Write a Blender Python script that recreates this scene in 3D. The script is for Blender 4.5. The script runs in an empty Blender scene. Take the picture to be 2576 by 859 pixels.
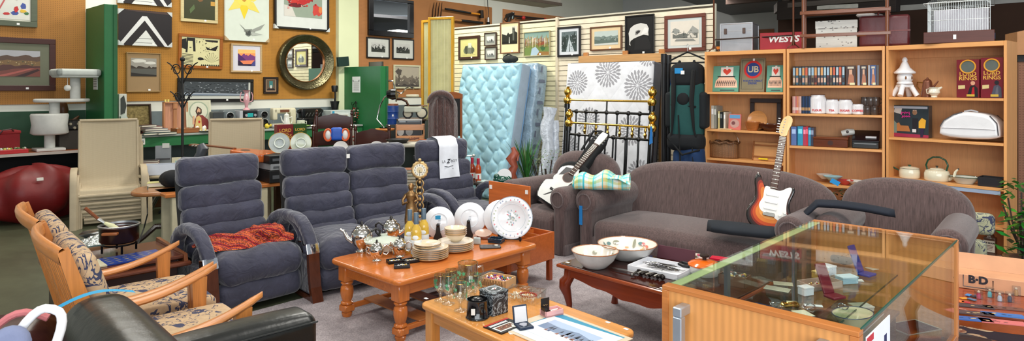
import bpy, math, random
from mathutils import Vector, Matrix
PI=math.pi; R=math.radians
C=bpy.context.scene.collection
CAMH=1.55; F=1600.0; HZ=220.0; CX=1288.0
def W(px,py,Y): return Vector(((px-CX)/F*Y, Y, CAMH-(py-HZ)/F*Y))
def G(px,py,z=0.0):
    Y=(CAMH-z)*F/(py-HZ); return ((px-CX)/F*Y, Y)
def lin(c):
    return tuple(((v/255.0)/12.92 if v/255.0<=0.04045 else ((v/255.0+0.055)/1.055)**2.4) for v in c)
# ---------------------------------------------------------------- mesh builder
class MB:
    def __init__(s, col=(200,200,200)):
        s.v=[]; s.f=[]; s.c=[]; s.s=[]; s.col=col; s.M=Matrix.Identity(4); s.flip=False
    def at(s, x=0,y=0,z=0, rx=0,ry=0,rz=0, sc=1.0):
        s.M=Matrix.Translation((x,y,z))@Matrix.Rotation(R(rz),4,'Z')@Matrix.Rotation(R(ry),4,'Y')@Matrix.Rotation(R(rx),4,'X')@Matrix.Scale(sc,4); return s
    def add(s, vs, fs, smooth=False, col=None):
        b=len(s.v); M=s.M
        for p in vs: s.v.append(tuple(M@Vector(p)))
        c=col or s.col
        for f in fs:
            s.f.append(tuple(b+i for i in f)); s.c.append(c); s.s.append(smooth)
        return s
    def box(s,x0,x1,y0,y1,z0,z1,b=0.0,col=None):
        if b<=0:
            vs=[(x0,y0,z0),(x1,y0,z0),(x1,y1,z0),(x0,y1,z0),(x0,y0,z1),(x1,y0,z1),(x1,y1,z1),(x0,y1,z1)]
            return s.add(vs,[(0,3,2,1),(4,5,6,7),(0,1,5,4),(1,2,6,5),(2,3,7,6),(3,0,4,7)],False,col)
        b=min(b,(x1-x0)*.49,(y1-y0)*.49,(z1-z0)*.49)
        vs=[];ix={}
        for i,X in enumerate((x0,x1)):
            for j,Y in enumerate((y0,y1)):
                for k,Z in enumerate((z0,z1)):
                    sx=b if i==0 else -b; sy=b if j==0 else -b; sz=b if k==0 else -b
                    for a,p in enumerate(((X,Y+sy,Z+sz),(X+sx,Y,Z+sz),(X+sx,Y+sy,Z))):
                        ix[(i,j,k,a)]=len(vs); vs.append(p)
        fs=[]
        for i in (0,1):
            q=[ix[(i,j,k,0)] for j,k in ((0,0),(1,0),(1,1),(0,1))]; fs.append(q if i else q[::-1])
            q=[ix[(j,i,k,1)] for j,k in ((0,0),(1,0),(1,1),(0,1))]; fs.append(q[::-1] if i else q)
            q=[ix[(j,k,i,2)] for j,k in ((0,0),(1,0),(1,1),(0,1))]; fs.append(q if i else q[::-1])
        cen=Vector(((x0+x1)/2,(y0+y1)/2,(z0+z1)/2))
        def orient(q):
            a,b_,c=[Vector(vs[t]) for t in q[:3]]
            n=(b_-a).cross(c-b_); m=sum((Vector(vs[t]) for t in q),Vector())/len(q)
            return q if n.dot(m-cen)>0 else q[::-1]
        for i in (0,1):
            for j in (0,1):
                fs.append(orient([ix[(0,i,j,1)],ix[(1,i,j,1)],ix[(1,i,j,2)],ix[(0,i,j,2)]]))
                fs.append(orient([ix[(i,0,j,0)],ix[(i,1,j,0)],ix[(i,1,j,2)],ix[(i,0,j,2)]]))
                fs.append(orient([ix[(i,j,0,0)],ix[(i,j,1,0)],ix[(i,j,1,1)],ix[(i,j,0,1)]]))
                for k in (0,1): fs.append(orient([ix[(i,j,k,a)] for a in range(3)]))
        return s.add(vs,[tuple(q) for q in fs],False,col)
    def rbox(s,x0,x1,y0,y1,z0,z1,r=0.03,n=3,m=4,puff=(0,0,0),wob=None,col=None):
        """rounded, optionally bulging box"""
        hx,hy,hz=(x1-x0)/2,(y1-y0)/2,(z1-z0)/2; r=min(r,hx*.99,hy*.99,hz*.99)
        c=((x0+x1)/2,(y0+y1)/2,(z0+z1)/2)
        def ticks(h):
            i=h-r; a=[-h+ r*t/n for t in range(n)]
            mm=max(m,int(i/0.06)+1)
            b=[-i+2*i*t/mm for t in range(mm+1)]
            return a+b+[ -t for t in a[::-1]]
        T=[ticks(hx),ticks(hy),ticks(hz)]; H=(hx,hy,hz)
        for ax in range(3):
            u,w=(ax+1)%3,(ax+2)%3
            for sg in (-1,1):
                vs=[];nu=len(T[u]);nw=len(T[w])
                for a in T[u]:
                    for b in T[w]:
                        q=[0,0,0]; q[ax]=sg*H[ax]; q[u]=a; q[w]=b
                        p=[max(-(H[t]-r),min(H[t]-r,q[t])) for t in range(3)]
                        d=Vector((q[0]-p[0],q[1]-p[1],q[2]-p[2])); d.normalize()
                        o=[p[t]+d[t]*r for t in range(3)]
                        for t in range(3):
                            if puff[t]:
                                k=1.0
                                for t2 in range(3):
                                    if t2!=t: k*=max(0,1-(o[t2]/H[t2])**2)
                                o[t]+= (o[t]/H[t])*puff[t]*k**.6
                        P=(c[0]+o[0],c[1]+o[1],c[2]+o[2])
                        vs.append(wob(P) if wob else P)
                fs=[]
                for i in range(nu-1):
                    for j in range(nw-1):
                        k=i*nw+j; q=(k,k+nw,k+nw+1,k+1); fs.append(q if sg>0 else q[::-1])
                s.add(vs,fs,True,col)
        return s
    def cyl(s,p0,p1,r0,r1=None,n=16,cap=True,col=None,smooth=True):
        r1=r0 if r1 is None else r1
        p0=Vector(p0);p1=Vector(p1);d=(p1-p0).normalized()
        a=d.orthogonal().normalized();b=d.cross(a)
        vs=[];
        for p,r in ((p0,r0),(p1,r1)):
            for i in range(n):
                t=2*PI*i/n; vs.append(p+a*math.cos(t)*r+b*math.sin(t)*r)
        fs=[(i,(i+1)%n,n+(i+1)%n,n+i) for i in range(n)]
        s.add(vs,fs,smooth,col)
        if cap: s.add(vs,[tuple(range(n-1,-1,-1)),tuple(range(n,2*n))],False,col)
        return s
    def tube(s,path,r,n=8,closed=False,cap=True,col=None,flat=1.0):
        P=[Vector(p) for p in path]; m=len(P)
        rr=r if isinstance(r,(list,tuple)) else [r]*m
        vs=[]; up=None
        for i,p in enumerate(P):
            if closed: t=(P[(i+1)%m]-P[(i-1)%m])
            else: t=P[min(i+1,m-1)]-P[max(i-1,0)]
            t.normalize()
            if up is None: up=t.orthogonal().normalized()
            else:
                up=(up-t*up.dot(t)); 
                if up.length<1e-5: up=t.orthogonal()
                up.normalize()
            b=t.cross(up)
            for k in range(n):
                a=2*PI*k/n; vs.append(p+up*math.cos(a)*rr[i]+b*math.sin(a)*rr[i]*flat)
        fs=[]
        for i in range(m if closed else m-1):
            j=(i+1)%m
            for k in range(n):
                k2=(k+1)%n; fs.append((i*n+k,i*n+k2,j*n+k2,j*n+k))
        s.add(vs,fs,True,col)
        if cap and not closed: s.add(vs,[tuple(range(n-1,-1,-1)),tuple((m-1)*n+k for k in range(n))],False,col)
        return s
    def lathe(s,prof,n=24,cx=0,cy=0,col=None,cap=False,sx=1.0,sy=1.0):
        vs=[];m=len(prof)
        for r,z in prof:
            for k in range(n):
                a=2*PI*k/n; vs.append((cx+math.cos(a)*r*sx,cy+math.sin(a)*r*sy,z))
        fs=[]
        for i in range(m-1):
            for k in range(n):
                k2=(k+1)%n; fs.append((i*n+k,i*n+k2,(i+1)*n+k2,(i+1)*n+k))
        s.add(vs,fs,True,col)
        if cap: s.add(vs,[tuple(range(n-1,-1,-1)),tuple((m-1)*n+k for k in range(n))],False,col)
        return s
    def ball(s,c,r,n=14,col=None,sc=(1,1,1)):
        vs=[];m=max(6,n//2)
        fs=[]
        for i in range(m+1):
            t=PI*i/m
            for k in range(n):
                a=2*PI*k/n; vs.append((c[0]+r*sc[0]*math.sin(t)*math.cos(a),c[1]+r*sc[1]*math.sin(t)*math.sin(a),c[2]-r*sc[2]*math.cos(t)))
        for i in range(m):
            for k in range(n):
                k2=(k+1)%n; fs.append((i*n+k,i*n+k2,(i+1)*n+k2,(i+1)*n+k))
        return s.add(vs,fs,True,col)
    def prism(s,poly,a0,a1,ax='y',col=None,smooth=False):
        """poly = list of 2D points; extruded along ax. ax y: (x,z); ax z: (x,y); ax x: (y,z)"""
        def mk(p,a):
            return (p[0],a,p[1]) if ax=='y' else ((p[0],p[1],a) if ax=='z' else (a,p[0],p[1]))
        n=len(poly); vs=[mk(p,a0) for p in poly]+[mk(p,a1) for p in poly]
        s.add(vs,[tuple(range(n-1,-1,-1)),tuple(range(n,2*n))],False,col)
        return s.add(vs,[(i,(i+1)%n,n+(i+1)%n,n+i) for i in range(n)],smooth,col)
    def slab(s,poly,a0,a1,r=0.02,n=4,ax='y',col=None,ends=True,capcol=None):
        """outline extruded with rounded rim"""
        N=len(poly); P=[Vector((p[0],p[1])) for p in poly]
        area=sum(P[i].x*P[(i+1)%N].y-P[(i+1)%N].x*P[i].y for i in range(N))
        nr=[]
        for i in range(N):
            t=(P[(i+1)%N]-P[i-1]); t.normalize(); q=Vector((t.y,-t.x))*(1 if area>0 else -1); nr.append(-q)
        lo,hi=min(a0,a1),max(a0,a1); r=min(r,(hi-lo)/2)
        rings=[(lo+r*(1-math.sin(PI/2*k/n)), r*(1-math.cos(PI/2*k/n))) for k in range(n,-1,-1)]
        rings+=[(hi-r*(1-math.sin(PI/2*k/n)), r*(1-math.cos(PI/2*k/n))) for k in range(0,n+1)]
        def mk(p,a): return (p.x,a,p.y) if ax=='y' else ((p.x,p.y,a) if ax=='z' else (a,p.x,p.y))
        vs=[];
        for a,ins in rings:
            for i in range(N): vs.append(mk(P[i]+nr[i]*ins,a))
        m=len(rings); fs=[]
        for j in range(m-1):
            for i in range(N):
                i2=(i+1)%N; fs.append((j*N+i,j*N+i2,(j+1)*N+i2,(j+1)*N+i))
        s.add(vs,fs,True,col)
        s.add(vs,[tuple(range(N-1,-1,-1)),tuple((m-1)*N+i for i in range(N))],False,capcol or col)
        return s
    def surf(s,fn,nu,nv,smooth=True,col=None,cfn=None,closedu=False):
        vs=[fn(i/nu,j/nv) for i in range(nu+1) for j in range(nv+1)]
        fs=[(i*(nv+1)+j,(i+1)*(nv+1)+j,(i+1)*(nv+1)+j+1,i*(nv+1)+j+1) for i in range(nu) for j in range(nv)]
        if cfn is None: return s.add(vs,fs,smooth,col)
        b=len(s.c); s.add(vs,fs,smooth,col)
        k=b
        for i in range(nu):
            for j in range(nv):
                s.c[k]=cfn((i+.5)/nu,(j+.5)/nv); k+=1
        return s
    def text(s,txt,size,x=0,y=0,z=0,col=None,rx=90,rz=0,ry=0,align='CENTER',sx=1.0,shear=0.0,bold=0.0):
        cu=bpy.data.curves.new('lettering','FONT'); cu.body=txt; cu.size=size; cu.align_x=align; cu.align_y='CENTER'; cu.shear=shear; cu.offset=bold; cu.resolution_u=3
        o=bpy.data.objects.new('lettering',cu); C.objects.link(o)
        dg=bpy.context.evaluated_depsgraph_get(); me=bpy.data.meshes.new_from_object(o.evaluated_get(dg))
        M=Matrix.Translation((x,y,z))@Matrix.Rotation(R(rz),4,'Z')@Matrix.Rotation(R(ry),4,'Y')@Matrix.Rotation(R(rx),4,'X')@Matrix.Diagonal((sx,1,1,1))
        s.add([M@v.co for v in me.vertices],[tuple(p.vertices) for p in me.polygons],False,col)
        bpy.data.objects.remove(o); bpy.data.meshes.remove(me); bpy.data.curves.remove(cu)
        return s
    def poly(s,pts,col=None): return s.add(pts,[tuple(range(len(pts)))],False,col)
    def mesh(s,name,mat,sharp=40):
        me=bpy.data.meshes.new(name); me.from_pydata(s.v,[],s.f)
        me.polygons.foreach_set('use_smooth',s.s)
        a=me.color_attributes.new('Col','FLOAT_COLOR','CORNER')
        cache={};buf=[]
        for p,c in zip(me.polygons,s.c):
            if c not in cache:
                cache[c]=(*lin(c),1.0)
            buf.extend(cache[c]*p.loop_total)
        a.data.foreach_set('color',buf)
        if any(s.s): me.set_sharp_from_angle(angle=R(sharp))
        me.materials.append(mat); me.update(); return me
    def obj(s,name,mat,parent=None,loc=None,rz=0,sharp=40):
        o=bpy.data.objects.new(name,s.mesh(name,mat,sharp)); C.objects.link(o)
        if parent: o.parent=parent
        if loc: o.location=loc
        if rz: o.rotation_euler[2]=R(rz)
        return o
def tag(o,label,cat,group=None):
    o['label']=label; o['category']=cat
    if group: o['group']=group
    return o
def T(name,label,cat,loc=(0,0,0),rz=0,group=None,rx=0,ry=0):
    o=bpy.data.objects.new(name,None); C.objects.link(o); o.empty_display_size=.05
    o.location=loc; o.rotation_euler=(R(rx),R(ry),R(rz)); return tag(o,label,cat,group)
def S(o,parent=None):
    if parent is None: o['kind']='structure'
    return o
def kids(o): return [c for c in bpy.data.objects if c.parent==o]
def dup(root,loc=None,rz=None,label=None,group=None,rx=None,ry=None):
    r=root.copy(); C.objects.link(r)
    if loc: r.location=loc
    if rz is not None: r.rotation_euler[2]=R(rz)
    if rx is not None: r.rotation_euler[0]=R(rx)
    if ry is not None: r.rotation_euler[1]=R(ry)
    if label: r['label']=label
    if group: r['group']=group
    for ch in kids(root):
        c=ch.copy(); C.objects.link(c); c.parent=r
        for g in kids(ch):
            d=g.copy(); C.objects.link(d); d.parent=c
    return r
# ---------------------------------------------------------------- materials
_m={}
def M(kind,**k):
    key=(kind,tuple(sorted(k.items())))
    if key in _m: return _m[key]
    m=bpy.data.materials.new(kind); m.use_nodes=True; nt=m.node_tree; nt.nodes.clear(); N=nt.nodes.new; L=nt.links.new
    out=N('ShaderNodeOutputMaterial'); b=N('ShaderNodeBsdfPrincipled'); L(b.outputs[0],out.inputs[0])
    at=N('ShaderNodeAttribute'); at.attribute_name='Col'
    tc=N('ShaderNodeTexCoord'); mp=N('ShaderNodeMapping'); L(tc.outputs['Object'],mp.inputs[0])
    def noise(scale,detail=3,rough=.55,vec=None,dist=0):
        n=N('ShaderNodeTexNoise'); n.inputs['Scale'].default_value=scale; n.inputs['Detail'].default_value=detail; n.inputs['Roughness'].default_value=rough; n.inputs['Distortion'].default_value=dist
        L(vec or mp.outputs[0],n.inputs['Vector']); return n.outputs['Fac']
    def ramp(f,lo,hi,a=.3,bb=.7):
        r=N('ShaderNodeMapRange'); L(f,r.inputs[0]); r.inputs[1].default_value=a; r.inputs[2].default_value=bb; r.inputs[3].default_value=lo; r.inputs[4].default_value=hi; return r.outputs[0]
    def mul(colr,f):
        v=N('ShaderNodeVectorMath'); v.operation='SCALE'; L(colr,v.inputs[0]); L(f,v.inputs['Scale']); return v.outputs[0]
    def mix(f,a,c):
        x=N('ShaderNodeMix'); x.data_type='RGBA'; L(f,x.inputs[0])
        if isinstance(a,tuple): x.inputs[6].default_value=(*lin(a),1)
        else: L(a,x.inputs[6])
        if isinstance(c,tuple): x.inputs[7].default_value=(*lin(c),1)
        else: L(c,x.inputs[7])
        return x.outputs[2]
    def mth(op,a,bb=None):
        x=N('ShaderNodeMath'); x.operation=op
        for i,q in enumerate((a,bb)):
            if q is None: continue
            if isinstance(q,(int,float)): x.inputs[i].default_value=q
            else: L(q,x.inputs[i])
        return x.outputs[0]
    def bump(h,st,dist=.01):
        q=N('ShaderNodeBump'); q.inputs['Strength'].default_value=st; q.inputs['Distance'].default_value=dist; L(h,q.inputs['Height']); L(q.outputs[0],b.inputs['Normal'])
    def setc(c): L(c,b.inputs['Base Color'])
    b.inputs['Roughness'].default_value=k.get('rough',.5); b.inputs['Metallic'].default_value=k.get('metal',0)
    if 'coat' in k: b.inputs['Coat Weight'].default_value=k['coat']; b.inputs['Coat Roughness'].default_value=.08
    col=at.outputs['Color']
    if kind in('paint','plastic','metal','ceramic','leather','rubber','cloth','foil'):
        amt=k.get('amt',.08); sc=k.get('scale',9)
        f=noise(sc,4); setc(mul(col,ramp(f,1-amt,1+amt)))
        if kind=='leather': bump(noise(14,4),.16,.015)
        if kind=='cloth': b.inputs['Roughness'].default_value=.9; bump(noise(180,2),.4,.002)
        if kind=='foil': bump(noise(18,4),.8,.03)
    elif kind=='wood':
        ax=k.get('ax','x'); g=k.get('g',1.0); sx={'x':(1.2,22,22),'y':(22,1.2,22),'z':(22,22,1.2)}[ax]
        mp.inputs['Scale'].default_value=sx
        f=noise(1.6*g,5,.6,dist=.8); f2=noise(7*g,3)
        a=k.get('amt',.22); setc(mul(mul(col,ramp(f,1-a,1+a*.7)),ramp(f2,.93,1.06))); bump(f2,.1,.002)
    elif kind=='suede':
        f=noise(5,4,.6); f2=noise(60,2); setc(mul(mul(col,ramp(f,.78,1.3)),ramp(f2,.93,1.07)))
        b.inputs['Roughness'].default_value=.8; b.inputs['Sheen Weight'].default_value=.5; b.inputs['Sheen Roughness'].default_value=.4
        wr=noise(9,3,.5,dist=1.5); bump(wr,.5,.03)
    elif kind=='chenille':
        mp.inputs['Scale'].default_value=(85,85,6); f=noise(1.6,4,.65); f2=noise(.5,2)
        setc(mul(mul(col,ramp(f,.52,1.42)),ramp(f2,.9,1.1))); b.inputs['Roughness'].default_value=.95
        b.inputs['Sheen Weight'].default_value=.3; bump(f,.5,.006)
    elif kind=='floral':
        f=noise(9,2,.5,dist=2.2); band=mth('ABSOLUTE',mth('SUBTRACT',f,.5)); line=mth('LESS_THAN',band,.022)
        f2=noise(14,2,.5,dist=1.0); leaf=mth('GREATER_THAN',f2,.60)
        big=noise(4,1); reg=mth('GREATER_THAN',big,.40)
        msk=mth('MULTIPLY',mth('MAXIMUM',line,leaf),reg)
        setc(mix(msk,mul(col,ramp(noise(40,2),.9,1.08)),(58,62,88))); b.inputs['Roughness'].default_value=.9; bump(noise(120,2),.3,.003)
    elif kind=='carpet':
        f=noise(9,5,.7); f2=noise(130,3,.7); setc(mul(mul(col,ramp(f,.8,1.18)),ramp(f2,.6,1.4))); b.inputs['Roughness'].default_value=1; bump(f2,.9,.01)
    elif kind=='concrete':
        f=noise(1.3,5,.65); f2=noise(12,4); setc(mul(mul(col,ramp(f,.7,1.25)),ramp(f2,.92,1.08))); b.inputs['Roughness'].default_value=.32; bump(f2,.05,.01)
    elif kind=='pegboard':
        # perforated hardboard: rows of small dark holes in object x / z
        sp=N('ShaderNodeSeparateXYZ'); L(tc.outputs['Object'],sp.inputs[0])
        def cell(o): return mth('SUBTRACT',mth('FRACT',mth('DIVIDE',o,.025)),.5)
        d=mth('SQRT',mth('ADD',mth('POWER',cell(sp.outputs[0]),2),mth('POWER',cell(sp.outputs[2]),2)))
        hole=mth('LESS_THAN',d,.15); base=mul(col,ramp(noise(3,4),.9,1.1))
        dk=N('ShaderNodeVectorMath'); dk.operation='SCALE'; L(base,dk.inputs[0]); dk.inputs['Scale'].default_value=.35
        setc(mix(hole,base,dk.outputs[0])); b.inputs['Roughness'].default_value=.75
    elif kind=='sling':
        mp.inputs['Scale'].default_value=(1,1,1); w1=N('ShaderNodeTexWave'); w1.inputs['Scale'].default_value=55; w1.bands_direction='X'; L(mp.outputs[0],w1.inputs[0])
        w2=N('ShaderNodeTexWave'); w2.inputs['Scale'].default_value=55; w2.bands_direction='Z'; L(mp.outputs[0],w2.inputs[0]); w1.inputs['Distortion'].default_value=1.5; w2.inputs['Distortion'].default_value=1.5
        f=mth('MULTIPLY',w1.outputs['Fac'],w2.outputs['Fac']); setc(mul(col,ramp(f,.72,1.12,0,.8))); b.inputs['Roughness'].default_value=.8; bump(f,.3,.002)
    elif kind=='crochet':
        v=N('ShaderNodeTexVoronoi'); v.inputs['Scale'].default_value=95; L(mp.outputs[0],v.inputs[0])
        w=noise(3,2,dist=1.5); cr=N('ShaderNodeValToRGB'); w5=N('ShaderNodeTexWave'); w5.inputs['Scale'].default_value=4.5; w5.inputs['Distortion'].default_value=5; w5.bands_direction='DIAGONAL'; L(mp.outputs[0],w5.inputs[0]); L(w5.outputs['Fac'],cr.inputs[0])
        e=cr.color_ramp.elements; cols=[(150,22,40),(240,110,36),(220,60,50),(80,50,110),(245,125,50),(150,24,46),(235,110,60)]
        cr.color_ramp.interpolation='CONSTANT'
        e[0].position=0; e[0].color=(*lin(cols[0]),1); e[1].position=.16; e[1].color=(*lin(cols[1]),1)
        for i,p in enumerate((.32,.46,.58,.74,.88)):
            x=e.new(p); x.color=(*lin(cols[i+2]),1)
        setc(mul(cr.outputs[0],ramp(v.outputs['Distance'],1.15,.35,.2,.75))); b.inputs['Roughness'].default_value=.95; bump(mth('MULTIPLY',v.outputs['Distance'],-1),.8,.01)
    elif kind=='wicker':
        w1=N('ShaderNodeTexWave'); w1.inputs['Scale'].default_value=45; w1.bands_direction='Z'; L(mp.outputs[0],w1.inputs[0])
        w2=N('ShaderNodeTexWave'); w2.inputs['Scale'].default_value=22; w2.bands_direction='X'; L(mp.outputs[0],w2.inputs[0])
        f=mth('MULTIPLY',w1.outputs['Fac'],w2.outputs['Fac']); setc(mul(col,ramp(f,.45,1.25,0,.8))); bump(f,.7,.004)
    elif kind=='marble':
        f=noise(22,4,.6,dist=1.8); ln=ramp(mth('ABSOLUTE',mth('SUBTRACT',f,.5)),1,0,.0,.035); setc(mix(ln,col,(180,190,195))); b.inputs['Roughness'].default_value=.3
    elif kind=='fur':
        mp.inputs['Scale'].default_value=(40,40,12); f=noise(2,4,.7); setc(mul(col,ramp(f,.4,1.5))); b.inputs['Roughness'].default_value=.9; bump(f,.9,.02); b.inputs['Sheen Weight'].default_value=.6
    elif kind=='bronze':
        f=noise(30,4); setc(mul(col,ramp(f,.6,1.35))); b.inputs['Metallic'].default_value=.85; b.inputs['Roughness'].default_value=.35; bump(f,.35,.006)
    elif kind=='hammered':
        v=N('ShaderNodeTexVoronoi'); v.inputs['Scale'].default_value=45; L(mp.outputs[0],v.inputs[0]); setc(mul(col,ramp(noise(5,3),.7,1.3)))
        b.inputs['Metallic'].default_value=.9; b.inputs['Roughness'].default_value=.3; bump(v.outputs['Distance'],.5,.006)
    elif kind=='bamboo':
        w1=N('ShaderNodeTexWave'); w1.inputs['Scale'].default_value=30; w1.bands_direction='Z'; L(mp.outputs[0],w1.inputs[0]); f=noise(8,3)
        setc(mul(mul(col,ramp(w1.outputs['Fac'],.86,1.05,0,1)),ramp(f,.9,1.1)))
    elif kind=='mirror':
        b.inputs['Metallic'].default_value=1; b.inputs['Roughness'].default_value=.015; setc(mul(col,ramp(noise(2,1),.99,1.01)))
    elif kind=='polished':
        b.inputs['Metallic'].default_value=1; b.inputs['Roughness'].default_value=k.get('rough',.08); f=noise(12,3); setc(mul(col,ramp(f,.93,1.03))); bump(f,.06,.01)
    elif kind=='glass':
        nt.nodes.remove(b); tr=N('ShaderNodeBsdfTransparent'); gl=N('ShaderNodeBsdfGlossy'); gl.inputs['Roughness'].default_value=.01
        lw=N('ShaderNodeLayerWeight'); lw.inputs[0].default_value=.5; mx=N('ShaderNodeMixShader')
        ll=N('ShaderNodeMath'); ll.operation='MULTIPLY_ADD'; L(mth('POWER',lw.outputs['Facing'],4.5),ll.inputs[0]); ll.inputs[1].default_value=.8; f0=k.get('f0',.04); L(ramp(noise(3,1),f0*.9,f0*1.1),ll.inputs[2])
        L(ll.outputs[0],mx.inputs[0]); L(tr.outputs[0],mx.inputs[1]); L(gl.outputs[0],mx.inputs[2]); L(mx.outputs[0],out.inputs[0])
        tint=N('ShaderNodeVectorMath'); tint.operation='MULTIPLY'; L(col,tint.inputs[0]); tint.inputs[1].default_value=(1,1,1); L(tint.outputs[0],tr.inputs[0])
    elif kind=='quilt':
        f=noise(3,3); f2=noise(11,3,dist=1.5); setc(mix(ramp(f2,0,.8,.55,.72),mul(col,ramp(f,.9,1.08)),(130,185,215))); b.inputs['Roughness'].default_value=.55; bump(noise(60,2),.15,.004)
    elif kind=='film':
        f=noise(10,4,dist=1); setc(mul(col,ramp(f,.75,1.15))); b.inputs['Roughness'].default_value=.22; bump(f,.7,.03); b.inputs['Coat Weight'].default_value=.6
    elif kind=='leafm':
        setc(mul(col,ramp(noise(20,3),.7,1.3))); b.inputs['Roughness'].default_value=.45
    elif kind=='rough_plaster':
        f=noise(.8,4); setc(mul(col,ramp(f,.93,1.05))); b.inputs['Roughness'].default_value=.85; bump(noise(25,4),.08,.01)
    elif kind=='tapestry':
        v=N('ShaderNodeTexVoronoi'); v.inputs['Scale'].default_value=9; L(mp.outputs[0],v.inputs[0]); f=noise(26,3,dist=1)
        c1=mix(ramp(f,0,1,.45,.55),(128,72,50),(196,164,132)); c2=mix(mth('GREATER_THAN',v.outputs['Distance'],.5),c1,(50,36,46)); setc(c2); b.inputs['Roughness'].default_value=.9
    elif kind=='stripewood':
        w1=N('ShaderNodeTexWave'); w1.inputs['Scale'].default_value=k.get('ws',12); w1.inputs['Distortion'].default_value=2.2; w1.inputs['Detail Scale'].default_value=.4; w1.bands_direction='X'
        mp.inputs['Scale'].default_value=(1,1,.12); L(mp.outputs[0],w1.inputs[0]); f2=noise(40,3)
        setc(mul(mul(col,ramp(w1.outputs['Fac'],.89,1.06,0,1)),ramp(f2,.93,1.05))); b.inputs['Roughness'].default_value=.4
    return m
PAINT=M('paint',rough=.6); MATTE=M('paint',rough=.9,amt=.05); GLOSS=M('plastic',rough=.2); PLAS=M('plastic',rough=.4); PAPER=M('paint',rough=.7,amt=.03); PRINT=M('plastic',rough=.35,amt=.03)
CHROME=M('polished'); BRASS=M('polished',rough=.18); CERAM=M('ceramic',rough=.15,amt=.04,coat=.4); GLASS=M('glass'); STEEL=M('metal',rough=.35,metal=.9); CLOTH=M('cloth'); LEATH=M('leather',rough=.35)
SILV=(225,222,215); BRS=(235,190,90)
# ---------------------------------------------------------------- reference planes of the room
A=Vector((.74,-.6727)); B=Vector((.6727,.74)); RA=math.degrees(math.atan2(-.6727,.74)); RB=math.degrees(math.atan2(.74,.6727))
class Plane:
    def __init__(s,P,ang): s.P=Vector(P); s.ang=ang; s.d=Vector((math.cos(R(ang)),math.sin(R(ang)))); s.n=Vector((-s.d.y,s.d.x))
    def xy(s,px,off=0):
        k=(px-CX)/F; Q=s.P+s.n*off   # solve Q+t d = Y(k,1)
        # Qx+t dx = k(Qy+t dy)
        t=(k*Q.y-Q.x)/(s.d.x-k*s.d.y); return Q+s.d*t
    def s_of(s,px,off=0): return (s.xy(px,off)-s.P).dot(s.d)
    def z(s,px,py,off=0): return CAMH-(py-HZ)/F*s.xy(px,off).y
WB=Plane(Vector((-.74,.6727))*10.15,RB)          # pegboard wall
WS=Plane(Vector((.6727,.74))*7.2,RA)             # slat wall
# ================================================================ camera, world, lights
sc=bpy.context.scene
cam=bpy.data.cameras.new('camera'); co=bpy.data.objects.new('camera',cam); C.objects.link(co); sc.camera=co
cam.sensor_width=36; cam.lens=36*F/2576; cam.shift_y=-(429.5-HZ)/2576; co.location=(0,0,CAMH); co.rotation_euler=(R(90),0,0); cam.clip_start=.02; cam.clip_end=200
sc.view_settings.view_transform='Standard'; sc.view_settings.look='None'; sc.view_settings.gamma=1; sc.view_settings.exposure=0.0; sc.cycles.transparent_max_bounces=32
w=bpy.data.worlds.new('daylight'); sc.world=w; w.use_nodes=True; wn=w.node_tree.nodes; bg=wn['Background']; bg.inputs[0].default_value=(.86,.93,1,1); bg.inputs[1].default_value=.5
def area(x,y,z,sx,sy,e,col=(1,.97,.9),rx=0,rz=0):  # area lamp, used for the ceiling lamps and for the shop-front daylight
    l=bpy.data.lights.new('room_light','AREA'); l.shape='RECTANGLE'; l.size=sx; l.size_y=sy; l.energy=e; l.color=col
    o=bpy.data.objects.new('room_light',l); C.objects.link(o); o.location=(x,y,z); o.rotation_euler=(R(rx),0,R(rz)); return o
for x,y,e in ((-5.2,8.2,62),(-3.4,5.6,45),(-1.6,9.2,150),(0.2,6.2,80),(-2.2,2.6,45),(1.6,3.6,60),(3.6,3.0,60),(1.6,12,150),(4.2,12.5,50),(-.2,.8,40)):
    area(x,y,4.3 if x<4 else 3.2,1.6,.5,e*1.0,rz=RB)
area(1.0,-2.6,2.1,7.5,2.8,330,col=(.92,.97,1),rx=84)      # daylight through the shop front behind the camera
# ================================================================ floor, carpet, ceiling
fl=MB((80,86,66)); fl.box(-14,14,-3,22,-.1,0); S(fl.obj('floor',M('concrete')))
cp=MB((172,163,166)); n0=4.25
def ab(a,b): v=A*a+B*b; return (v.x,v.y)    # room axes: a along A, b along B
def bl(n,s): v=Vector((-.74,.6727))*n+B*s; return (v.x,v.y)   # n towards the pegboard wall, s along it
cp.prism([bl(n0,-2),bl(n0,6.9),bl(-7,6.9),bl(-7,-2)],.0,.012,'z'); S(cp.obj('floor_carpet',M('carpet')))
ce=MB((235,235,230)); ce.box(-14,14,-3,24,4.8,4.9); S(ce.obj('ceiling',M('rough_plaster')))
# pegboard wall
wl=MB((226,226,214)); wl.box(-4,20,0,.2,0,4.8)
o=S(wl.obj('wall_left',M('rough_plaster'),loc=(WB.P.x,WB.P.y,0),rz=RB))
def wallbit(name,plane,mb,mat,**k): return mb.obj(name,mat,loc=(plane.P.x,plane.P.y,0),rz=plane.ang,**k)
PEG=M('pegboard')
def peg(px0,px1,z0,z1,nm='trim_pegboard',col=(166,114,52)):
    m=MB(col); m.box(WB.s_of(px0),WB.s_of(px1),-.02,-.002,z0,z1); return S(wallbit(nm,WB,m,PEG))
peg(-180,214,1.33,3.6); peg(293,843,1.35,3.6,col=(176,122,44)); peg(893,1236,1.35,3.38,col=(176,118,68)); peg(1264,1440,1.9,3.38,col=(204,140,92))  # second panel is yellower: the yellow light on it is put into its colour
pl=MB((226,232,190)); pl.box(WB.s_of(843),WB.s_of(893),-.12,-.001,0,4.8); S(wallbit('trim_pillar',WB,pl,M('rough_plaster')))
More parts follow.
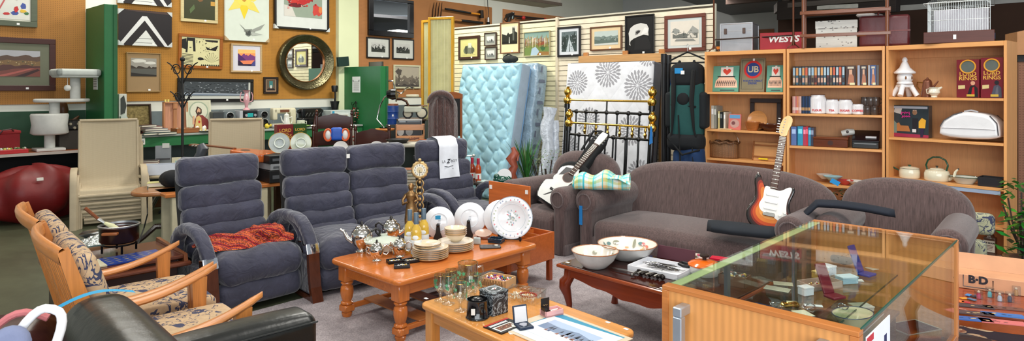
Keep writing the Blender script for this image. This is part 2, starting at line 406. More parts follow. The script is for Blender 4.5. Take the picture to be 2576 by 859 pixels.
# grey splashback behind the bench
m=MB((112,124,126)); m.box(WB.s_of(293),WB.s_of(855),-.03,-.003,.0,1.2); S(wallbit('trim_splashback',WB,m,PAINT))
m=MB((92,104,106)); m.box(WB.s_of(985),WB.s_of(1200),-.03,-.003,0,1.2); S(wallbit('trim_dado',WB,m,PAINT))
m=MB((30,70,46)); m.box(WB.s_of(-180),WB.s_of(214),-.03,-.003,0,1.24); S(wallbit('trim_green_dado',WB,m,PAINT))
GRN=(28,104,56)
def partition(px,ln,th,zt,label,sign):
    s0=WB.s_of(px); P=WB.P+WB.d*s0
    t=T('partition',label,'partition',(P.x,P.y,0),RB,)
    m=MB(GRN); m.box(0,th,-ln,-.02,0,zt,.004); m.obj('panel',M('paint',rough=.45,amt=.05),t)
    m=MB((24,88,48)); m.box(th-.035,th+.012,-ln-.012,-ln,0,zt,.003); m.obj('edge_trim',PAINT,t)
    if sign=='a':
        m=MB((230,232,228)); m.box(-.006,0,-.55,-.38,1.52,1.76)
        for k in range(6): m.box(-.0075,-.006,-.53,-.40,1.56+k*.03,1.568+k*.03,col=(110,110,110))
        m.obj('notice',PAPER,t)
    else:
        m=MB((228,232,230)); m.box(-.006,-.001,-.62,-.38,1.46,1.74); 
        for k in range(5): m.box(-.0075,-.006,-.59,-.42,1.50+k*.035,1.508+k*.035,col=(120,120,120))
        m.poly([(-.008,-.60,1.69),(-.008,-.57,1.66),(-.008,-.60,1.65)],(40,40,40)); m.poly([(-.008,-.40,1.69),(-.008,-.43,1.66),(-.008,-.40,1.65)],(40,40,40))
        m.obj('notice',PAPER,t)
    return t
partition(215,.823,.138,2.62,'tall dark green partition panel with small white notice, left of the picture wall','a')
partition(857,1.21,.15,1.915,'lower green partition panel with white notice at the right end of the workbench','b')
# long workbench with grey top and green fascia
s0=WB.s_of(293)+.02; s1=WB.s_of(857)-.01
t=T('workbench','long grey-topped workbench with dark green front under the picture wall','workbench',(WB.P.x,WB.P.y,0),RB)
m=MB((150,158,152)); m.box(s0,s1,-.72,-.035,.87,.9,.006); m.obj('worktop',M('plastic',rough=.25),t)
m=MB(GRN); m.box(s0,s1,-.70,-.68,.74,.87); m.obj('fascia',PAINT,t)
for x in (s0+.02,s0+1.5,s0+3.0,s1-.35):
    m=MB(GRN); m.box(x,x+.3 if x>s0+3.2 else x+.08,-.70,-.08,0,.74); m.obj('support_panel',PAINT,t)
m=MB((60,62,58)); m.box(s0,s1,-.6,-.05,.28,.30); m.obj('lower_shelf',PAINT,t)
m=MB((232,232,226)); x=WB.s_of(347,-.7); m.box(x-.085,x+.085,-.712,-.70,.775,.86,.004); so=m.obj('power_socket',GLOSS,t); so['label']='white double power socket'
m=MB((150,150,148)); [m.box(x+q-.03,x+q+.03,-.714,-.712,.80,.835) for q in (-.04,.04)]; m.obj('socket_rocker',GLOSS,so)
# left display bench with an orange-brown top
s0=WB.s_of(-160); s1=WB.s_of(212)-.02
t=T('display_bench','low bench with orange-brown top and black underside below the landscape picture','bench',(WB.P.x,WB.P.y,0),RB)
m=MB((176,92,48)); m.box(s0,s1,-.76,-.035,.735,.76,.004); m.obj('bench_top',M('wood',rough=.4,ax='x'),t)
m=MB((170,160,150)); m.box(s0,s1,-.772,-.76,.73,.764); m.obj('edge_strip',PAINT,t)
m=MB((14,14,14)); m.box(s0,s1,-.30,-.04,0,.73); m.box(s1-.03,s1,-.7,-.3,0,.73); m.obj('back_board',MATTE,t)
# ================================================================ slat wall
g0=WS.s_of(1143); gm=WS.s_of(1402); g1=WS.s_of(1796)
def slats(a,b,col):
    m=MB(col); z=.06
    while z<2.5:
        m.box(a,b,.0,.016,z,min(z+.064,2.52),.002); z+=.072
    m.box(a,b,.016,.03,.0,2.53,col=(96,88,74)); return m
S(wallbit('wall_back',WS,slats(g0,gm-.02,(236,228,188)),PAINT)); S(wallbit('wall_back_right',WS,slats(gm+.02,g1,(238,226,200)),PAINT))
m=MB((214,202,176)); m.box(gm-.022,gm+.022,-.02,.03,0,2.56,.004); S(wallbit('trim_joint_post',WS,m,PAINT))
m=MB((210,205,185)); m.box(g0-.01,g1,-.004,.035,2.525,2.545); m.box(g1,g1+.02,-.004,.035,0,2.545); S(wallbit('trim_cap',WS,m,PAINT))
# ================================================================ far hall
WF=Plane(Vector((.6727,.74))*16,RA); WD=Plane(Vector((.6727,.74))*11,RA)
m=MB((200,202,206)); m.box(WF.s_of(1540),WF.s_of(2000),0,.2,0,4.8); S(wallbit('wall_far',WF,m,M('rough_plaster')))
m=MB((150,92,62)); m.box(WF.s_of(1851),WF.s_of(1948),-.03,-.003,1.6,3.0); S(wallbit('trim_far_pegboard',WF,m,PAINT))
a,b=WD.s_of(1957),WD.s_of(2720)
m=MB((62,40,28)); m.box(a,b,0,.1,0,2.7); S(wallbit('wall_right',WD,m,MATTE))
m=MB((168,168,164)); m.box(a,b,-.02,.0,2.7,2.78); S(wallbit('trim_white_strip',WD,m,PAINT))
m=MB((52,50,50)); m.box(a,b,0,.1,2.78,3.5); S(wallbit('wall_right_upper',WD,m,MATTE))
m=MB((92,92,96)); P0=WF.xy(1838); P1=WF.xy(2080); q=B*-9
rf=[(P0.x,P0.y),(P0.x+q.x+1.3,P0.y+q.y),(11,4.5),(12,14)]
m.prism(rf,3.42,3.5,'z'); S(m.obj('ceiling_iron_roof',PAINT))
def beam(p,q,w,h,col,name='trim_beam',mat=None):
    p=Vector(p);q=Vector(q); d=q-p; L=d.length; m=MB(col); m.box(0,L,-w/2,w/2,-h/2,h/2,.004)
    o=m.obj(name,mat or M('wood',rough=.8,ax='x')); o.location=p; o.rotation_euler=d.to_track_quat('X','Z').to_euler(); return S(o)
beam(W(1832,4,12),W(1965,-8,11),.14,.12,(70,48,38)); beam(W(1957,24,11.5),W(2000,-14,10),.14,.16,(60,40,30))
beam(W(1960,28,10.4),W(2260,2,8.6),.1,.3,(44,36,34)); beam(W(1985,14,9.4),W(2235,-6,8.0),.07,.07,(70,64,60))
beam(W(2236,22,11),W(2440,-40,8.6),.2,.42,(206,208,200),'trim_bulkhead',PAINT)
beam(W(2514,14,9),W(2640,8,8.5),.1,.12,(120,118,112),'trim_ledge',PAINT); beam(W(2060,20,9.6),W(2190,14,9.0),.12,.06,(196,196,190),'trim_tube_batten',PAINT)
# white duct box high on the far wall
t=T('air_conditioner','pale grey wall unit high up above the slat wall, cut by the top edge','air conditioner',W(1330,9,10.5),RB)
m=MB((198,190,176)); m.box(-.75,.62,-.2,.2,0,.35,.02); m.obj('casing',PAINT,t); m=MB((120,104,90)); m.box(-.75,.62,-.215,-.2,.0,.05); m.obj('grille',PAINT,t)
# perforated screen right of the bookcases
Q=W(2562,150,6.2); m=MB((150,104,80)); m.box(0,1.2,0,.04,0,1.80)
t=T('pegboard_screen','brown perforated screen at the right edge behind the tallest bookcase','screen',(Q.x,Q.y,0),-20); m.obj('board',PEG,t)
m=MB((26,24,26)); m.box(-.01,1.2,-.02,.05,1.80,1.86); m.obj('top_rail',PAINT,t)
m=MB((196,140,92)); m.prism([(0,0),(.8,0),(.8,.2),(.25,.28),(0,.22)],-.0,.3,'y')
t=m.obj('cardboard_box',PAINT,loc=(Q.x-.06,Q.y-.06,1.865),rz=-20); tag(t,'brown cardboard box on top of the perforated screen at the right edge','box')
# ================================================================ pictures
rnd=random.Random(7)
def onwall(pl,x0,y0,x1,y1,off=0):
    xm=(x0+x1)/2; return pl.s_of(x0,off),pl.s_of(x1,off),pl.z(xm,y1,off),pl.z(xm,y0,off)
def blob(cx,cy,rx,ry,n=12,j=.2,rng=rnd): return [(cx+rx*math.cos(2*PI*i/n)*(1+rng.uniform(-j,j)),cy+ry*math.sin(2*PI*i/n)*(1+rng.uniform(-j,j))) for i in range(n)]
def clip(p): return (min(1,max(0,p[0])),min(1,max(0,p[1])))
def art(m,x0,x1,z0,z1,y,items,step=.00035):
    m.poly([(x0,y,z0),(x1,y,z0),(x1,y,z1),(x0,y,z1)],items[0])
    for i,(c,pts) in enumerate(items[1:]):
        yy=y-step*(i+1)*min(1,24/len(items)); m.poly([(x0+(x1-x0)*clip(p)[0],yy,z0+(z1-z0)*clip(p)[1]) for p in pts],c)
def picture(pl,box,label,frame=(40,30,24),fw=.03,mount=None,inner=None,items=None,cat='picture',name='framed_picture',group=None,fmat=None,depth=.03,tilt=0,off=0,corners=None):
    a,b,z0,z1=onwall(pl,*box); w,h=b-a,z1-z0; P=pl.P+pl.d*a+pl.n*(-.024+off if pl is WB else -.004+off)
    t=T(name,label,cat,(P.x,P.y,z0),pl.ang,group,ry=tilt)
    if fw>0:
        m=MB(frame)
        for q in ((0,w,0,fw),(0,w,h-fw,h),(0,fw,fw,h-fw),(w-fw,w,fw,h-fw)): m.box(q[0],q[1],-depth,0,q[2],q[3],.004)
        m.obj('frame',fmat or M('wood',rough=.35,amt=.12),t)
    y=-depth*.55 if fw>0 else -depth
    x0,x1,zz0,zz1=fw,w-fw,fw,h-fw
    if mount:
        m=MB(mount); m.box(x0,x1,y,0,zz0,zz1); m.obj('mount',PAPER,t)
        i0,i1,j0,j1=inner; x0,x1,zz0,zz1=w*i0,w*i1,h*j0,h*j1; y-=.002
    m=MB(items[0]); 
    if fw==0 and not mount: m.box(x0,x1,y,0,zz0,zz1)
    art(m,x0,x1,zz0,zz1,y-.0006,items); m.obj('print' if mount else 'canvas',PRINT,t)
    if corners:
        m=MB(corners); e=.07*min(1,w*2)
        for cx,sx,cz,sz in ((0,1,0,1),(0,1,h,-1),(w,-1,0,1),(w,-1,h,-1)): m=MB(corners); m.prism([(cx-sx*.004,cz-sz*.004),(cx+sx*e,cz-sz*.004),(cx-sx*.004,cz+sz*e)],-depth-.008,0,'y'); m.obj('corner_protector',PAPER,t)
    m=MB((240,240,236)); sx=w*.62; m.box(sx,sx+.03,-depth-.002,-depth+.0,.02,.045); m.obj('price_tag',PAPER,t) if w>.3 else None
    return t
def hills(rng,base,amp,n=14): return [(0,0)]+[(i/n,base+amp*(math.sin(i*1.3+rng.random()*2)*.5+rng.random()*.5)) for i in range(n+1)]+[(1,0)]
def speck(rng,n,cols,x0,x1,y0,y1,s):
    return [(rng.choice(cols),blob(rng.uniform(x0,x1),rng.uniform(y0,y1),s*rng.uniform(.4,1),s*rng.uniform(.4,1),6,.3,rng)) for _ in range(n)]
q=random.Random(3)
picture(WB,(-50,-60,92,66),'picture of red, yellow and blue blobs in a grey-green frame, top left corner',(84,92,72),.07,(206,206,190),(.14,.86,.14,.9),
 [(214,214,204)]+speck(q,9,[(190,40,40),(60,80,150),(220,180,50),(60,110,60)],.15,.95,.1,.6,.1)+[((190,90,90),[(.2,.2),(.24,.2),(.6,.9),(.55,.9)])])
picture(WB,(-70,95,138,229),'landscape with ploughed fields and village in a dark brown frame with green mount',(66,28,18),.07,(110,112,92),(.17,.80,.27,.76),
 [(176,176,180),((92,70,56),hills(q,.78,.08)),((124,96,60),hills(q,.6,.05)),((84,50,44),hills(q,.42,.05)),((120,66,56),[(0,0),(1,0),(1,.35),(.5,.3),(0,.12)]),((170,90,80),[(.1,0),(.3,0),(.9,.32),(.8,.32)]),((60,34,34),[(.5,0),(.7,0),(1,.25),(.95,.3)])]+speck(q,26,[(214,196,150),(190,150,100),(70,80,60)],.1,.95,.45,.6,.02))
def tri(): 
    return [(26,20,22),((216,216,214),[(0,.02),(.43,.84),(.52,.84),(.93,0),(.86,0),(.475,.72),(.07,0)]),((214,216,210),[(.24,0),(.72,0),(.5,.45)]),((60,56,56),[(.28,.08),(.68,.08),(.68,.09),(.28,.09)]),((60,56,56),[(.34,.2),(.62,.2),(.62,.21),(.34,.21)]),((70,50,44),[(.05,.99),(.95,.99),(.95,.93),(.3,.96)])]
picture(WB,(294,-80,427,13),'black and white triangle canvas at the top edge, above its twin',fw=0,items=tri(),depth=.04,corners=(196,200,198),name='canvas_print',group='triangle canvases')
picture(WB,(295,28,428,116),'wide black canvas with a white triangle and chevron, lower of two',fw=0,items=tri(),depth=.04,corners=(196,200,198),name='canvas_print',group='triangle canvases')
picture(WB,(315,133,402,232),'small lake photograph in a beige mount and thin pale frame, above the open case',(150,120,74),.015,(150,122,84),(.13,.87,.4,.86),
 [(150,146,136),((206,204,194),blob(.3,.85,.3,.1)),((206,204,194),blob(.75,.75,.25,.08)),((60,52,44),hills(q,.5,.12)),((84,84,78),[(0,0),(1,0),(1,.42),(0,.42)]),((40,36,32),[(0,0),(1,0),(1,.08),(.4,.14),(0,.2)])])
picture(WB,(452,-90,545,57),'dark green still life of a violin in a cream frame, at the top edge',(206,190,140),.045,None,None,
 [(52,54,20),((150,110,50),blob(.5,.6,.2,.16)),((120,80,36),blob(.5,.45,.16,.1)),((180,150,80),[(.47,.6),(.52,.6),(.55,1),(.5,1)]),((84,104,60),[(.2,.1),(.35,.2),(.32,.28),(.18,.18)]),((200,150,60),[(.86,.28),(1,.28),(1,.36),(.86,.36)]),((30,32,12),blob(.3,.75,.1,.2))])
fig=[(214,208,158),((24,22,20),[(0,.9),(.12,.95),(.12,.55),(0,.6)]),((24,22,20),[(.1,.45),(.13,.98),(.34,.98),(.36,.5),(.30,.5),(.28,.85),(.17,.85),(.15,.45)]),((214,208,158),[(.16,.6),(.16,.86),(.28,.86),(.28,.6),(.22,.5)]),((24,22,20),[(.20,.62),(.25,.62),(.25,.65),(.2,.65)]),((24,22,20),[(.6,.94),(.95,.94),(.94,.86),(.62,.88)]),((24,22,20),[(.62,.7),(.75,.62),(.95,.76),(.9,.56),(.66,.58)]),((24,22,20),blob(.49,.25,.09,.06))]
for k in range(8): fig.append(((24,22,20),[(.02,.04+k*.05),(.3,.02+k*.05),(.3,.035+k*.05),(.02,.06+k*.05)]))
for k in range(9): a=R(20+k*17); fig.append(((24,22,20),[(.78,.12),(.78+.22*math.cos(a),.12+.36*math.sin(a)),(.785+.22*math.cos(a+.05),.12+.36*math.sin(a+.05))]))
for k in range(10): fig.append(((24,22,20),[(.5+k*.05,.0),(.55+k*.05,.0),(.525+k*.05,.07)]))
picture(WB,(445,87,556,172),'black and cream ink drawing of a woman in an amber wooden frame',(150,84,24),.045,None,None,fig+speck(q,30,[(24,22,20)],.35,.95,.45,.95,.018),tilt=1.2)
fl_=[(214,222,208)]
for k in range(7):
    a=R(k*51+15); fl_.append(((238,206,40) if k%2 else (232,214,96),[(.42,.68),(.42+.22*math.cos(a-.45),.68+.17*math.sin(a-.45)),(.42+.46*math.cos(a),.68+.33*math.sin(a)),(.42+.22*math.cos(a+.45),.68+.17*math.sin(a+.45))]))
fl_+=[((240,220,90),blob(.42,.68,.16,.11)),((200,140,30),blob(.42,.68,.06,.04)),((130,136,126),blob(.55,.14,.13,.05,14,.4)),((150,154,146),[(.5,.12),(.8,.2),(.9,.3),(.62,.2)]),((70,74,70),blob(.52,.13,.06,.05,10,.4)),((110,112,104),[(.5,.15),(.3,.28),(.49,.13)]),((176,182,172),[(.56,.16),(.85,.12),(.6,.09)])]
picture(WB,(562,-50,672,104),'white canvas with a large yellow flower and a grey bud',fw=0,items=fl_,depth=.04,corners=(178,150,110),name='canvas_print')
picture(WB,(578,111,656,183),'small sunset over purple hills in a pale wood frame with white mount',(186,158,116),.03,(208,206,214),(.22,.78,.24,.80),
 [(240,150,90),((246,190,110),[(0,.75),(1,.8),(1,1),(0,1)]),((120,60,120),hills(q,.62,.16)),((76,40,100),[(0,0),(0,.75),(.3,.5),(.45,.35),(.5,0)]),((230,130,90),[(.1,.3),(.95,.36),(.75,.1),(.3,.1)]),((40,30,60),[(0,0),(1,0),(1,.12),(.3,.1),(.1,.3),(0,.3)]),((70,70,130),[(.75,0),(1,0),(1,.3),(.85,.25)])])
rd=[(150,164,146)]+[((206,52,44),blob(.3,.42,.24,.14,14,.35)),((190,40,40),blob(.55,.48,.22,.12,14,.4)),((214,210,200),[(.0,.0),(.3,.0),(.2,.25),(0,.3)]),((214,214,204),[(.05,.55),(.45,.5),(.5,.9),(.1,1)]),((226,180,70),blob(.65,.6,.14,.05)),((206,70,60),blob(.85,.2,.16,.12,12,.4)),((110,20,30),blob(.3,.3,.2,.06)),((220,130,70),blob(.95,.25,.05,.1))]
picture(WB,(686,-70,823,76),'print of red poppies with white mount in a narrow black frame',(22,20,20),.035,(218,222,216),(.17,.87,.22,.86),rd+speck(q,16,[(206,52,44),(150,20,30),(220,160,150)],.1,.9,.2,.5,.04),corners=(206,210,206),depth=.05)
pa=[(64,70,74)]+speck(q,130,[(190,196,200),(24,26,30),(150,158,166),(20,20,24)],.02,.98,.15,.95,.02)+[((120,134,150),[(0,0),(1,0),(1,.12),(0,.2)]),((196,200,204),[(0,.13),(1,.08),(1,.11),(0,.16)])]
picture(WB,(443,197,634,256),'long black framed panorama of silvery water behind the standing ornaments',(20,18,16),.05,(204,206,196),(.08,.93,.28,.86),pa,tilt=0.6)
picture(WB,(660,194,697,236),'tiny dark framed picture of a doorway beside the round mirror',(34,22,18),.035,(170,136,104),(.2,.8,.2,.82),[(96,80,64),((60,120,120),[(.3,.3),(.7,.3),(.7,.9),(.3,.9)]),((200,200,190),[(.4,.2),(.6,.2),(.6,.5),(.4,.5)]),((40,30,30),[(0,0),(1,0),(.8,.2),(.2,.2)])])
def bwp(seed): 
    r=random.Random(seed); return [(196,196,190)]+[((30,32,28),hills(r,.45,.4,18)),((50,54,46),hills(r,.25,.3,12))]+speck(r,30,[(30,32,28),(150,150,140)],0,1,.1,.8,.05)
picture(WB,(919,95,977,147),'small black framed photograph of bare trees, left of a pair below the wide mirror',(16,14,14),.025,(204,206,198),(.2,.8,.3,.75),bwp(1),group='pair of tree photographs')
picture(WB,(984,98,1038,150),'small black framed photograph of people outdoors, right of a pair below the wide mirror',(16,14,14),.025,(204,206,198),(.18,.8,.3,.75),bwp(4),group='pair of tree photographs')
gum=[(178,168,148),((120,110,96),hills(q,.45,.15)),((84,76,68),blob(.15,.75,.13,.16,14,.4)),((90,82,70),[(.1,0),(.18,0),(.2,.7),(.13,.7)]),((104,96,84),hills(q,.25,.2)),((70,64,58),hills(q,.1,.1))]
picture(WB,(987,164,1054,223),'bush landscape sketch in a pale cream frame right of the green partition',(206,202,168),.035,None,None,gum+speck(q,24,[(84,76,68),(200,190,168)],0,1,.1,.5,.03))
# slat wall pictures
ye=[(206,196,128)]
picture(WS,(1156,91,1209,150),'square dark brown framed sketch with yellow mount, leftmost on the slat wall',(60,34,24),.045,(206,200,130),(.2,.8,.2,.7),[(206,200,130),((110,116,90),blob(.5,.45,.4,.4,16,.3)),((200,204,180),[(.45,.4),(.7,.4),(.7,1),(.45,1)]),((70,74,60),blob(.3,.4,.14,.3,12,.4)),((90,96,76),blob(.8,.4,.12,.3,12,.4)),((120,124,104),[(.4,.1),(.7,.1),(.7,.6),(.4,.6)])])
sk=lambda s:[(206,206,200)]+[((120,124,120),hills(random.Random(s),.3,.3)),((70,74,70),blob(.7,.35,.12,.2))]
picture(WS,(1221,82,1251,116),'tiny brown framed sketch with grey mount hung directly above another',(58,34,26),.016,(150,152,140),(.2,.8,.25,.72),sk(1),group='two tiny sketches')
picture(WS,(1222,118,1252,151),'tiny brown framed cottage sketch with grey mount hung directly below another',(58,34,26),.016,(150,152,140),(.2,.8,.25,.72),sk(2),group='two tiny sketches')
picture(WS,(1263,56,1311,135),'tall photograph of a church tower in a brown frame, poking above the slat wall',(120,78,48),.018,(222,206,160),(.1,.9,.3,.86),[(206,202,182),((34,38,32),[(0,.1),(1,.08),(1,.62),(.85,.7),(.84,1),(.8,.85),(.76,.98),(.74,.85),(.68,.98),(.68,.6),(.5,.56),(.4,.66),(.3,.5),(0,.6)]),((90,94,84),[(.7,.2),(.8,.2),(.8,.8),(.7,.8)]),((20,22,20),[(0,0),(1,0),(1,.14),(0,.16)]),((190,190,176),[(.45,.05),(.52,.05),(.5,.4),(.47,.4)])],off=-.02)
ld=[(130,160,150),((170,176,176),hills(q,.68,.12)),((120,118,100),hills(q,.55,.1)),((110,130,70),[(0,0),(1,0),(1,.45),(.6,.5),(0,.4)]),((166,188,200),[(.25,0),(.7,0),(.55,.25),(.45,.38),(.3,.3)]),((150,70,50),[(.55,.5),(.8,.6),(.82,.45),(.55,.42)]),((60,100,60),blob(.75,.3,.1,.1)),((150,110,60),[(.5,0),(1,0),(1,.14),(.6,.16)])]
for k in range(16): x=.03+k*.06; ld.append((random.Random(k).choice([(196,150,90),(150,130,60),(220,200,160),(140,90,60)]),[(x,.35),(x+.015,.35),(x+.03,.75+.15*((k*7)%3)/2),(x-.01,.7)]))
picture(WS,(1320,79,1386,142),'colourful painting of a stream, autumn trees and red-roofed hut in a thin pale frame',(180,170,130),.014,None,None,ld+speck(q,30,[(190,130,80),(110,130,60),(200,190,180)],0,1,.35,.8,.025),name='framed_painting')
picture(WS,(1405,67,1463,143),'black framed winter road photograph with white mount, just right of the wall joint',(22,20,24),.03,(214,218,222),(.18,.84,.17,.83),[(96,110,112),((60,74,72),hills(q,.75,.15)),((190,200,204),[(.3,0),(.85,0),(.55,.6),(.5,.85),(.47,.6)]),((70,80,80),[(.5,0),(.56,0),(.54,.6)]),((40,52,50),blob(.15,.4,.14,.3,12,.4)),((44,56,54),blob(.85,.6,.14,.3,12,.4))]+speck(q,30,[(30,40,40),(200,206,210)],0,1,.1,.95,.03))
picture(WS,(1487,66,1567,127),'wide grey-green view with cream mount in a thin brown frame',(104,66,40),.02,(226,200,156),(.14,.88,.22,.8),[(190,202,196),((120,136,130),hills(q,.6,.1)),((96,112,104),hills(q,.35,.15)),((200,206,200),[(0,0),(1,0),(1,.15),(0,.12)])]+speck(q,24,[(80,96,90),(170,180,172)],0,1,.2,.55,.04))
ly=[(18,17,18),((216,214,208),[(.10,.45),(.08,.56),(.15,.7),(.3,.78),(.55,.82),(.78,.77),(.85,.66),(.83,.56),(.84,.47),(.66,.50),(.5,.47),(.28,.41),(.16,.35),(.13,.27),(.10,.25),(.16,.22),(.11,.30)]),((150,148,144),[(.33,.56),(.36,.62),(.47,.64),(.55,.62),(.52,.57),(.4,.5),(.33,.5)]),((44,42,42),[(.36,.58),(.45,.62),(.53,.61),(.5,.57),(.4,.52)]),((232,230,226),[(.55,.5),(.8,.55),(.83,.66),(.7,.7)]),((30,29,30),[(.35,.42),(.8,.46),(.95,.2),(.9,.1),(.3,.1)])]
picture(WS,(1577,38,1650,139),'tall black photograph of one white calla lily',(14,13,14),.02,None,None,ly,off=-.02,name='framed_photograph')
picture(WS,(1674,37,1777,130),'large pencil village drawing in a reddish brown frame, rightmost on slat wall',(112,62,48),.045,(206,212,208),(.15,.85,.17,.83),[(226,218,204),((150,152,146),blob(.2,.6,.14,.12,14,.4)),((160,160,154),[(.6,.5),(.78,.78),(.98,.6),(.98,.45)]),((110,112,106),[(.08,.3),(.95,.28),(.95,.5),(.7,.42),(.45,.5),(.2,.42),(.08,.5)]),((216,210,198),[(.6,.3),(.9,.3),(.9,.4),(.75,.44),(.6,.38)]),((70,74,70),[(.45,.4),(.5,.4),(.475,.62)]),((140,140,134),[(.15,.18),(.9,.15),(.8,.25),(.2,.26)])]+speck(q,26,[(110,112,106),(90,92,88)],.1,.9,.3,.6,.025))
# black framed wide mirror and round mirror
a,b,z0,z1=onwall(WB,922,-4,1035,93); P=WB.P+WB.d*a+WB.n*-.024; w_,h_=b-a,z1-z0
t=T('wall_mirror','wide rectangular mirror in a glossy black frame above the two small photographs','mirror',(P.x,P.y,z0),RB)
m=MB((14,12,14)); f=.11
for q4 in ((0,w_,0,f*.9),(0,w_,h_-f*.6,h_),(0,f,f*.9,h_-f*.6),(w_-f,w_,f*.9,h_-f*.6)): m.box(q4[0],q4[1],-.06,0,q4[2],q4[3],.006)
m.obj('frame',GLOSS,t); m=MB((225,228,230)); m.box(f-.01,w_-f+.01,-.02,-.004,f*.9-.01,h_-f*.6+.01); m.obj('mirror_glass',M('mirror'),t)
s_=WB.s_of(764); P=WB.P+WB.d*s_+WB.n*-.024; zc=WB.z(764,157)
t=T('round_mirror','large round mirror with a broad dark hammered metal rim','mirror',(P.x,P.y,zc),RB)
ro=.50*1.0; sxx=(WB.s_of(833)-WB.s_of(694))/2; szz=WB.z(764,87)-zc; ro=szz
m=MB((104,98,72)); m.M=Matrix.Rotation(R(90),4,'X'); prof=[(ro*.97,0),(ro,.03),(ro*.985,.11),(ro*.95,.125),(ro*.86,.10),(ro*.73,.05),(ro*.70,.035),(ro*.69,.02)]; m.lathe(prof,64,sx=sxx/szz); m.obj('rim',M('hammered'),t,sharp=60)
m=MB((150,96,50)); m.M=Matrix.Rotation(R(90),4,'X'); m.lathe([(ro*.715,.03),(ro*.715,.05),(ro*.69,.05),(ro*.69,.02)],64,sx=sxx/szz); m.obj('inner_ring',STEEL,t)
m=MB((228,230,232)); m.M=Matrix.Rotation(R(90),4,'X'); m.lathe([(ro*.70,.02),(.0001,.02)],64,sx=sxx/szz); m.obj('mirror_glass',M('mirror'),t)
# ---- tools on the pegboard
def tp(px,py,off=-.1): v=WB.xy(px,off); return Vector((v.x,v.y,WB.z(px,py,off)))
def bar(m,a,b,r,col,n=10): m.cyl(a,b,r,n=n,col=col); return m
m=MB((30,28,26)); t=T('sledgehammer','sledgehammer with black and orange handle on the pegboard','hammer',tp(1120,22)); o0=tp(1120,22)
bar(m,Vector(),tp(1184,33)-o0,.022,(28,28,28)); m.obj('grip',M('rubber',rough=.6),t); m=MB(); bar(m,tp(1184,33)-o0,tp(1212,37)-o0,.02,(232,150,40)); m.obj('shaft',PLAS,t)
m=MB((52,46,42)); m.cyl(tp(1210,26)-o0,tp(1211,46)-o0,.055,n=8); m.obj('hammer_head',STEEL,t)
t=T('long_handled_tool','long tool with wooden and black handle below the sledgehammer','tool',tp(1142,50)); o0=tp(1142,50)
m=MB(); bar(m,Vector(),tp(1160,52)-o0,.025,(190,130,70)); m.obj('shaft',M('wood'),t); m=MB(); bar(m,tp(1160,52)-o0,tp(1214,58)-o0,.03,(28,26,26)); m.obj('grip',PLAS,t)
t=T('garden_fork','four-pronged garden fork, its dark tines rising behind the bamboo screen','fork',tp(1098,60)); o0=tp(1098,60)
for x0,x1 in ((1088,1092),(1095,1099),(1102,1106),(1109,1112)): m=MB((62,46,36)); m.tube([tp(x0-2,50)-o0,tp(x0,38)-o0,tp(x0+1,24)-o0,tp(x1,6)-o0],[.012,.012,.011,.006]); m.obj('tine',STEEL,t)
m=MB((62,46,36)); m.tube([tp(1085,50)-o0,tp(1098,54)-o0,tp(1109,50)-o0],.014); m.tube([tp(1098,54)-o0,tp(1098,90)-o0],.02); m.obj('shank',STEEL,t)
t=T('inspection_lamp','thin black lead with a small silver lamp dangling down the pegboard','lamp',tp(1228,60)); o0=tp(1228,60)
m=MB((30,30,30)); m.tube([tp(1226,-8)-o0,tp(1227,14)-o0,tp(1229,30)-o0,tp(1228,44)-o0],.008); m.obj('cable',PLAS,t); m=MB((200,200,200)); m.cyl(tp(1228,44)-o0,tp(1228,56)-o0,.03); m.cyl(tp(1228,56)-o0,tp(1228,62)-o0,.04,col=(30,30,30)); m.obj('lamp_body',STEEL,t)
t=T('hand_drill','black and grey hand drill hung left of the long shears','drill',tp(1285,52,-.08)); o0=tp(1285,52,-.08)
m=MB((40,34,34)); m.cyl(tp(1290,36)-o0,tp(1276,40)-o0,.05); m.cyl(tp(1282,40)-o0,tp(1279,56)-o0,.04); m.obj('drill_body',PLAS,t); m=MB((96,110,110)); m.cyl(tp(1290,32)-o0,tp(1288,48)-o0,.045); m.obj('gear_case',STEEL,t); m=MB((30,28,28)); m.tube([tp(1272,42)-o0,tp(1268,50)-o0,tp(1276,55)-o0],.012); m.obj('cable',PLAS,t)
t=T('long_shears','long dark shears with red joint on the right-hand pegboard','shears',tp(1294,40)); o0=tp(1294,40)
m=MB((48,38,38)); m.cyl(Vector(),tp(1372,48)-o0,.02); m.cyl(tp(1300,46)-o0,tp(1350,50)-o0,.014); m.obj('handles',PLAS,t); m=MB((206,50,44)); m.ball(tp(1316,45)-o0,.06,sc=(1,1,.8)); m.ball(tp(1370,48)-o0,.035); m.obj('red_joint',PLAS,t)
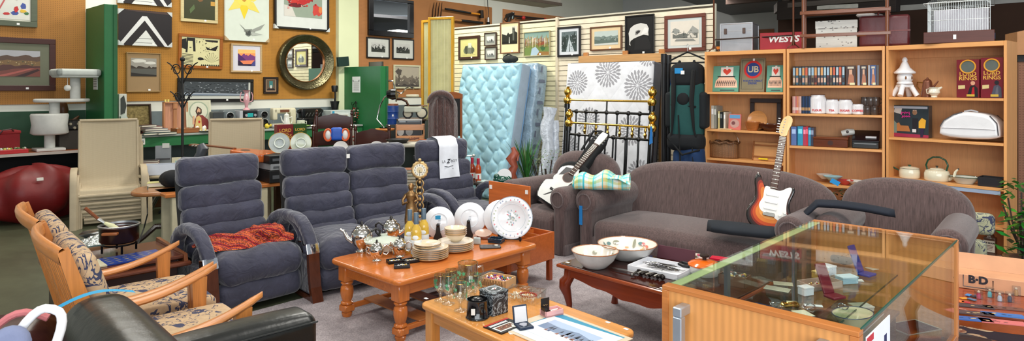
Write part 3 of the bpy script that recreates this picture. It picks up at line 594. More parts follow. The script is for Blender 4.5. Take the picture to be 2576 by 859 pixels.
# ================================================================ blue-grey recliners
SUEDE=M('suede'); DKW=M('wood',rough=.3,amt=.2,ax='z')
SU=(56,57,74)
def recliner(name,label,x,y,rz,seats=1,sw=.60,group=None,zt=1.0):
    t=T(name,label,'recliner' if seats==1 else 'recliner sofa',(x,y,.012),rz,group)
    W_=sw*seats; x0=-W_/2; k=zt
    def wob(sd,a=.006):
        return lambda p:(p[0],p[1]+a*math.sin(p[0]*23+sd*3+p[2]*9),p[2]+a*.8*math.sin(p[0]*17+sd*5)+a*.5*math.sin(p[0]*41+p[1]*30))
    for s_ in range(seats):
        a=x0+s_*sw+.004; b=a+sw-.008
        sp=[(.335,.90,.108,.085),(.285,.705,.092,.075),(.245,.565,.082,.075),(.205,.44,.078,.08),(.165,.36,.06,.08)]
        for i,(yy,zz,hh,th) in enumerate(sp):
            m=MB(SU); m.rbox(a,b,yy-th,yy+th*.8,zz*k-hh,zz*k+hh,r=min(th,hh)*.68,n=5,puff=(0,.014,.006),wob=wob(i+s_*7))
            m.obj('headrest' if i==0 else 'back_roll',SUEDE,t,sharp=80)
        m=MB(SU); m.rbox(a,b,-.44,.14,.19,.41,r=.10,n=6,puff=(0,.012,.014),wob=wob(9+s_)); m.obj('seat',SUEDE,t,sharp=80)
        m=MB(SU); m.rbox(a,b,-.41,-.26,.03,.215,r=.07,n=5,puff=(0,.015,0),wob=wob(12+s_)); m.obj('footrest',SUEDE,t,sharp=80)
    m=MB((30,30,36)); m.box(x0+.02,-x0-.02,-.30,.26,.02,.25); m.prism([(.19,.22),(.30,.22),(.42,.86*k),(.36,.86*k)],x0+.02,-x0-.02,'x'); m.obj('carcass',PAINT,t)
    outer=[(.24,.30),(.235,.40),(.20,.48),(.13,.545),(.03,.585),(-.08,.59),(-.18,.575),(-.27,.53),(-.335,.465),(-.375,.40)]
    inner=[(-.31,.385),(-.27,.44),(-.21,.485),(-.14,.51),(-.06,.52),(.02,.515),(.09,.485),(.14,.43),(.16,.36),(.165,.30)]
    for sx in (-1,1):
        c=sx*(W_/2+.045)
        m=MB(SU); m.slab(outer+inner,c-.045,c+.045,.026,4,'x'); m.obj('armrest',SUEDE,t,sharp=80)
        m=MB((48,49,64)); m.slab([(.25,.04),(.25,.30),(-.20,.32),(-.36,.30),(-.40,.18),(-.40,.04)],c-.035,c+.035,.02,3,'x'); m.obj('side_panel',SUEDE,t,sharp=80)
        m=MB((215,216,220)); m.slab([(-.372,.405),(-.308,.392),(-.318,.33),(-.392,.335)],c-.05,c+.05,.008,2,'x'); m.obj('chrome_clamp',CHROME,t)['label']='chrome clamp on the arm'
        m=MB((84,46,32)); m.prism([(-.395,.335),(-.36,.335),(-.372,.20),(-.40,.08),(-.43,.0),(-.47,.0),(-.43,.10),(-.412,.20)],c-.04,c+.04,'x'); m.box(c-.035,c+.035,-.44,.25,.0,.03); m.obj('wooden_foot',M('wood',rough=.12,ax='z'),t)['label']='polished dark wooden foot'
    return t
recliner('recliner','single blue-grey suede recliner with a crochet blanket on its seat',-2.03,4.71,48,1,.62)
lv=recliner('recliner_sofa','two-seater blue-grey suede recliner sofa with ribbed back',-1.23,5.30,41.7,2,.575,zt=1.02)
m=MB((240,240,236)); m.box(-.04,-.01,.236,.24,.93,.965); m.obj('price_tag',PAPER,lv)
recliner('recliner','single blue-grey suede recliner with a white cloth over its headrest',-.48,6.22,45,1,.62)
# white cloth over the headrest
def drape(p):
    k=len(p)
    def f(u,v):
        t_=v*(k-1); i=min(int(t_),k-2); a=t_-i; y=p[i][0]*(1-a)+p[i+1][0]*a; z=p[i][1]*(1-a)+p[i+1][1]*a
        return (-.135+.25*u+.012*math.sin(v*5), y-.006*math.sin(u*9+v*4), z)
    return f
P5=[(.44,.80),(.445,.95),(.42,1.02),(.335,1.045),(.255,1.025),(.215,.95),(.207,.88),(.198,.80),(.184,.74),(.174,.68),(.168,.64)]
m=MB((226,230,238)); m.surf(drape(P5),10,44); 
cl=m.obj('headrest_cloth',CLOTH,loc=(-.48,6.22,.012),rz=45,sharp=80); tag(cl,'white cloth with small dark lettering draped over a recliner headrest','cloth')
m=MB((50,52,60)); m.text('LA',.04,-.075,0,0,(50,52,60)); m.text('BOY',.036,.055,0,0,(50,52,60),sx=1.2); m.text('Z',.055,-.022,0,0,(40,42,50),shear=.4,bold=.002)
m.tube([(-.07,0,-.045),(-.02,0,-.056),(.04,0,-.045)],.003); [m.box(-.035+.01*k,-.029+.01*k,-.0005,0,-.079,-.071,col=(150,152,158)) for k in range(8)]; o=m.obj('lettering',PAPER,cl,loc=(-.012,.186,.80)); o.rotation_euler[0]=R(-5)
# crochet blanket
def bl_(u,v):
    x=-.30+.62*u; y=-.05+.34*(v-.5)*(1-.35*abs(u-.5)); h=.055*(1-abs(2*v-1)**3)*(.5+.6*math.sin(u*3.1)+.22*math.sin(u*14+v*7)+.12*math.sin(v*21+u*5))
    return (x+.02*math.sin(v*8),y+.02*math.sin(u*11),.0+max(0,h)*1.25)
m=MB((190,60,50)); m.surf(bl_,60,26); m.rbox(.06,.30,-.17,.04,.0,.10,r=.05,n=4,wob=lambda p:(p[0],p[1]+.012*math.sin(p[0]*50),p[2]+.01*math.sin(p[0]*70+p[1]*30)))
for k in range(4): m.tube([(.10+.04*math.cos(a/3)+k*.008,-.18-.0,.05+(.045-k*.011)*math.sin(a/3)) for a in range(0,16)],.009,6,col=(150,24,44))
o=m.obj('crochet_blanket',M('crochet'),loc=(-1.98,4.60,.432),rz=44,sharp=80); tag(o,'crumpled red, orange and purple crochet blanket on the single recliner','blanket')
# ================================================================ brown chenille suite
CHEN=M('chenille'); CB=(90,72,70)
def arch(w,zt,zs,z0,n=20,pw=3.2):
    P=[(0,z0)]; P=[(0.02,z0)]
    for i in range(n+1):
        a=PI*(1-i/n); c=math.cos(a); s=math.sin(a)
        P.append((w/2+w/2*math.copysign(abs(c)**(2/pw),c), zs+(zt-zs)*abs(s)**(2/pw)))
    P.append((w-.02,z0)); return P[::-1]
def sofa(name,label,cat,x,y,rz,w,d=.92,zt=.88,za=.62,aw=.18,group=None,lean=12):
    t=T(name,label,cat,(x,y,.012),rz,group)
    m=MB(CB); m.slab(arch(w,zt-.02,zt-.34,.0,28,2.9),0,.20,.09,6,'y')
    o=m.obj('backrest',CHEN,t,loc=(0,d-.34,.02),sharp=80); o.rotation_euler[0]=R(-lean)
    m=MB(CB); m.rbox(aw-.02,w-aw+.02,.02,d-.22,.13,.34,r=.06,n=5,puff=(0,.02,.055)); m.obj('seat_cushion',CHEN,t,sharp=80)
    m=MB((104,90,90)); m.rbox(aw*.5,w-aw*.5,.035,d-.12,.01,.20,r=.02,n=2); m.obj('base',CHEN,t,sharp=80)
    for sx in (0,1):
        c=aw/2 if sx==0 else w-aw/2; r=aw*.62; zc=za-r
        P=[(c+r*math.cos(a_),zc+r*math.sin(a_)) for a_ in [R(-40+ (260/22)*i) for i in range(23)]]
        P+=[(c-aw*.34,zc-r*.9),(c-aw*.34,.0),(c+aw*.34,.0),(c+aw*.34,zc-r*.9)]
        m=MB(CB); m.slab(P,0,d-.16,.04,4,'y'); ar=m.obj('armrest',CHEN,t,sharp=80)
        m=MB((98,84,84)); m.tube([(c+r*.62*math.cos(a_),.0-.003,zc+r*.62*math.sin(a_)) for a_ in [2*PI*i/24 for i in range(24)]],.006,6,closed=True); m.obj('piping',CHEN,ar)
        m=MB((92,80,80)); m.rbox(c-aw*.42,c+aw*.42,.02,d-.2,-.005,.10,r=.02,n=2); m.obj('skirt',CHEN,t,sharp=80)
    return t
so=sofa('sofa','large brown chenille sofa with arched back, electric guitar on its seat','sofa',.58,5.77,-42.3,1.96,.98)
m=MB((26,120,190)); m.box(.045,.075,-.012,-.004,.30,.47); m.text('$495',.05,.06,-.0135,.385,(16,60,110),ry=90,rx=90) if False else None; m.obj('blue_tape',PAPER,so)['label']='strip of blue masking tape on the arm front'
sofa('armchair','brown chenille armchair holding the black and white guitar','armchair',-.115,6.35,-46,.85,.92,zt=.91)
sofa('armchair','brown chenille armchair behind the glass display case','armchair',2.195,4.63,-40.5,.90,.92,zt=.86)
# ================================================================ stacked sling garden chairs
SLG=M('sling'); FR=(176,160,132)
def sling(zs,label,x,y,rz,group,tags=True):
    t=T('sling_chair',label,'chair',(x,y,0),rz,group); w=.29
    m=MB((196,180,150)); 
    P=[(-.24,zs-.03),(-.22,zs+.015),(-.16,zs+.03),(0,zs),(.14,zs+.02),(.19,zs+.08),(.22,zs+.2),(.27,zs+.45),(.315,zs+.72),(.32,zs+.76)]
    def f(u,v):
        q=v*(len(P)-1); i=min(int(q),len(P)-2); a=q-i; return (-w+2*w*u, P[i][0]*(1-a)+P[i+1][0]*a+.02*math.sin(PI*u), P[i][1]*(1-a)+P[i+1][1]*a-.012*math.sin(PI*u)*(v<.5))
    m.surf(f,8,36); m.obj('sling_seat',SLG,t,sharp=80)
    m=MB(FR)
    for sx in (-1,1):
        m.tube([(sx*w,p[0],p[1]-.005) for p in P],.016,8)
    m.tube([(-w,P[-1][0],P[-1][1]),(w,P[-1][0],P[-1][1])],.016,8); m.tube([(-w,-.24,zs-.05),(w,-.24,zs-.05)],.02,8); m.box(-w,w,-.235,-.215,zs-.10,zs-.04,.004); m.obj('frame',PAINT,t)
    for sx in (-1,1):
        m=MB(FR); c=sx*(w+.045)
        o=[(.30,zs+.17),(.20,zs+.225),(.05,zs+.245),(-.12,zs+.24),(-.22,zs+.20),(-.27,zs+.12),(-.29,zs-.05),(-.31,0)]
        i_=[(-.255,0),(-.235,zs-.05),(-.215,zs+.10),(-.17,zs+.17),(-.10,zs+.20),(.05,zs+.21),(.20,zs+.19),(.29,zs+.14)]
        m.slab(o+i_,c-.034,c+.034,.01,2,'x'); m.obj('armrest',PAINT,t)
    for sx in (-1,1):
        m=MB(FR); c=sx*(w+.02); m.tube([(c,.14,zs+.02),(c,.26,zs*.5),(c,.34,0.0)],.016,8); m.obj('leg',PAINT,t)
    return t
X,Y=-4.62,7.3
for k,(zz,lb) in enumerate(((.13,'lowest'),(.22,'second from the bottom'),(.31,'third from the bottom'),(.40,'topmost'))):
    sling(zz,'beige sling garden chair, %s of the stack of four at the left'%lb,X-.0,Y-.03*k+.09,33,'left stack of sling chairs')
for k,(zz,lb) in enumerate(((.30,'lower one'),(.40,'upper one'))):
    sling(zz,'beige sling garden chair, %s of the pair behind the single recliner'%lb,-3.22,7.45-.04*k,22,'middle stack of sling chairs')
# ================================================================ wooden easy chairs with floral cushions
HON=(200,128,66); WY=M('wood',rough=.3,ax='y'); WX=M('wood',rough=.3,ax='x'); WZ=M('wood',rough=.3,ax='z'); FLO=M('floral'); FB=(190,162,128)
def easy(label,x,y,rz=-47.5):
    t=T('easy_chair',label,'armchair',(x,y,0),rz,'wooden easy chairs'); w=.63; zt=.93
    m=MB(HON)
    top=[(w*i/12, -.035*math.sin(PI*i/12)) for i in range(13)]
    for i in range(12):
        pass
    def rail(u,v):
        i=u*12; a=2*PI*v; return (w*u, -.045*math.sin(PI*u)+.018*math.cos(a), zt+.035*math.sin(a)+(.0 if True else 0)-.012*math.cos(a)+.02*math.sin(PI*u))
    m.surf(rail,24,10); m.obj('top_rail',WX,t,sharp=80)
    for sx in (0,1):
        c=.012 if sx==0 else w-.012
        m=MB(HON); m.prism([(-.02,zt+.02),(.015,zt+.035),(.235,.30),(.16,.27)],c-.014,c+.014,'x'); m.obj('back_post',WZ,t)
        m=MB(HON); m.prism([(.13,.34),(.19,.34),(.10,.0),(.06,.0)],c-.016,c+.016,'x'); m.obj('leg',WZ,t)
        m=MB(HON); m.prism([(.60,.60),(.67,.60),(.65,.0),(.62,.0)],c-.02,c+.02,'x'); m.obj('leg',WZ,t)
        m=MB(HON)
        def arm(u,v,c=c):
            wd=.018+.016*math.sin(PI*min(1,u*1.15)); a=2*PI*v; y=.10+.62*u; z=.55-.035*math.sin(PI*u*.9)+.10*u*u
            wd*= (1 if u<.93 else max(.25,(1-u)/.07)); return (c+wd*1.3*math.copysign(abs(math.cos(a))**.7,math.cos(a)), y, z+.014*math.copysign(abs(math.sin(a))**.7,math.sin(a)))
        m.surf(arm,26,12); m.obj('armrest',WY,t,sharp=80)
        m=MB(HON); m.box(c-.012,c+.012,.16,.65,.27,.33,.004); m.obj('side_rail',WY,t)
    m=MB(HON); m.box(.02,w-.02,.625,.65,.27,.33,.004); m.box(.02,w-.02,.17,.195,.27,.33,.004); m.obj('cross_rail',WX,t)
    for k in range(5):
        c=.09+k*(w-.18)/4; m=MB(HON); m.prism([(-.02,zt),(-.008,zt),(.19,.30),(.175,.30)],c-.018,c+.018,'x'); m.obj('back_slat',WZ,t)
    m=MB(FB); m.rbox(.035,w-.035,.20,.75,.33,.46,r=.03,n=4,puff=(0,.0,.02)); m.obj('seat_cushion',FLO,t,sharp=80)
    m=MB(FB); m.rbox(.03,w-.03,-.035,.04,.0,.53,r=.03,n=4,puff=(0,.015,.01)); o=m.obj('back_cushion',FLO,t,loc=(0,.215,.41),sharp=80); o.rotation_euler[0]=R(17)
    m=MB((240,240,236)); m.box(w-.03,w-.0,.45,.48,.548,.551); m.obj('price_tag',PAPER,t)
    return t
easy('honey wood easy chair with floral cushions, the farther of two side by side',-2.49,3.25)
easy('honey wood easy chair with floral cushions, the nearer one beside the black leather chair',-2.046,2.765)
# ---- black leather armchair in the foreground
t=T('leather_armchair','black leather armchair in the foreground with blue tape across its back','armchair',(-1.54,2.19,0),-46)
BLK=(19,22,21); LE=M('leather',rough=.3,amt=.05)
m=MB(BLK); m.rbox(0,.86,-.02,.20,.05,.82,r=.085,n=6,puff=(.0,.015,.02)); m.obj('backrest',LE,t,sharp=80)
m=MB(BLK); m.rbox(-.02,.17,.16,.86,.03,.60,r=.05,n=5,puff=(.01,0,.015)); ar=m.obj('armrest',LE,t,sharp=80)
m=MB(BLK); m.rbox(.72,.90,.16,.86,.03,.60,r=.05,n=5,puff=(.01,0,.015)); m.obj('armrest',LE,t,sharp=80)
m=MB(BLK); m.rbox(.17,.71,.17,.84,.12,.42,r=.05,n=4,puff=(0,0,.03)); m.obj('seat',LE,t,sharp=80)
m=MB((44,46,46)); m.tube([(-.022,.30,.565),(-.024,.60,.565),(-.015,.85,.56)],.004,6); m.tube([(.172,.20,.575),(.174,.60,.575),(.168,.85,.57)],.004,6); m.obj('piping',LE,ar)
m=MB((36,150,196)); m.surf(lambda u,v:(.045+.035*v+.03*u,-.03+.22*u,.825+.022*math.sin(PI*u)-.012*(1-u)**3),12,2); m.obj('blue_tape',PAPER,t)['label']='strip of blue masking tape with handwritten price'
# maroon pouffe, padded stool
m=MB((66,30,36)); m.rbox(-.42,.42,-.36,.36,0,.36,r=.14,n=6,puff=(.02,.02,.05),wob=lambda p:(p[0],p[1],p[2]+.012*math.sin(p[0]*22+p[1]*9)*(p[2]>.2)))
o=m.obj('leather_pouffe',M('leather',rough=.3),loc=(-2.62,2.98,0),rz=20,sharp=80); tag(o,'creased maroon leather pouffe on the floor at the lower left corner','pouffe')
t=T('padded_stool','blue-grey padded seat in a white tubular frame with pink checked trim, lower left corner','folding seat',(-1.43,1.62,-.0),18)
def loop(w,h,n=28,zc=.0,y=0,pw=2.8): return [(w*math.copysign(abs(math.cos(a))**(2/pw),math.cos(a)),y,zc+h*math.copysign(abs(math.sin(a))**(2/pw),math.sin(a))) for a in [2*PI*i/n for i in range(n)]]
m=MB((236,236,238)); m.M=Matrix.Translation((.15,0,.81))@Matrix.Rotation(R(22),4,'Y')@Matrix.Rotation(R(-20),4,'X'); m.tube(loop(.05,.155),.012,10,closed=True); m.obj('tubular_frame',GLOSS,t)
m=MB((122,130,160)); m.M=Matrix.Translation((.105,-.04,.82))@Matrix.Rotation(R(22),4,'Y')@Matrix.Rotation(R(-20),4,'X'); m.slab([(p[0],p[2]) for p in loop(.062,.12,pw=2.2)][::-1],-.02,.03,.022,4,'y'); m.obj('pad',CLOTH,t,sharp=80)
m=MB((190,110,112)); m.M=Matrix.Translation((.10,.02,.79))@Matrix.Rotation(R(22),4,'Y')@Matrix.Rotation(R(-20),4,'X'); m.tube([p for p in loop(.085,.16,y=.03) if p[0]<.03 and p[2]>-.1],.010,8); m.obj('checked_trim',CLOTH,t)
m=MB((236,236,238)); [m.tube([(.10+x*.3,y*.3,.72),(.06+x,y,0)],.012,8) for x in (-.12,.12) for y in (-.15,.15)]; m.obj('legs',GLOSS,t)
m=MB((240,240,238)); m.M=Matrix.Translation((.105,-.04,.82))@Matrix.Rotation(R(22),4,'Y')@Matrix.Rotation(R(-20),4,'X'); m.box(-.006,.006,-.024,-.0205,.0,.05); m.obj('price_tag',PAPER,t)
# ================================================================ coffee tables
OR=(200,114,52)
def rrect(w,d,r,n=6):
    P=[]
    for cx,cy,a0 in ((w-r,d-r,0),(r,d-r,90),(r,r,180),(w-r,r,270)):
        for i in range(n+1): a=R(a0+90*i/n); P.append((cx+r*math.cos(a),cy+r*math.sin(a)))
    return P
t=T('coffee_table','orange pine coffee table with chunky turned legs, crowded with plates and silverware','coffee table',(-.675,3.748,.012),46.5)
TX=M('wood',rough=.16,ax='x',amt=.16); TZ=M('wood',rough=.18,ax='z',amt=.16); TY=M('wood',rough=.2,ax='y',amt=.16)
w_,d_=1.27,.765; zt=.388
m=MB(OR); m.slab(rrect(w_,d_,.05),zt-.035,zt,.014,4,'z'); m.obj('tabletop',TX,t,sharp=50)
m=MB(OR); m.box(.08,w_-.08,.06,.08,zt-.115,zt-.035,.003); m.box(.08,w_-.08,d_-.08,d_-.06,zt-.115,zt-.035,.003); m.box(.06,.08,.08,d_-.08,zt-.115,zt-.035,.003); m.box(w_-.08,w_-.06,.08,d_-.08,zt-.115,zt-.035,.003); m.obj('apron',TX,t)
for cx in (.085,w_-.085):
    for cy in (.085,d_-.085):
        m=MB(OR); m.box(cx-.042,cx+.042,cy-.042,cy+.042,zt-.15,zt-.035,.006)
        m.lathe([(.030,zt-.15),(.040,zt-.155),(.042,zt-.162),(.036,zt-.172),(.030,zt-.178),(.040,zt-.188),(.043,zt-.205),(.044,zt-.23),(.038,zt-.262),(.030,zt-.285),(.040,zt-.292),(.042,zt-.30),(.032,zt-.31)],20,cx,cy)
        m.box(cx-.04,cx+.04,cy-.04,cy+.04,zt-.355,zt-.31,.008); m.lathe([(.028,zt-.355),(.036,zt-.365),(.03,zt-.388)],16,cx,cy); m.obj('leg',TZ,t)
m=MB(OR); m.box(.09,w_-.09,.075,.105,.045,.075,.004); m.box(.09,w_-.09,d_-.105,d_-.075,.045,.075,.004); m.obj('stretcher',TX,t)
for k in range(4): m=MB((176,110,60)); x=.22+k*.25; m.box(x,x+.12,.075,d_-.075,.075,.085,.002); m.obj('shelf_slat',TY,t)
t2=T('coffee_table','pale honey pine coffee table with rounded corners in the foreground, holding glasses','coffee table',(-.50,3.395,.012),-48.4)
LP=(214,146,76); zt=.388
m=MB(LP); m.slab(rrect(1.02,.56,.05),zt-.028,zt,.010,4,'z'); m.obj('tabletop',TX,t2,sharp=50)
m=MB(LP); m.box(.05,.97,.035,.055,zt-.095,zt-.028,.003); m.box(.05,.97,.505,.525,zt-.095,zt-.028,.003); m.box(.035,.055,.05,.51,zt-.095,zt-.028,.003); m.box(.965,.985,.05,.51,zt-.095,zt-.028,.003); m.obj('apron',TX,t2)
for cx in (.055,.965):
    for cy in (.055,.505): m=MB(LP); m.box(cx-.03,cx+.03,cy-.03,cy+.03,0,zt-.028,.006); m.obj('leg',TZ,t2)
m=MB(LP); m.box(.08,.94,.06,.50,.10,.115,.003); m.obj('lower_shelf',TX,t2)
# queen anne table
t3=T('coffee_table','dark red mahogany coffee table with scalloped apron and curved legs, beside the display case','coffee table',(.304,4.163,.012),-45.5)
MH=(86,30,16); w_,d_=1.15,.60; zt=.388
m=MB((58,24,18)); m.slab(rrect(w_,d_,.03),zt-.022,zt,.010,4,'z'); m.obj('tabletop',M('wood',rough=.08,ax='x',amt=.15),t3,sharp=50)
m=MB((150,68,30))
m.tube([(x,-.004,zt-.016) for x in (.0,.3,.6,.9,w_)]+[(w_+.004,d_/2,zt-.016),(w_,d_+.004,zt-.016),(0,d_+.004,zt-.016),(-.004,d_/2,zt-.016)],.012,8,closed=True); m.obj('moulded_edge',M('wood',rough=.15),t3)
def scal(L,depth=.10):
    P=[(0,zt-.022)]; n=40
    for i in range(n+1):
        u=i/n; h=.055+.055*abs(math.sin(PI*u*1.0))**.6*0+ .028*math.cos(u*2*PI*1)+.0; c=abs(u-.5)*2
        h=.05+.07*(1-c)**.8+ (.05 if c>.9 else 0)*(c-.9)*10+ .008*math.cos(u*PI*10)*(1-c)
        P.append((u*L,zt-.022-h))
    P.append((L,zt-.022)); return P[::-1]
m=MB((132,52,24))
for ax,c,L in (('y',.03,w_-.08),('y',d_-.045,w_-.08)): m.M=Matrix.Translation((.04,0,0)); m.prism(scal(L),c,c+.015,ax)
m.M=Matrix.Translation((0,.04,0))
for c in (.03,w_-.045): m.prism(scal(d_-.08),c,c+.015,'x')
m.obj('scalloped_apron',M('wood',rough=.2,amt=.15),t3)
for cx,sx in ((.05,-1),(w_-.05,1)):
    for cy,sy in ((.05,-1),(d_-.05,1)):
        m=MB((120,46,22)); m.tube([(cx,cy,zt-.03),(cx,cy,zt-.09),(cx+sx*.018,cy+sy*.018,zt-.125),(cx+sx*.020,cy+sy*.020,zt-.16),(cx+sx*.008,cy+sy*.008,zt-.21),(cx,cy,zt-.27),(cx,cy,zt-.32),(cx+sx*.01,cy+sy*.01,zt-.36),(cx+sx*.014,cy+sy*.014,zt-.388)],[.032,.036,.042,.038,.027,.020,.017,.022,.026],12); m.obj('leg',M('wood',rough=.15,ax='z',amt=.15),t3)
# sewing table (open lid) behind the orange table
t=T('sewing_box_table','orange teak sewing table with its lid upright and divided tray open','sewing table',(-.474,5.077,.012),RA)
TK=(186,96,44)
m=MB(TK); m.box(0,.60,0,.018,.17,.385,.003); m.box(0,.60,.532,.55,.17,.385,.003); m.box(0,.018,.018,.532,.17,.385,.003); m.box(.582,.60,.018,.532,.17,.385,.003); m.box(.018,.582,.018,.532,.17,.18); m.obj('carcass',TX,t)
m=MB((200,110,50)); 
for q_ in (.2,.39): m.box(q_,q_+.008,.018,.532,.33,.375)
for q_ in (.14,.28,.41): m.box(.018,.582,q_,q_+.008,.33,.375)
m.box(.018,.582,.018,.532,.32,.33,col=(150,66,24)); m.obj('divided_tray',TX,t)
for cx in (.03,.57):
    for cy in (.03,.52): m=MB((150,66,28)); m.box(cx-.02,cx+.02,cy-.02,cy+.02,0,.17,.004); m.obj('leg',TZ,t)
m=MB((196,106,52)); m.box(-.01,.45,.42,.436,.385,.745,.004); lid=m.obj('lid',TX,t)
for q_ in ((.02,.70),(.42,.70)): m=MB((236,236,232)); m.box(q_[0]-.012,q_[0]+.012,.412,.419,q_[1]-.02,q_[1]+.012); m.obj('price_tag',PAPER,lid)
# ================================================================ things on the workbench
def wb(px,d,z=.902): v=WB.xy(px,-d); return (v.x,v.y,z)
def ww(a,b,d): return WB.s_of(b,-d)-WB.s_of(a,-d)
def hh(px,y0,y1,d): return (y1-y0)/F*WB.xy(px,-d).y
def flatbook(label,loc,rz,w,d,h,col,group=None,cat='book',name='book'):
    t=T(name,label,cat,loc,rz,group)
    m=MB(col); m.box(-w/2,w/2,-d/2,d/2,0,.003); m.box(-w/2,w/2,-d/2,d/2,h-.003,h); m.box(-w/2,w/2,d/2-.003,d/2,0,h); m.obj('cover',PRINT,t)
    m=MB((222,214,196)); m.box(-w/2+.004,w/2-.004,-d/2+.004,d/2-.003,.003,h-.003); m.obj('pages',PAPER,t); return t
def single(m,name,mat,label,cat,loc,rz=0,group=None,sharp=40):
    o=m.obj(name,mat,loc=loc,rz=rz,sharp=sharp); return tag(o,label,cat,group)
# white carton with figure
m=MB((206,206,196)); w=ww(293,313,.5); m.box(0,w,-.1,.06,0,.56,.004)
t=single(m,'white_carton',PAPER,'tall white carton with a pale figure beside the green partition','box',wb(293,.45),RB)
m=MB((60,64,60)); m.prism([(.02,.5),(.06,.54),(.09,.4),(.07,.3),(.02,.28)],-.104,-.1,'y'); m.prism([(.01,.0),(.1,.0),(.1,.22),(.06,.3),(.01,.26)],-.15,-.10,'y',col=(196,206,196)); m.obj('printed_figure',PRINT,t)
# red pan
t=T('frying_pan','flat red enamel pan at the left end of the workbench','pan',wb(322,.60),RB)
m=MB((150,24,24)); m.lathe([(.001,.0),(.15,.0),(.19,.03),(.195,.03),(.15,.008),(.001,.008)],28,sy=.6); m.obj('pan_body',GLOSS,t); m=MB((170,30,30)); m.box(.17,.30,-.015,.015,.02,.035,.004); m.obj('handle',GLOSS,t)
# old open case
w=ww(317,402,.4); t=T('open_case','old open case with worn gold lining leaning against the wall','case',wb(317,.55),RB)
m=MB((62,38,26)); m.box(0,w,-.02,.34,0,.05,.004); m.obj('case_base',M('wood',amt=.2),t)
h_=.36; lidm=MB((54,34,24)); lidm.box(0,w,0,.02,0,h_,.004); [lidm.box(*q,.004) for q in ((0,.02,-.05,0,0,h_),(w-.02,w,-.05,0,0,h_),(0,w,-.05,0,h_-.02,h_))]; l_=lidm.obj('lid',M('wood',amt=.2),t,loc=(0,.36,.05)); l_.rotation_euler[0]=R(-8)
m=MB((124,110,70)); m.box(.02,w-.02,-.006,0,.01,h_-.02); m.obj('lining',M('bronze'),l_)
m=MB((196,190,170)); m.box(.05,w-.06,-.04,.3,.05,.055,col=(120,70,40)); [m.cyl((.08+.07*k,-.0,.06),(.11+.06*k,.2,.065),.008,col=[(190,180,150),(130,50,40),(60,60,60)][k%3]) for k in range(5)]; m.obj('contents',PLAS,t)
for k,(px,d,z,w_,c,rz_) in enumerate(((388,.64,0,.34,(38,84,70),4),(392,.62,.03,.32,(40,60,90),-3),(386,.62,.058,.30,(34,50,80),6),(378,.6,.086,.26,(120,44,36),-5),(412,.66,0,.26,(30,70,64),12),(366,.62,.11,.2,(70,40,36),10))):
    l=wb(px,d); flatbook(['dark green flat book at the bottom of the workbench pile','navy flat book second in the workbench pile','dark blue flat book in the middle of the workbench pile','reddish flat book high in the workbench pile','teal thin book lying right of the workbench pile','small brown book topmost on the workbench pile'][k],(l[0],l[1],.902+z),RB+rz_,w_,.2,.027,c,'books on the workbench')
# pinkish wooden tray standing, drawer tray, religious picture
w=ww(409,470,.35); t=T('tray_board','pale pink wooden tray standing upright beside the open case','tray',wb(409,.35),RB)
m=MB((196,140,110)); m.box(0,w,0,.02,.0,.44,.003); m.obj('board',M('wood',ax='z'),t); m=MB((184,126,84)); [m.box(*q) for q in ((0,.02,-.04,0,0,.44),(w-.02,w,-.04,0,0,.44),(0,w,-.04,0,.42,.44),(w*.42,w*.56,-.02,0,0,.42),(w*.4,w*.58,-.035,0,.34,.42))]; m.obj('rim',M('wood',ax='z'),t)
m=MB((236,220,120)); [m.cyl((x,-.02,.44),(x,-.02,.475),.012) for x in (.03,.07)]; m.obj('small_figures',PLAS,t)
t=T('trinket_box','small wooden tray full of trinkets on the workbench','tray',wb(466,.60),RB)
m=MB((150,92,50)); [m.box(*q,.003) for q in ((-.16,.16,-.1,-.085,0,.07),(-.16,.16,.085,.1,0,.07),(-.16,-.145,-.1,.1,0,.07),(.145,.16,-.1,.1,0,.07),(-.16,.16,-.1,.1,0,.01))]; m.obj('drawer_box',M('wood'),t)
m=MB(); [m.ball((rnd.uniform(-.12,.12),rnd.uniform(-.07,.07),.05),.022,8,col=rnd.choice([(210,200,180),(120,90,60),(190,160,90),(90,110,100)])) for _ in range(14)]; m.obj('trinkets',PLAS,t)['kind']='stuff'
w=ww(467,530,.38); h_=.46; t=T('religious_picture','unframed picture of a robed bearded figure leaning against the wall','picture',wb(470,.42),RB,rx=-6)
m=MB((206,204,178)); m.box(0,w,0,.012,0,h_); m.obj('board',PAPER,t)
it=[(196,196,170),((150,164,140),blob(.5,.66,.44,.34,20,.02)),((206,206,184),blob(.5,.66,.38,.30,20,.02)),((128,52,46),[(.22,.0),(.98,.0),(.9,.35),(.66,.52),(.4,.52),(.28,.3)]),((206,176,110),[(.28,.0),(.62,.0),(.6,.42),(.5,.5),(.38,.45)]),((66,44,32),blob(.5,.66,.14,.16)),((206,160,126),blob(.5,.67,.075,.09)),((66,44,32),blob(.5,.60,.05,.035)),((206,160,126),[(.2,.2),(.28,.2),(.3,.48),(.22,.5)]),((190,50,40),blob(.5,.28,.05,.05))]
m=MB(); art(m,.02,w-.02,.02,h_-.02,-.001,it); m.obj('painting',PRINT,t)
t=T('plate_of_ornaments','white plate with small yellow and white ornaments, before the religious picture','plate',wb(512,.60),RB)
m=MB((224,222,210)); m.lathe([(.001,.0),(.08,.0),(.15,.02),(.152,.024),(.08,.006),(.001,.006)],28); m.obj('plate',CERAM,t); m=MB(); m.ball((0,0,.03),.04,10,col=(226,200,90),sc=(1,1,.6)); [m.ball((.1*math.cos(k*1.1),.08*math.sin(k*1.1),.05),.025,8,col=(220,216,206),sc=(1,1,1.6)) for k in range(6)]; m.obj('ornaments',CERAM,t)
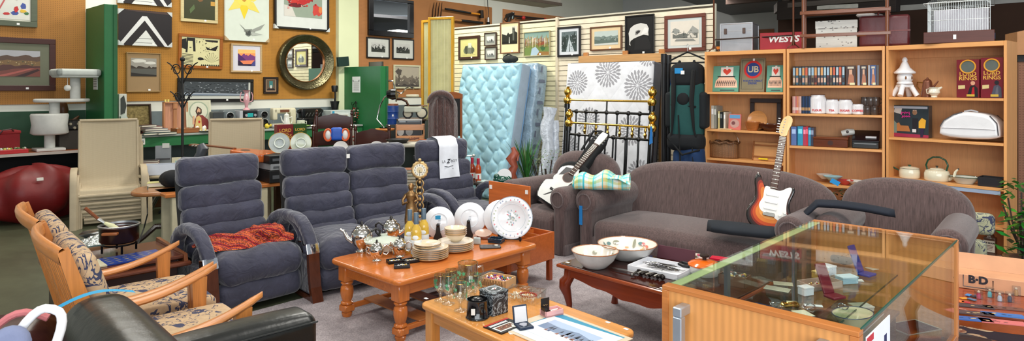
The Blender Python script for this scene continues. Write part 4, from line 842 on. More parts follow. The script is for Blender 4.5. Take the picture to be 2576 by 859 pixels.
# stereo
def speaker(px,label):
    t=T('speaker',label,'speaker',wb(px,.42),RB,'pair of silver speakers')
    m=MB((96,104,106)); m.box(-.1,.1,-.1,.1,0,.30,.02); m.obj('cabinet',PLAS,t)
    for z_,r_ in ((.215,.062),(.085,.075)):
        m=MB((186,190,192)); m.M=Matrix.Translation((0,-.1,z_))@Matrix.Rotation(R(90),4,'X'); m.lathe([(r_,0),(r_,.012),(r_*.86,.014),(r_*.80,.004)],24); c_=m.obj('cone_ring',STEEL,t)
        m=MB((20,20,22)); m.M=Matrix.Translation((0,-.1,z_))@Matrix.Rotation(R(90),4,'X'); m.lathe([(r_*.82,.006),(r_*.35,-.0),(r_*.3,.012),(.001,.016)],24); m.obj('cone',GLOSS,t)
    return t
speaker(571,'silver speaker with two round cones on the left of the stereo'); speaker(657,'silver speaker with two round cones on the right of the stereo')
m=MB((58,62,64)); m.box(-.08,.08,-.12,.12,0,.28,.01); single(m,'dark_speaker',PLAS,'plain dark grey speaker box at the left of the stereo','speaker',wb(541,.40),RB)
t=T('stereo','black and silver compact stereo unit between two silver speakers','stereo',wb(618,.40),RB)
m=MB((40,42,46)); m.box(-.13,.13,-.12,.12,0,.29,.008); m.obj('case',PLAS,t); m=MB((176,178,182)); m.box(-.15,-.10,-.125,.1,0,.29,.004); m.obj('side_panel',PLAS,t)
m=MB((16,18,22)); m.box(-.09,.12,-.126,-.12,.16,.27); m.box(-.09,.12,-.126,-.12,.02,.14); [m.cyl((x,-.12,.215),(x,-.14,.215),.02,col=(150,150,155)) for x in (-.05,.09)]; [m.box(-.08+.05*k,-.04+.05*k,-.13,-.12,.06,.075,col=(190,190,196)) for k in range(4)]; m.obj('controls',GLOSS,t)
m=MB((40,160,160)); m.box(-.03,.06,-.128,-.125,.19,.25); m.obj('display',GLOSS,t)
m=MB((214,160,166)); m.lathe([(.06,0),(.05,.01),(.022,.04),(.03,.1),(.05,.16),(.035,.22),(.025,.26),(.05,.30),(.06,.31),(.05,.30)],20); [m.tube([(.03*s_,0,.12),(.09*s_,0,.14),(.10*s_,0,.22),(.08*s_,0,.28)],.008,6) for s_ in (-1,1)]; single(m,'glass_vase',M('plastic',rough=.08,coat=.5),'ornate pink glass vase standing on the stereo','vase',wb(620,.38,1.195),RB)
# sewing machine
t=T('sewing_machine','cream sewing machine on the workbench right of the stereo','sewing machine',wb(709,.38),RB)
cm=(206,200,172); m=MB(cm); m.rbox(-.20,.22,-.08,.08,0,.06,r=.02,n=3); m.obj('bed',GLOSS,t); m=MB(cm); m.rbox(.12,.22,-.07,.07,.05,.30,r=.025,n=3); m.rbox(-.17,.22,-.06,.06,.22,.31,r=.025,n=3); m.rbox(-.18,-.10,-.06,.06,.12,.31,r=.02,n=3); m.obj('arm',GLOSS,t); m=MB((110,70,50)); m.box(-.06,.10,-.064,-.058,.24,.285); m.obj('faceplate',GLOSS,t); m=MB((120,120,120)); m.cyl((.22,0,.2),(.245,0,.2),.05); m.obj('hand_wheel',STEEL,t); m=MB((200,200,200)); m.cyl((-.14,0,.12),(-.14,0,.06),.005); m.cyl((-.02,0,.31),(-.02,0,.35),.004); m.obj('needle',STEEL,t)
t=T('coffee_pot','tall white coffee pot in front of the sewing machine','coffee pot',wb(721,.58),RB)
m=MB((222,222,212)); m.lathe([(.001,0),(.055,0),(.06,.02),(.045,.14),(.04,.19),(.042,.2),(.03,.215),(.012,.225),(.012,.24),(.001,.245)],24); m.obj('body',CERAM,t); m=MB((222,222,212)); m.tube([(.045,0,.16),(.09,0,.17),(.1,0,.12),(.08,0,.06),(.052,0,.04)],.008,8); m.obj('handle',CERAM,t); m=MB((222,222,212)); m.tube([(-.05,0,.08),(-.08,0,.12),(-.10,0,.19)],[.014,.011,.008],8); m.obj('spout',CERAM,t)
t=T('jug','white jug with brown flower pattern near the coffee pot','jug',wb(757,.60),RB)
m=MB((216,216,204)); m.lathe([(.001,0),(.055,0),(.065,.04),(.062,.09),(.066,.11),(.06,.11),(.05,.02)],24); m.obj('body',CERAM,t); m=MB((216,216,204)); m.tube([(.06,0,.09),(.10,0,.09),(.1,0,.04),(.06,0,.03)],.007,8); m.obj('handle',CERAM,t); m=MB((110,64,50)); m.ball((-.02,-.06,.06),.014,8,sc=(1,.25,1)); m.ball((0,-.064,.045),.01,8,sc=(1,.25,1)); m.obj('flower_pattern',CERAM,t)
t=T('typewriter','black old machine with levers on the workbench left of the safe','machine',wb(781,.36),RB)
m=MB((16,16,18)); m.rbox(-.21,.20,-.1,.1,0,.14,r=.03,n=3); m.rbox(-.19,.21,-.04,.08,.12,.29,r=.03,n=3); m.cyl((-.22,.02,.24),(.24,.02,.24),.03); m.obj('body',GLOSS,t); m=MB((150,150,150)); [m.cyl((x,-.05,.16),(x+.02,-.08,.22),.006) for x in (-.12,-.06,.0,.06,.12)]; m.obj('levers',STEEL,t)
m=MB((190,60,50)); m.cyl((0,0,0),(.03,0,.16),.022,n=12,col=(60,30,26)); m.cyl((.03,0,.16),(.055,0,.27),.014,col=(206,150,130)); single(m,'wooden_handle_brush',GLOSS,'slim brown and pink handle leaning in front of the black machine','brush',wb(790,.58),RB)
m=MB((150,164,166)); m.rbox(-.1,.1,-.06,.06,0,.06,r=.015,n=2); m.box(-.05,.05,-.03,.03,.06,.07,col=(206,206,120)); single(m,'desk_telephone',PLAS,'low grey desk gadget with pale buttons left of the safe','gadget',wb(812,.58),RB)
m=MB((140,180,90)); m.lathe([(.001,.0),(.09,.0),(.17,.025),(.165,.03),(.001,.008)],28,sy=.6); single(m,'oval_dish',CERAM,'pale green oval dish on the workbench in front of the jug','dish',wb(757,.67),RB)
m=MB((214,214,206)); m.lathe([(.001,.0),(.07,.0),(.12,.02),(.115,.025),(.001,.008)],28,sy=.6); single(m,'saucer',CERAM,'white saucer at the edge of the workbench right of the green dish','saucer',wb(786,.66),RB)
m=MB((226,200,60)); m.ball((0,0,.04),.04,10); m.ball((.05,0,.05),.025,8); m.ball((.02,-.03,.08),.02,8,col=(60,60,50)); single(m,'toy_duck',PLAS,'small yellow toy beside the right stereo speaker','toy',wb(672,.58),RB)
m=MB((150,150,146)); [m.ball((k*.05,0,.03),.035,8,sc=(1,1,.9)) for k in range(5)]; single(m,'silver_trinkets',CERAM,'row of small grey ornaments before the sewing machine','ornament',wb(688,.60),RB)
# safe
w=ww(833,887,.45); t=T('safe','small pale grey electronic safe with keypad and blue tape','safe',wb(833,.55),RB)
m=MB((186,196,192)); m.box(0,w,0,.25,0,.25,.006); m.obj('casing',PAINT,t); m=MB((206,214,210)); m.box(.03,w-.04,-.008,0,.03,.22,.003); d_=m.obj('door',PAINT,t)
m=MB((226,228,222)); m.box(w*.28,w*.78,-.016,-.008,.06,.19,.003); m.obj('control_panel',PLAS,d_)
m=MB((60,60,56)); [m.box(w*.60+.02*i,w*.60+.013+.02*i,-.020,-.016,.085+.022*j,.1+.022*j,col=(150,136,96)) for i in range(3) for j in range(4)]; m.cyl((w*.38,-.012,.13),(w*.38,-.028,.13),.024,col=(190,190,190)); m.box(w*.47,w*.54,-.02,-.014,.1,.15); m.obj('keypad',PLAS,d_)
m=MB((40,150,190)); m.box(.02,.06,-.010,-.008,.13,.24); m.obj('blue_tape',PAPER,t)
t=T('plant_stand','tall slim black metal planter stand behind the safe','plant stand',wb(842,.18),RB)
m=MB((18,18,20)); m.cyl((0,0,0),(0,0,.45),.012); m.tube([(.0,0,.0),(.08,0,.02)],.01); m.tube([(0,0,0),(-.08,0,.02)],.01); m.obj('stem',STEEL,t)
m=MB((18,18,20)); m.lathe([(.02,.22),(.05,.24),(.075,.36),(.085,.40),(.08,.40),(.06,.30)],16); m.obj('lower_pot',PLAS,t); m=MB((18,18,20)); m.cyl((.01,0,.40),(.01,0,.56),.016); m.lathe([(.001,.56),(.05,.57),(.06,.66),(.052,.68),(.05,.60)],16); m.obj('upper_cup',PLAS,t)
t=T('wire_rack','narrow black wire tower hung with small red and silver trinkets','wire rack',wb(895,.50),RB)
m=MB((30,30,28)); [m.tube([(.07*math.cos(a),.07*math.sin(a),0),(.055*math.cos(a),.055*math.sin(a),.33),(.0,.0,.40)],.006,6) for a in [k*PI/3 for k in range(6)]]; [m.tube([(.065*math.cos(a),.065*math.sin(a),z_) for a in [k*PI/8 for k in range(16)]],.005,6,closed=True) for z_ in (.02,.15,.28)]; m.tube([(-.08,0,.33),(-.09,0,.38),(-.05,0,.37)],.005); m.tube([(.08,0,.33),(.09,0,.38),(.05,0,.37)],.005); m.obj('frame',STEEL,t)
m=MB(); [m.ball((rnd.uniform(-.06,.06),rnd.uniform(-.08,.0),rnd.uniform(.03,.3)),.012,6,col=rnd.choice([(180,50,40),(200,190,170),(120,100,80),(60,60,60)])) for _ in range(34)]; m.obj('trinkets',GLOSS,t)['kind']='stuff'
# ================================================================ left display bench
def wl_(px,d,z=.762): v=WB.xy(px,-d); return (v.x,v.y,z)
CAR=M('cloth'); cg=(196,196,190)
t=T('cat_tree','grey carpeted cat scratching tree with platforms, barrel and dangling ball','cat tree',wl_(125,.55),RB)
m=MB(cg); m.rbox(-.16,.14,-.14,.14,0,.035,r=.01,n=2); m.obj('base',CAR,t)
for x,a,b in ((0,.03,.22),(.05,.44,.60),(.27,.62,.93)): m=MB(cg); m.cyl((x,0,a),(x,0,b),.057,n=20); m.obj('post',CAR,t)
m=MB(cg); m.lathe([(.001,.20),(.17,.20),(.20,.22),(.185,.32),(.20,.44),(.19,.46),(.001,.46)],32); m.obj('barrel',CAR,t,sharp=80)
m=MB(cg); m.slab([(p[0]*.30+.13,p[1]*.2) for p in [(math.cos(a),math.sin(a)) for a in [2*PI*k/36 for k in range(36)]]],.60,.645,.02,4,'z'); m.obj('platform',CAR,t,sharp=80)
m=MB((190,196,190)); m.rbox(.05,.49,-.2,.2,.91,.965,r=.025,n=4); [m.rbox(*q,r=.035,n=4) for q in ((.03,.51,-.22,-.14,.93,1.02),(.03,.51,.14,.22,.93,1.02),(.03,.12,-.22,.22,.93,1.02),(.42,.51,-.22,.22,.93,1.02))]; m.obj('top_cushion',CAR,t,sharp=80)
m=MB((214,214,208)); m.ball((.16,-.12,.78),.04,12); m.tube([(.16,-.12,.80),(.16,-.12,.93)],.003,5); m.obj('dangling_ball',CAR,t)
m=MB((110,70,40)); m.lathe([(.001,0),(.07,0),(.06,.05),(.04,.12),(.065,.2),(.05,.28),(.02,.33),(.001,.34)],16); m.tube([(.05,0,.03),(.12,0,.05),(.18,0,.12)],[.05,.035,.01],10); single(m,'driftwood_carving',M('wood',ax='z',rough=.4),'brown carved driftwood figure behind the cat tree','carving',wl_(158,.22,1.05),RB)
m=MB((46,40,34)); m.rbox(-.05,.22,-.12,.12,0,.28,r=.03,n=3); single(m,'dark_storage_box',MATTE,'dark box under the carved figure behind the cat tree','box',wl_(156,.24),RB)
m=MB((36,34,32)); m.slab(blob(0,0,.17,.11,24,.0),0,.13,.03,3,'z'); 
for k in range(24):
    a=2*PI*k/24; m.ball((172*0+.172*math.cos(a),.112*math.sin(a),.03+.05*(k%2)),.02,6,col=(206,196,170))
single(m,'woven_basket',M('wicker'),'black and cream woven basket beside the cat tree','basket',wl_(182,.42,1.0),RB)
m=MB((60,56,50)); m.box(-.16,.16,-.1,.1,0,.235); single(m,'grey_box',MATTE,'low dark grey box under the woven basket','box',wl_(182,.45),RB)
t=T('red_chest','dark red chest with corded trim at the left edge','chest',wl_(14,.50),RB)
m=MB((120,20,26)); m.box(-.3,.12,-.12,.14,0,.24,.01); m.obj('body',M('cloth'),t); m=MB((130,26,30)); m.rbox(-.31,.13,-.13,.15,.23,.27,r=.015,n=2); m.obj('lid',M('cloth'),t); m=MB((60,20,20)); m.tube([(-.1,-.12,.2),(-.05,-.15,.28),(.03,-.15,.29),(.06,-.12,.26)],.008); m.obj('cord',PLAS,t)
t=T('red_tray','shallow red tray of green and gold trinkets on the left bench','tray',wl_(32,.66),RB)
m=MB((170,30,34)); m.box(-.14,.14,-.07,.07,0,.05,.004); m.obj('tray_body',PLAS,t); m=MB(); [m.ball((rnd.uniform(-.12,.12),rnd.uniform(-.05,.05),.055),.016,6,col=rnd.choice([(60,120,60),(200,180,80),(190,190,180),(80,100,60)])) for _ in range(22)]; m.obj('trinkets',PLAS,t)['kind']='stuff'
def bag(u,v):
    a=2*PI*u; b=PI*v; r=1+.10*math.sin(a*5+b*2)+.06*math.sin(a*9)
    return (.62*r*math.sin(b)*math.cos(a),.42*r*math.sin(b)*math.sin(a),.30-.30*math.cos(b)*(1+.14*math.sin(a*3+1))+ .12*math.exp(-((math.cos(a)-.4)**2+(v-.8)**2)*9))
m=MB((112,10,12)); m.surf(bag,64,32); o=single(m,'beanbag',M('leather',rough=.5),'large creased red beanbag under the left bench','beanbag',(-5.60,7.42,.0),RB,sharp=80)
m=MB((226,220,210)); m.box(-.03,.03,-.40,-.37,.5,.53); m.obj('price_tag',PAPER,o)
# ================================================================ between the left chairs and the workbench
t=T('garden_table','low oval garden table with grey-green top and bent metal legs','table',(-4.12,7.98,0),20)
m=MB((150,156,136)); m.slab([(.54*math.cos(a),.38*math.sin(a)) for a in [2*PI*k/40 for k in range(40)]],.475,.50,.01,3,'z'); m.obj('tabletop',M('plastic',rough=.25),t)
m=MB((190,176,146)); m.tube([(.55*math.cos(a),.39*math.sin(a),.482) for a in [2*PI*k/48 for k in range(48)]],.02,8,closed=True); m.obj('rim',PLAS,t)
for sx in (-1,1):
    for sy in (-1,1): m=MB((150,150,140)); m.tube([(sx*.15,sy*.12,.47),(sx*.2,sy*.15,.38),(sx*.4,sy*.28,0)],.016,8); m.obj('leg',STEEL,t)
def gt(px,py,z): x,y=G(px,py,z); return (x,y,z)
for k,c in enumerate(((200,196,190),(130,40,40),(206,200,196),(150,60,60),(190,190,186),(120,44,44),(70,60,60))):
    l=gt(374,432,.502); flatbook('magazine in the small pile on the oval garden table',(l[0],l[1],.502+k*.02),25+((k*37)%13-6),.22,.16,.018,c,'magazines on the garden table','magazine','magazine')
t=T('white_box','open white box on the oval garden table','box',gt(416,438,.502),22)
m=MB((214,220,232)); [m.box(*q) for q in ((-.22,.22,-.10,-.094,0,.12),(-.22,.22,.094,.10,0,.12),(-.22,-.214,-.1,.1,0,.12),(.214,.22,-.1,.1,0,.12),(-.22,.22,-.1,.1,0,.005))]; m.obj('box_body',PAPER,t); m=MB((30,30,34)); m.box(-.2,.2,-.09,.09,.06,.09); m.obj('black_contents',PLAS,t)
t=T('acrylic_stand','grey acrylic display stand behind the white box','stand',gt(408,428,.502),22)
m=MB((130,134,138)); m.box(-.09,.09,.10,.11,0,.30); m.obj('back_panel',PLAS,t); m=MB((206,206,200)); m.box(-.01,.07,.09,.10,.27,.33); m.box(-.08,.08,.07,.08,.12,.14,col=(60,60,64)); m.obj('card',PAPER,t)
m=MB((214,206,176)); m.box(0,.17,0,.02,0,.15); m.box(.04,.12,-.002,0,.04,.11,col=(150,190,190)); single(m,'greeting_card',PAPER,'cream card with pale blue drawing standing behind the white box','card',gt(432,427,.502),22)
t=T('pedestal_table','wooden tripod table with thick edge and dark turned stem behind the chairs','table',(-3.42,6.38,0),20)
m=MB((160,104,62)); m.slab([(.34*math.copysign(abs(math.cos(a))**.6,math.cos(a)),.28*math.copysign(abs(math.sin(a))**.6,math.sin(a))) for a in [2*PI*k/40 for k in range(40)]],.50,.54,.015,3,'z'); m.obj('tabletop',TX,t)
m=MB((44,26,22)); m.lathe([(.03,.50),(.05,.47),(.03,.42),(.04,.36),(.045,.28),(.03,.2),(.05,.14),(.05,.1)],16); m.obj('stem',TZ,t)
for a in (200,320,80): m=MB((44,26,22)); c,s_=math.cos(R(a)),math.sin(R(a)); m.tube([(0,0,.16),(c*.14,s_*.14,.17),(c*.24,s_*.24,.08),(c*.33,s_*.33,.015)],[.03,.028,.022,.02],8); m.obj('leg',TZ,t)
l=gt(402,468,.545); flatbook('pale yellow and blue notepad on the tripod table',l,25,.22,.14,.04,(200,196,130),None,'notepad','notepad')
def pouch(u,v):
    a=2*PI*u;b=PI*v; r=1+.12*math.sin(4*a+b); return (.13*r*math.sin(b)*math.cos(a),.10*r*math.sin(b)*math.sin(a),.08-.09*math.cos(b))
m=MB((20,22,26)); m.surf(pouch,32,16); l=gt(436,470,.54); single(m,'black_pouch',CLOTH,'small crumpled black pouch at the edge of the tripod table','pouch',(l[0],l[1],.54),0,sharp=80)
m=MB((50,52,54)); m.lathe([(.24,.0),(.2,.03),(.05,.07),(.001,.08)],28); l=gt(470,448,.60); single(m,'grey_lampshade',PLAS,'wide grey cone lampshade behind the single recliner','lampshade',(-3.15,6.5,.66),0)
m=MB((26,26,28)); m.cyl((0,0,.0),(0,0,.12),.10,n=16); single(m,'lamp_drum',PLAS,'black drum under the grey cone lampshade','drum',(-3.15,6.5,.54),0)
m=MB((120,76,40)); m.box(-.22,.22,-.15,.15,0,.24,.005); m.box(-.22,.22,-.152,-.15,.2,.24,col=(150,40,34)); m.ball((-.05,-.15,.12),.035,8,col=(20,20,20),sc=(1.6,.2,.8)); single(m,'cardboard_carton',PAINT,'brown carton with a dark mark under the oval garden table','carton',gt(362,520,0),30)
m=MB((20,20,20)); m.tube([W(372,470,6.3)-Vector((0,0,0)),W(370,500,6.2),W(371,540,5.9),W(362,575,5.9),Vector((-3.35,5.6,.01))],.006,6); single(m,'power_cable',PLAS,'thin black cable hanging from the tripod table to the floor','cable',(0,0,0))
# timber bench with hi-fi
t=T('timber_bench','long honey timber bench with cream legs behind the recliners','bench',(-2.75,6.75,0),RB-4)
m=MB((196,120,66)); m.box(-.9,.60,-.20,.20,.50,.54,.008); m.obj('bench_top',TX,t)
for x in (-.8,.05,.53):
    for y in (-.15,.15): m=MB((206,196,166)); m.box(x-.035,x+.035,y-.03,y+.03,0,.50,.004); m.obj('leg',PAINT,t)
for k,(h,c,lb,w_,kk) in enumerate(((.13,(28,28,30),'black hi-fi amplifier, lowest in the stack behind the recliners',.62,0),(.07,(150,152,156),'silver hi-fi player in the middle of the stack',.60,1),(.09,(22,22,24),'black hi-fi deck on top of the stack behind the recliners',.62,0))):
    z0=.545+(0,.13,.20)[k]; t=T('hifi_unit',lb,'hi-fi',(-2.42,6.98,z0),RB-4,'hi-fi stack behind the recliners'); m=MB(c); m.box(-w_/2,w_/2,-.16,.16,0,h-.004,.004); m.obj('case',PLAS,t); m=MB((90,92,96)); m.box(-w_/2+.03,w_/2-.03,-.164,-.16,h*.3,h*.6); m.obj('front_strip',GLOSS,t)
# acoustic guitar lying flat, vacuum handle
def gbody(L=.48,wu=.28,wl=.38,n=40):
    P=[]
    for i in range(n):
        a=2*PI*i/n; y=-math.cos(a)*L/2; q=(y/L+.5)
        w=(wl/2)*math.sqrt(max(0,1-((q-.30)/.42)**2)) if q<.45 else 0
        w2=(wu/2)*math.sqrt(max(0,1-((q-.76)/.25)**2)) if q>.52 else 0
        wt=(.118*(1+.6*((q-.52)/.1)**2)) if .40<q<.64 else 0
        ww_=max(w,w2,min(wt,.15)) if .40<q<.64 else max(w,w2)
        P.append((math.copysign(ww_,math.sin(a)) if abs(math.sin(a))>1e-6 else 0,y))
    return P
t=T('acoustic_guitar','orange-brown acoustic guitar lying flat behind the single recliner','guitar',(-2.84,6.95,.765),76,rx=4)
m=MB((186,92,40)); m.slab(gbody(),0,.09,.012,3,'z'); m.obj('body',M('wood',rough=.12,ax='y'),t); m=MB((120,70,40)); m.box(-.026,.026,.22,.62,.085,.105,.005); m.obj('neck',TY,t); m=MB((110,66,36)); m.prism([(-.03,.62),(.03,.62),(.04,.79),(-.04,.79)],.075,.095,'z'); m.obj('headstock',TY,t)
m=MB((200,200,196)); [m.cyl((s_*.03,.65+.04*k,.085),(s_*.06,.65+.04*k,.085),.007) for s_ in(-1,1) for k in range(3)]; m.obj('tuning_pegs',STEEL,t); m=MB((24,18,16)); m.lathe([(.05,.0905),(.001,.0905)],20,cy=.09); m.obj('sound_hole',PLAS,t)
t=T('box_riser','dark box supporting the flat acoustic guitar','box',(-2.86,6.95,.545),RB); m=MB((26,24,24)); m.box(-.30,.22,-.14,.14,0,.20,.005); m.obj('case',MATTE,t)
t=T('vacuum_wand','black upright handle with grey rubber head standing behind the single recliner','handle',(-3.06,6.15,0),0)
m=MB((18,18,20)); m.tube([(0,0,0),(-.06,.0,.55),(.02,0,.85)],.05,10); m.obj('shaft',PLAS,t); m=MB((70,72,78)); m.tube([(.01,0,.82),(.05,0,.90),(.07,0,.96),(.05,0,1.0)],[.05,.045,.055,.03],12); m.obj('rubber_head',PLAS,t)
# coat rack
t=T('candle_rack','tall thin black wrought-iron stand with scrolled arms in front of the pictures','stand',W(459,540,7.9)*1.0,0); t.location.z=0
X0=t.location.x; bm=MB((14,14,14)); bm.cyl((0,0,0),(0,0,1.88),.016,n=10); bm.ball((0,0,1.90),.03,10); bm.obj('stem',PAINT,t)
for sx in (-1,1):
    for zt_,s_ in ((1.86,1),(1.50,.8)):
        m=MB((14,14,14)); m.tube([(0,0,zt_-.28*s_),(sx*.10*s_,0,zt_-.08*s_),(sx*.155*s_,0,zt_-.02),(sx*.19*s_,0,zt_-.02+.02)],.008,6)
        m.tube([(sx*(.075*s_+.06*s_*math.cos(a)*(1-k/30)),0,zt_-.09*s_+.075*s_*math.sin(a)*(1-k/30)) for k,a in enumerate([PI*.0+2*PI*j/12 for j in range(16)])],.007,6); m.obj('scrolled_arm',PAINT,t)
for a in (90,210,330): m=MB((14,14,14)); m.tube([(0,0,.22),(.16*math.cos(R(a)),.16*math.sin(R(a)),.12),(.26*math.cos(R(a)),.26*math.sin(R(a)),.01)],.012,8); m.obj('foot',PAINT,t)
# ================================================================ table with plates and boxes behind the recliner sofa
t=T('dining_table','dark dining table before the dark wooden chairs, behind the recliner sofa','table',(-1.62,7.05,0),14)
m=MB((120,74,44)); m.box(-.40,.38,-.24,.22,.74,.77,.006); m.obj('tabletop',TX,t)
for x in (-.34,.32):
    for y in (-.18,.16): m=MB((70,44,30)); m.box(x-.03,x+.03,y-.03,y+.03,0,.74); m.obj('leg',TZ,t)
t=T('side_table','narrow dark table carrying the red and green toy boxes','table',(-2.31,7.92,0),RB)
m=MB((120,74,44)); m.box(-.80,-.18,-.24,.25,.74,.77,.006); m.obj('tabletop',TX,t)
for x in (-.74,-.24):
    for y in (-.18,.19): m=MB((70,44,30)); m.box(x-.03,x+.03,y-.03,y+.03,0,.74); m.obj('leg',TZ,t)
def lotr(label,loc,rz,w,h,d,col,col2,scene,small=False,group=None,name='toy_box'):
    t=T(name,label,'boxed toy',loc,rz,group)
    m=MB(col); m.box(-w/2,w/2,-d/2,d/2,0,h,.002); bx_=m.obj('carton',PRINT,t)
    y=-d/2-.0008; g=(214,168,70); m=MB(g)
    m.text('LORD',.045*w/.16,0,y,h*(.62 if not small else .80),g,bold=.0008); m.text('RINGS',.045*w/.16,0,y,h*(.50 if not small else .60),g,bold=.0008); m.text('OF THE',.018*w/.16,0,y,h*(.565 if not small else .70),g)
    if small:
        for k in range(4): m.box(-w*.38,w*.38,y-.0002,y,h*(.48-.03*k),h*(.49-.03*k),col=(170,130,110))
    m.obj('gold_lettering',PRINT,t)
    if scene:
        m=MB(); ring=[(w*.33*math.cos(a),y-.002,h*.81+w*.33*math.sin(a)) for a in [2*PI*k/28 for k in range(28)]]; m.tube(ring,.006,6,closed=True,col=(214,150,50)); m.poly([(p[0]*.92,y-.0006,h*.81+(p[2]-h*.81)*.92) for p in ring],(90,96,90)); m.obj('round_window',GLOSS,t)
        m=MB(); c1,c2,c3=scene
        m.poly([(-w*.05,y-.001,0.004),(w*.44,y-.001,.004),(w*.42,y-.001,h*.25),(w*.28,y-.001,h*.33),(w*.1,y-.001,h*.30)],c1); m.poly([(w*.14,y-.0015,.01),(w*.30,y-.0015,.01),(w*.28,y-.0015,h*.29),(w*.2,y-.0015,h*.26)],c2); m.poly([(w*.22+w*.1*math.cos(a),y-.0018,h*.38+h*.055*math.sin(a)) for a in [2*PI*k/14 for k in range(14)]],c3)
        m.poly([(-w*.42,y-.001,h*.22),(-w*.12,y-.001,h*.24),(-w*.12,y-.001,h*.33),(-w*.42,y-.001,h*.32)],(206,186,130)); m.box(-w*.05,w*.3,y-.003,y-.002,h*.03,h*.09,col=(190,160,60)); m.obj('printed_scene',PRINT,t)
    return t
lotr('red toy box with gold lettering on the table behind the recliner sofa',(WB.xy(714,-3.2).x,WB.xy(714,-3.2).y,.772),RB-6,.19,.345,.09,(110,20,26),0,None,True)
lotr('green toy box with gold lettering beside the red one on the table',(WB.xy(751,-3.15).x,WB.xy(751,-3.15).y,.772),RB-6,.165,.345,.09,(40,74,24),0,None,True)
for px,lb,cc in ((703,'clear patterned glass plate with landscape, left of two on the table',(170,176,170)),(757,'clear ringed glass plate, right of two on the table',(186,192,170))):
    x,y=W(px,360,6.88).x,6.88; t=T('glass_plate',lb,'plate',(x,y,.832),18,'glass plates behind the recliner sofa',rx=-8)
    m=MB(cc); m.M=Matrix.Translation((0,0,.115))@Matrix.Rotation(R(90),4,'X'); m.lathe([(.001,.0),(.06,.0),(.108,.012),(.112,.012),(.106,.006),(.06,-.006),(.001,-.006)],36); m.obj('plate_disc',M('marble') if px==703 else CERAM,t)
    m=MB((196,160,80)); m.M=Matrix.Translation((0,0,.115))@Matrix.Rotation(R(90),4,'X'); m.tube([(.11*math.cos(a),.11*math.sin(a),.012) for a in [2*PI*k/40 for k in range(40)]],.003,5,closed=True); m.obj('gilt_rim',GLOSS,t)
    m=MB((214,220,206)); m.M=Matrix.Translation((0,-.004,.115))@Matrix.Rotation(R(90),4,'X'); m.tube([(.05*math.cos(a),.05*math.sin(a),.006) for a in [2*PI*k/32 for k in range(32)]],.008,6,closed=True); m.obj('inner_ring',CERAM,t)
for px,py,lb in ((858,372,'white platter edge showing above the recliner sofa, the larger one'),(948,370,'white platter edge showing above the right half of the recliner sofa')):
    m=MB((236,236,232)); m.M=Matrix.Rotation(R(78),4,'X'); m.lathe([(.001,.0),(.05,.0),(.085,.02),(.088,.024),(.05,.006),(.001,.006)],32); p=W(px,py,7.1); single(m,'platter',CERAM,lb,'platter',(p.x,p.y,.86))
def dchair(label,px,Y,zt,rz,w=.44,sl=True):
    p=W(px,300,Y); t=T('dining_chair',label,'chair',(p.x,p.y,0),rz,'dark wooden dining chairs'); c=(60,26,18)
    for sx in (-1,1):
        m=MB(c); m.tube([(sx*w/2,0,0),(sx*w/2,0,.45),(sx*w/2,.03,zt-.02)],.018,10); m.lathe([(.018,zt-.02),(.024,zt),(.018,zt+.02),(.022,zt+.04),(.001,zt+.055)],12,cx=sx*w/2,cy=.03); m.obj('back_post',TZ,t)
        m=MB(c); m.cyl((sx*w/2,-.4,0),(sx*w/2,-.4,.43),.018); m.obj('leg',TZ,t)
    P=[(-w/2+.0,zt-.20),(w/2,zt-.20),(w/2,zt-.05)]+[(w/2-w*i/14,zt-.05+.045*math.sin(PI*i/14)**2+ .012*abs(math.sin(3*PI*i/14))) for i in range(1,14)]+[(-w/2,zt-.05)]
    m=MB(c); m.prism(P,.02,.04,'y'); m.obj('top_rail',TX,t); m=MB(c); m.box(-w/2,w/2,.015,.035,zt-.36,zt-.30,.004); m.obj('cross_rail',TX,t)
    m=MB(c); m.box(-w/2-.01,w/2+.01,-.42,.02,.43,.46,.008); m.obj('seat',TX,t)
dchair('dark wooden dining chair in front of the glass dish, left of the front pair',836,7.75,1.04,14); dchair('dark wooden dining chair, right of the front pair below the goose-neck lamp',937,7.9,1.03,14,.41); dchair('dark wooden dining chair standing behind the blue toy',841,8.6,1.19,14,.46)
t=T('foam_toy','blue toy with two orange-rimmed white ovals on the dining chairs','toy',W(847,350,7.7),14)
m=MB((30,84,180)); m.rbox(-.07,.07,-.03,.03,-.02,.14,r=.03,n=4); m.obj('body',PLAS,t)
for sx in (-1,1): m=MB((226,226,222)); m.ball((sx*.10,0,.05),.06,14,sc=(.6,.4,1)); pd=m.obj('side_pad',PLAS,t); m=MB((214,90,40)); m.tube([(sx*.10+.045*math.cos(a),-.01,.05+.07*math.sin(a)) for a in [2*PI*k/20 for k in range(20)]],.012,6,closed=True); m.obj('rim',PLAS,pd)
m=MB((206,204,190)); m.slab([(.075*math.cos(a),.14*math.sin(a)) for a in [2*PI*k/28 for k in range(28)]],-.01,.01,.008,2,'y'); [m.ball((rnd.uniform(-.04,.04),-.012,rnd.uniform(-.1,.1)),.012,6,col=(190,100,90),sc=(1,.3,1)) for _ in range(7)]; p=W(888,350,8.0); single(m,'floral_board',CERAM,'white oval board with small pink flowers between the dining chairs','board',(p.x,p.y,p.z),14)
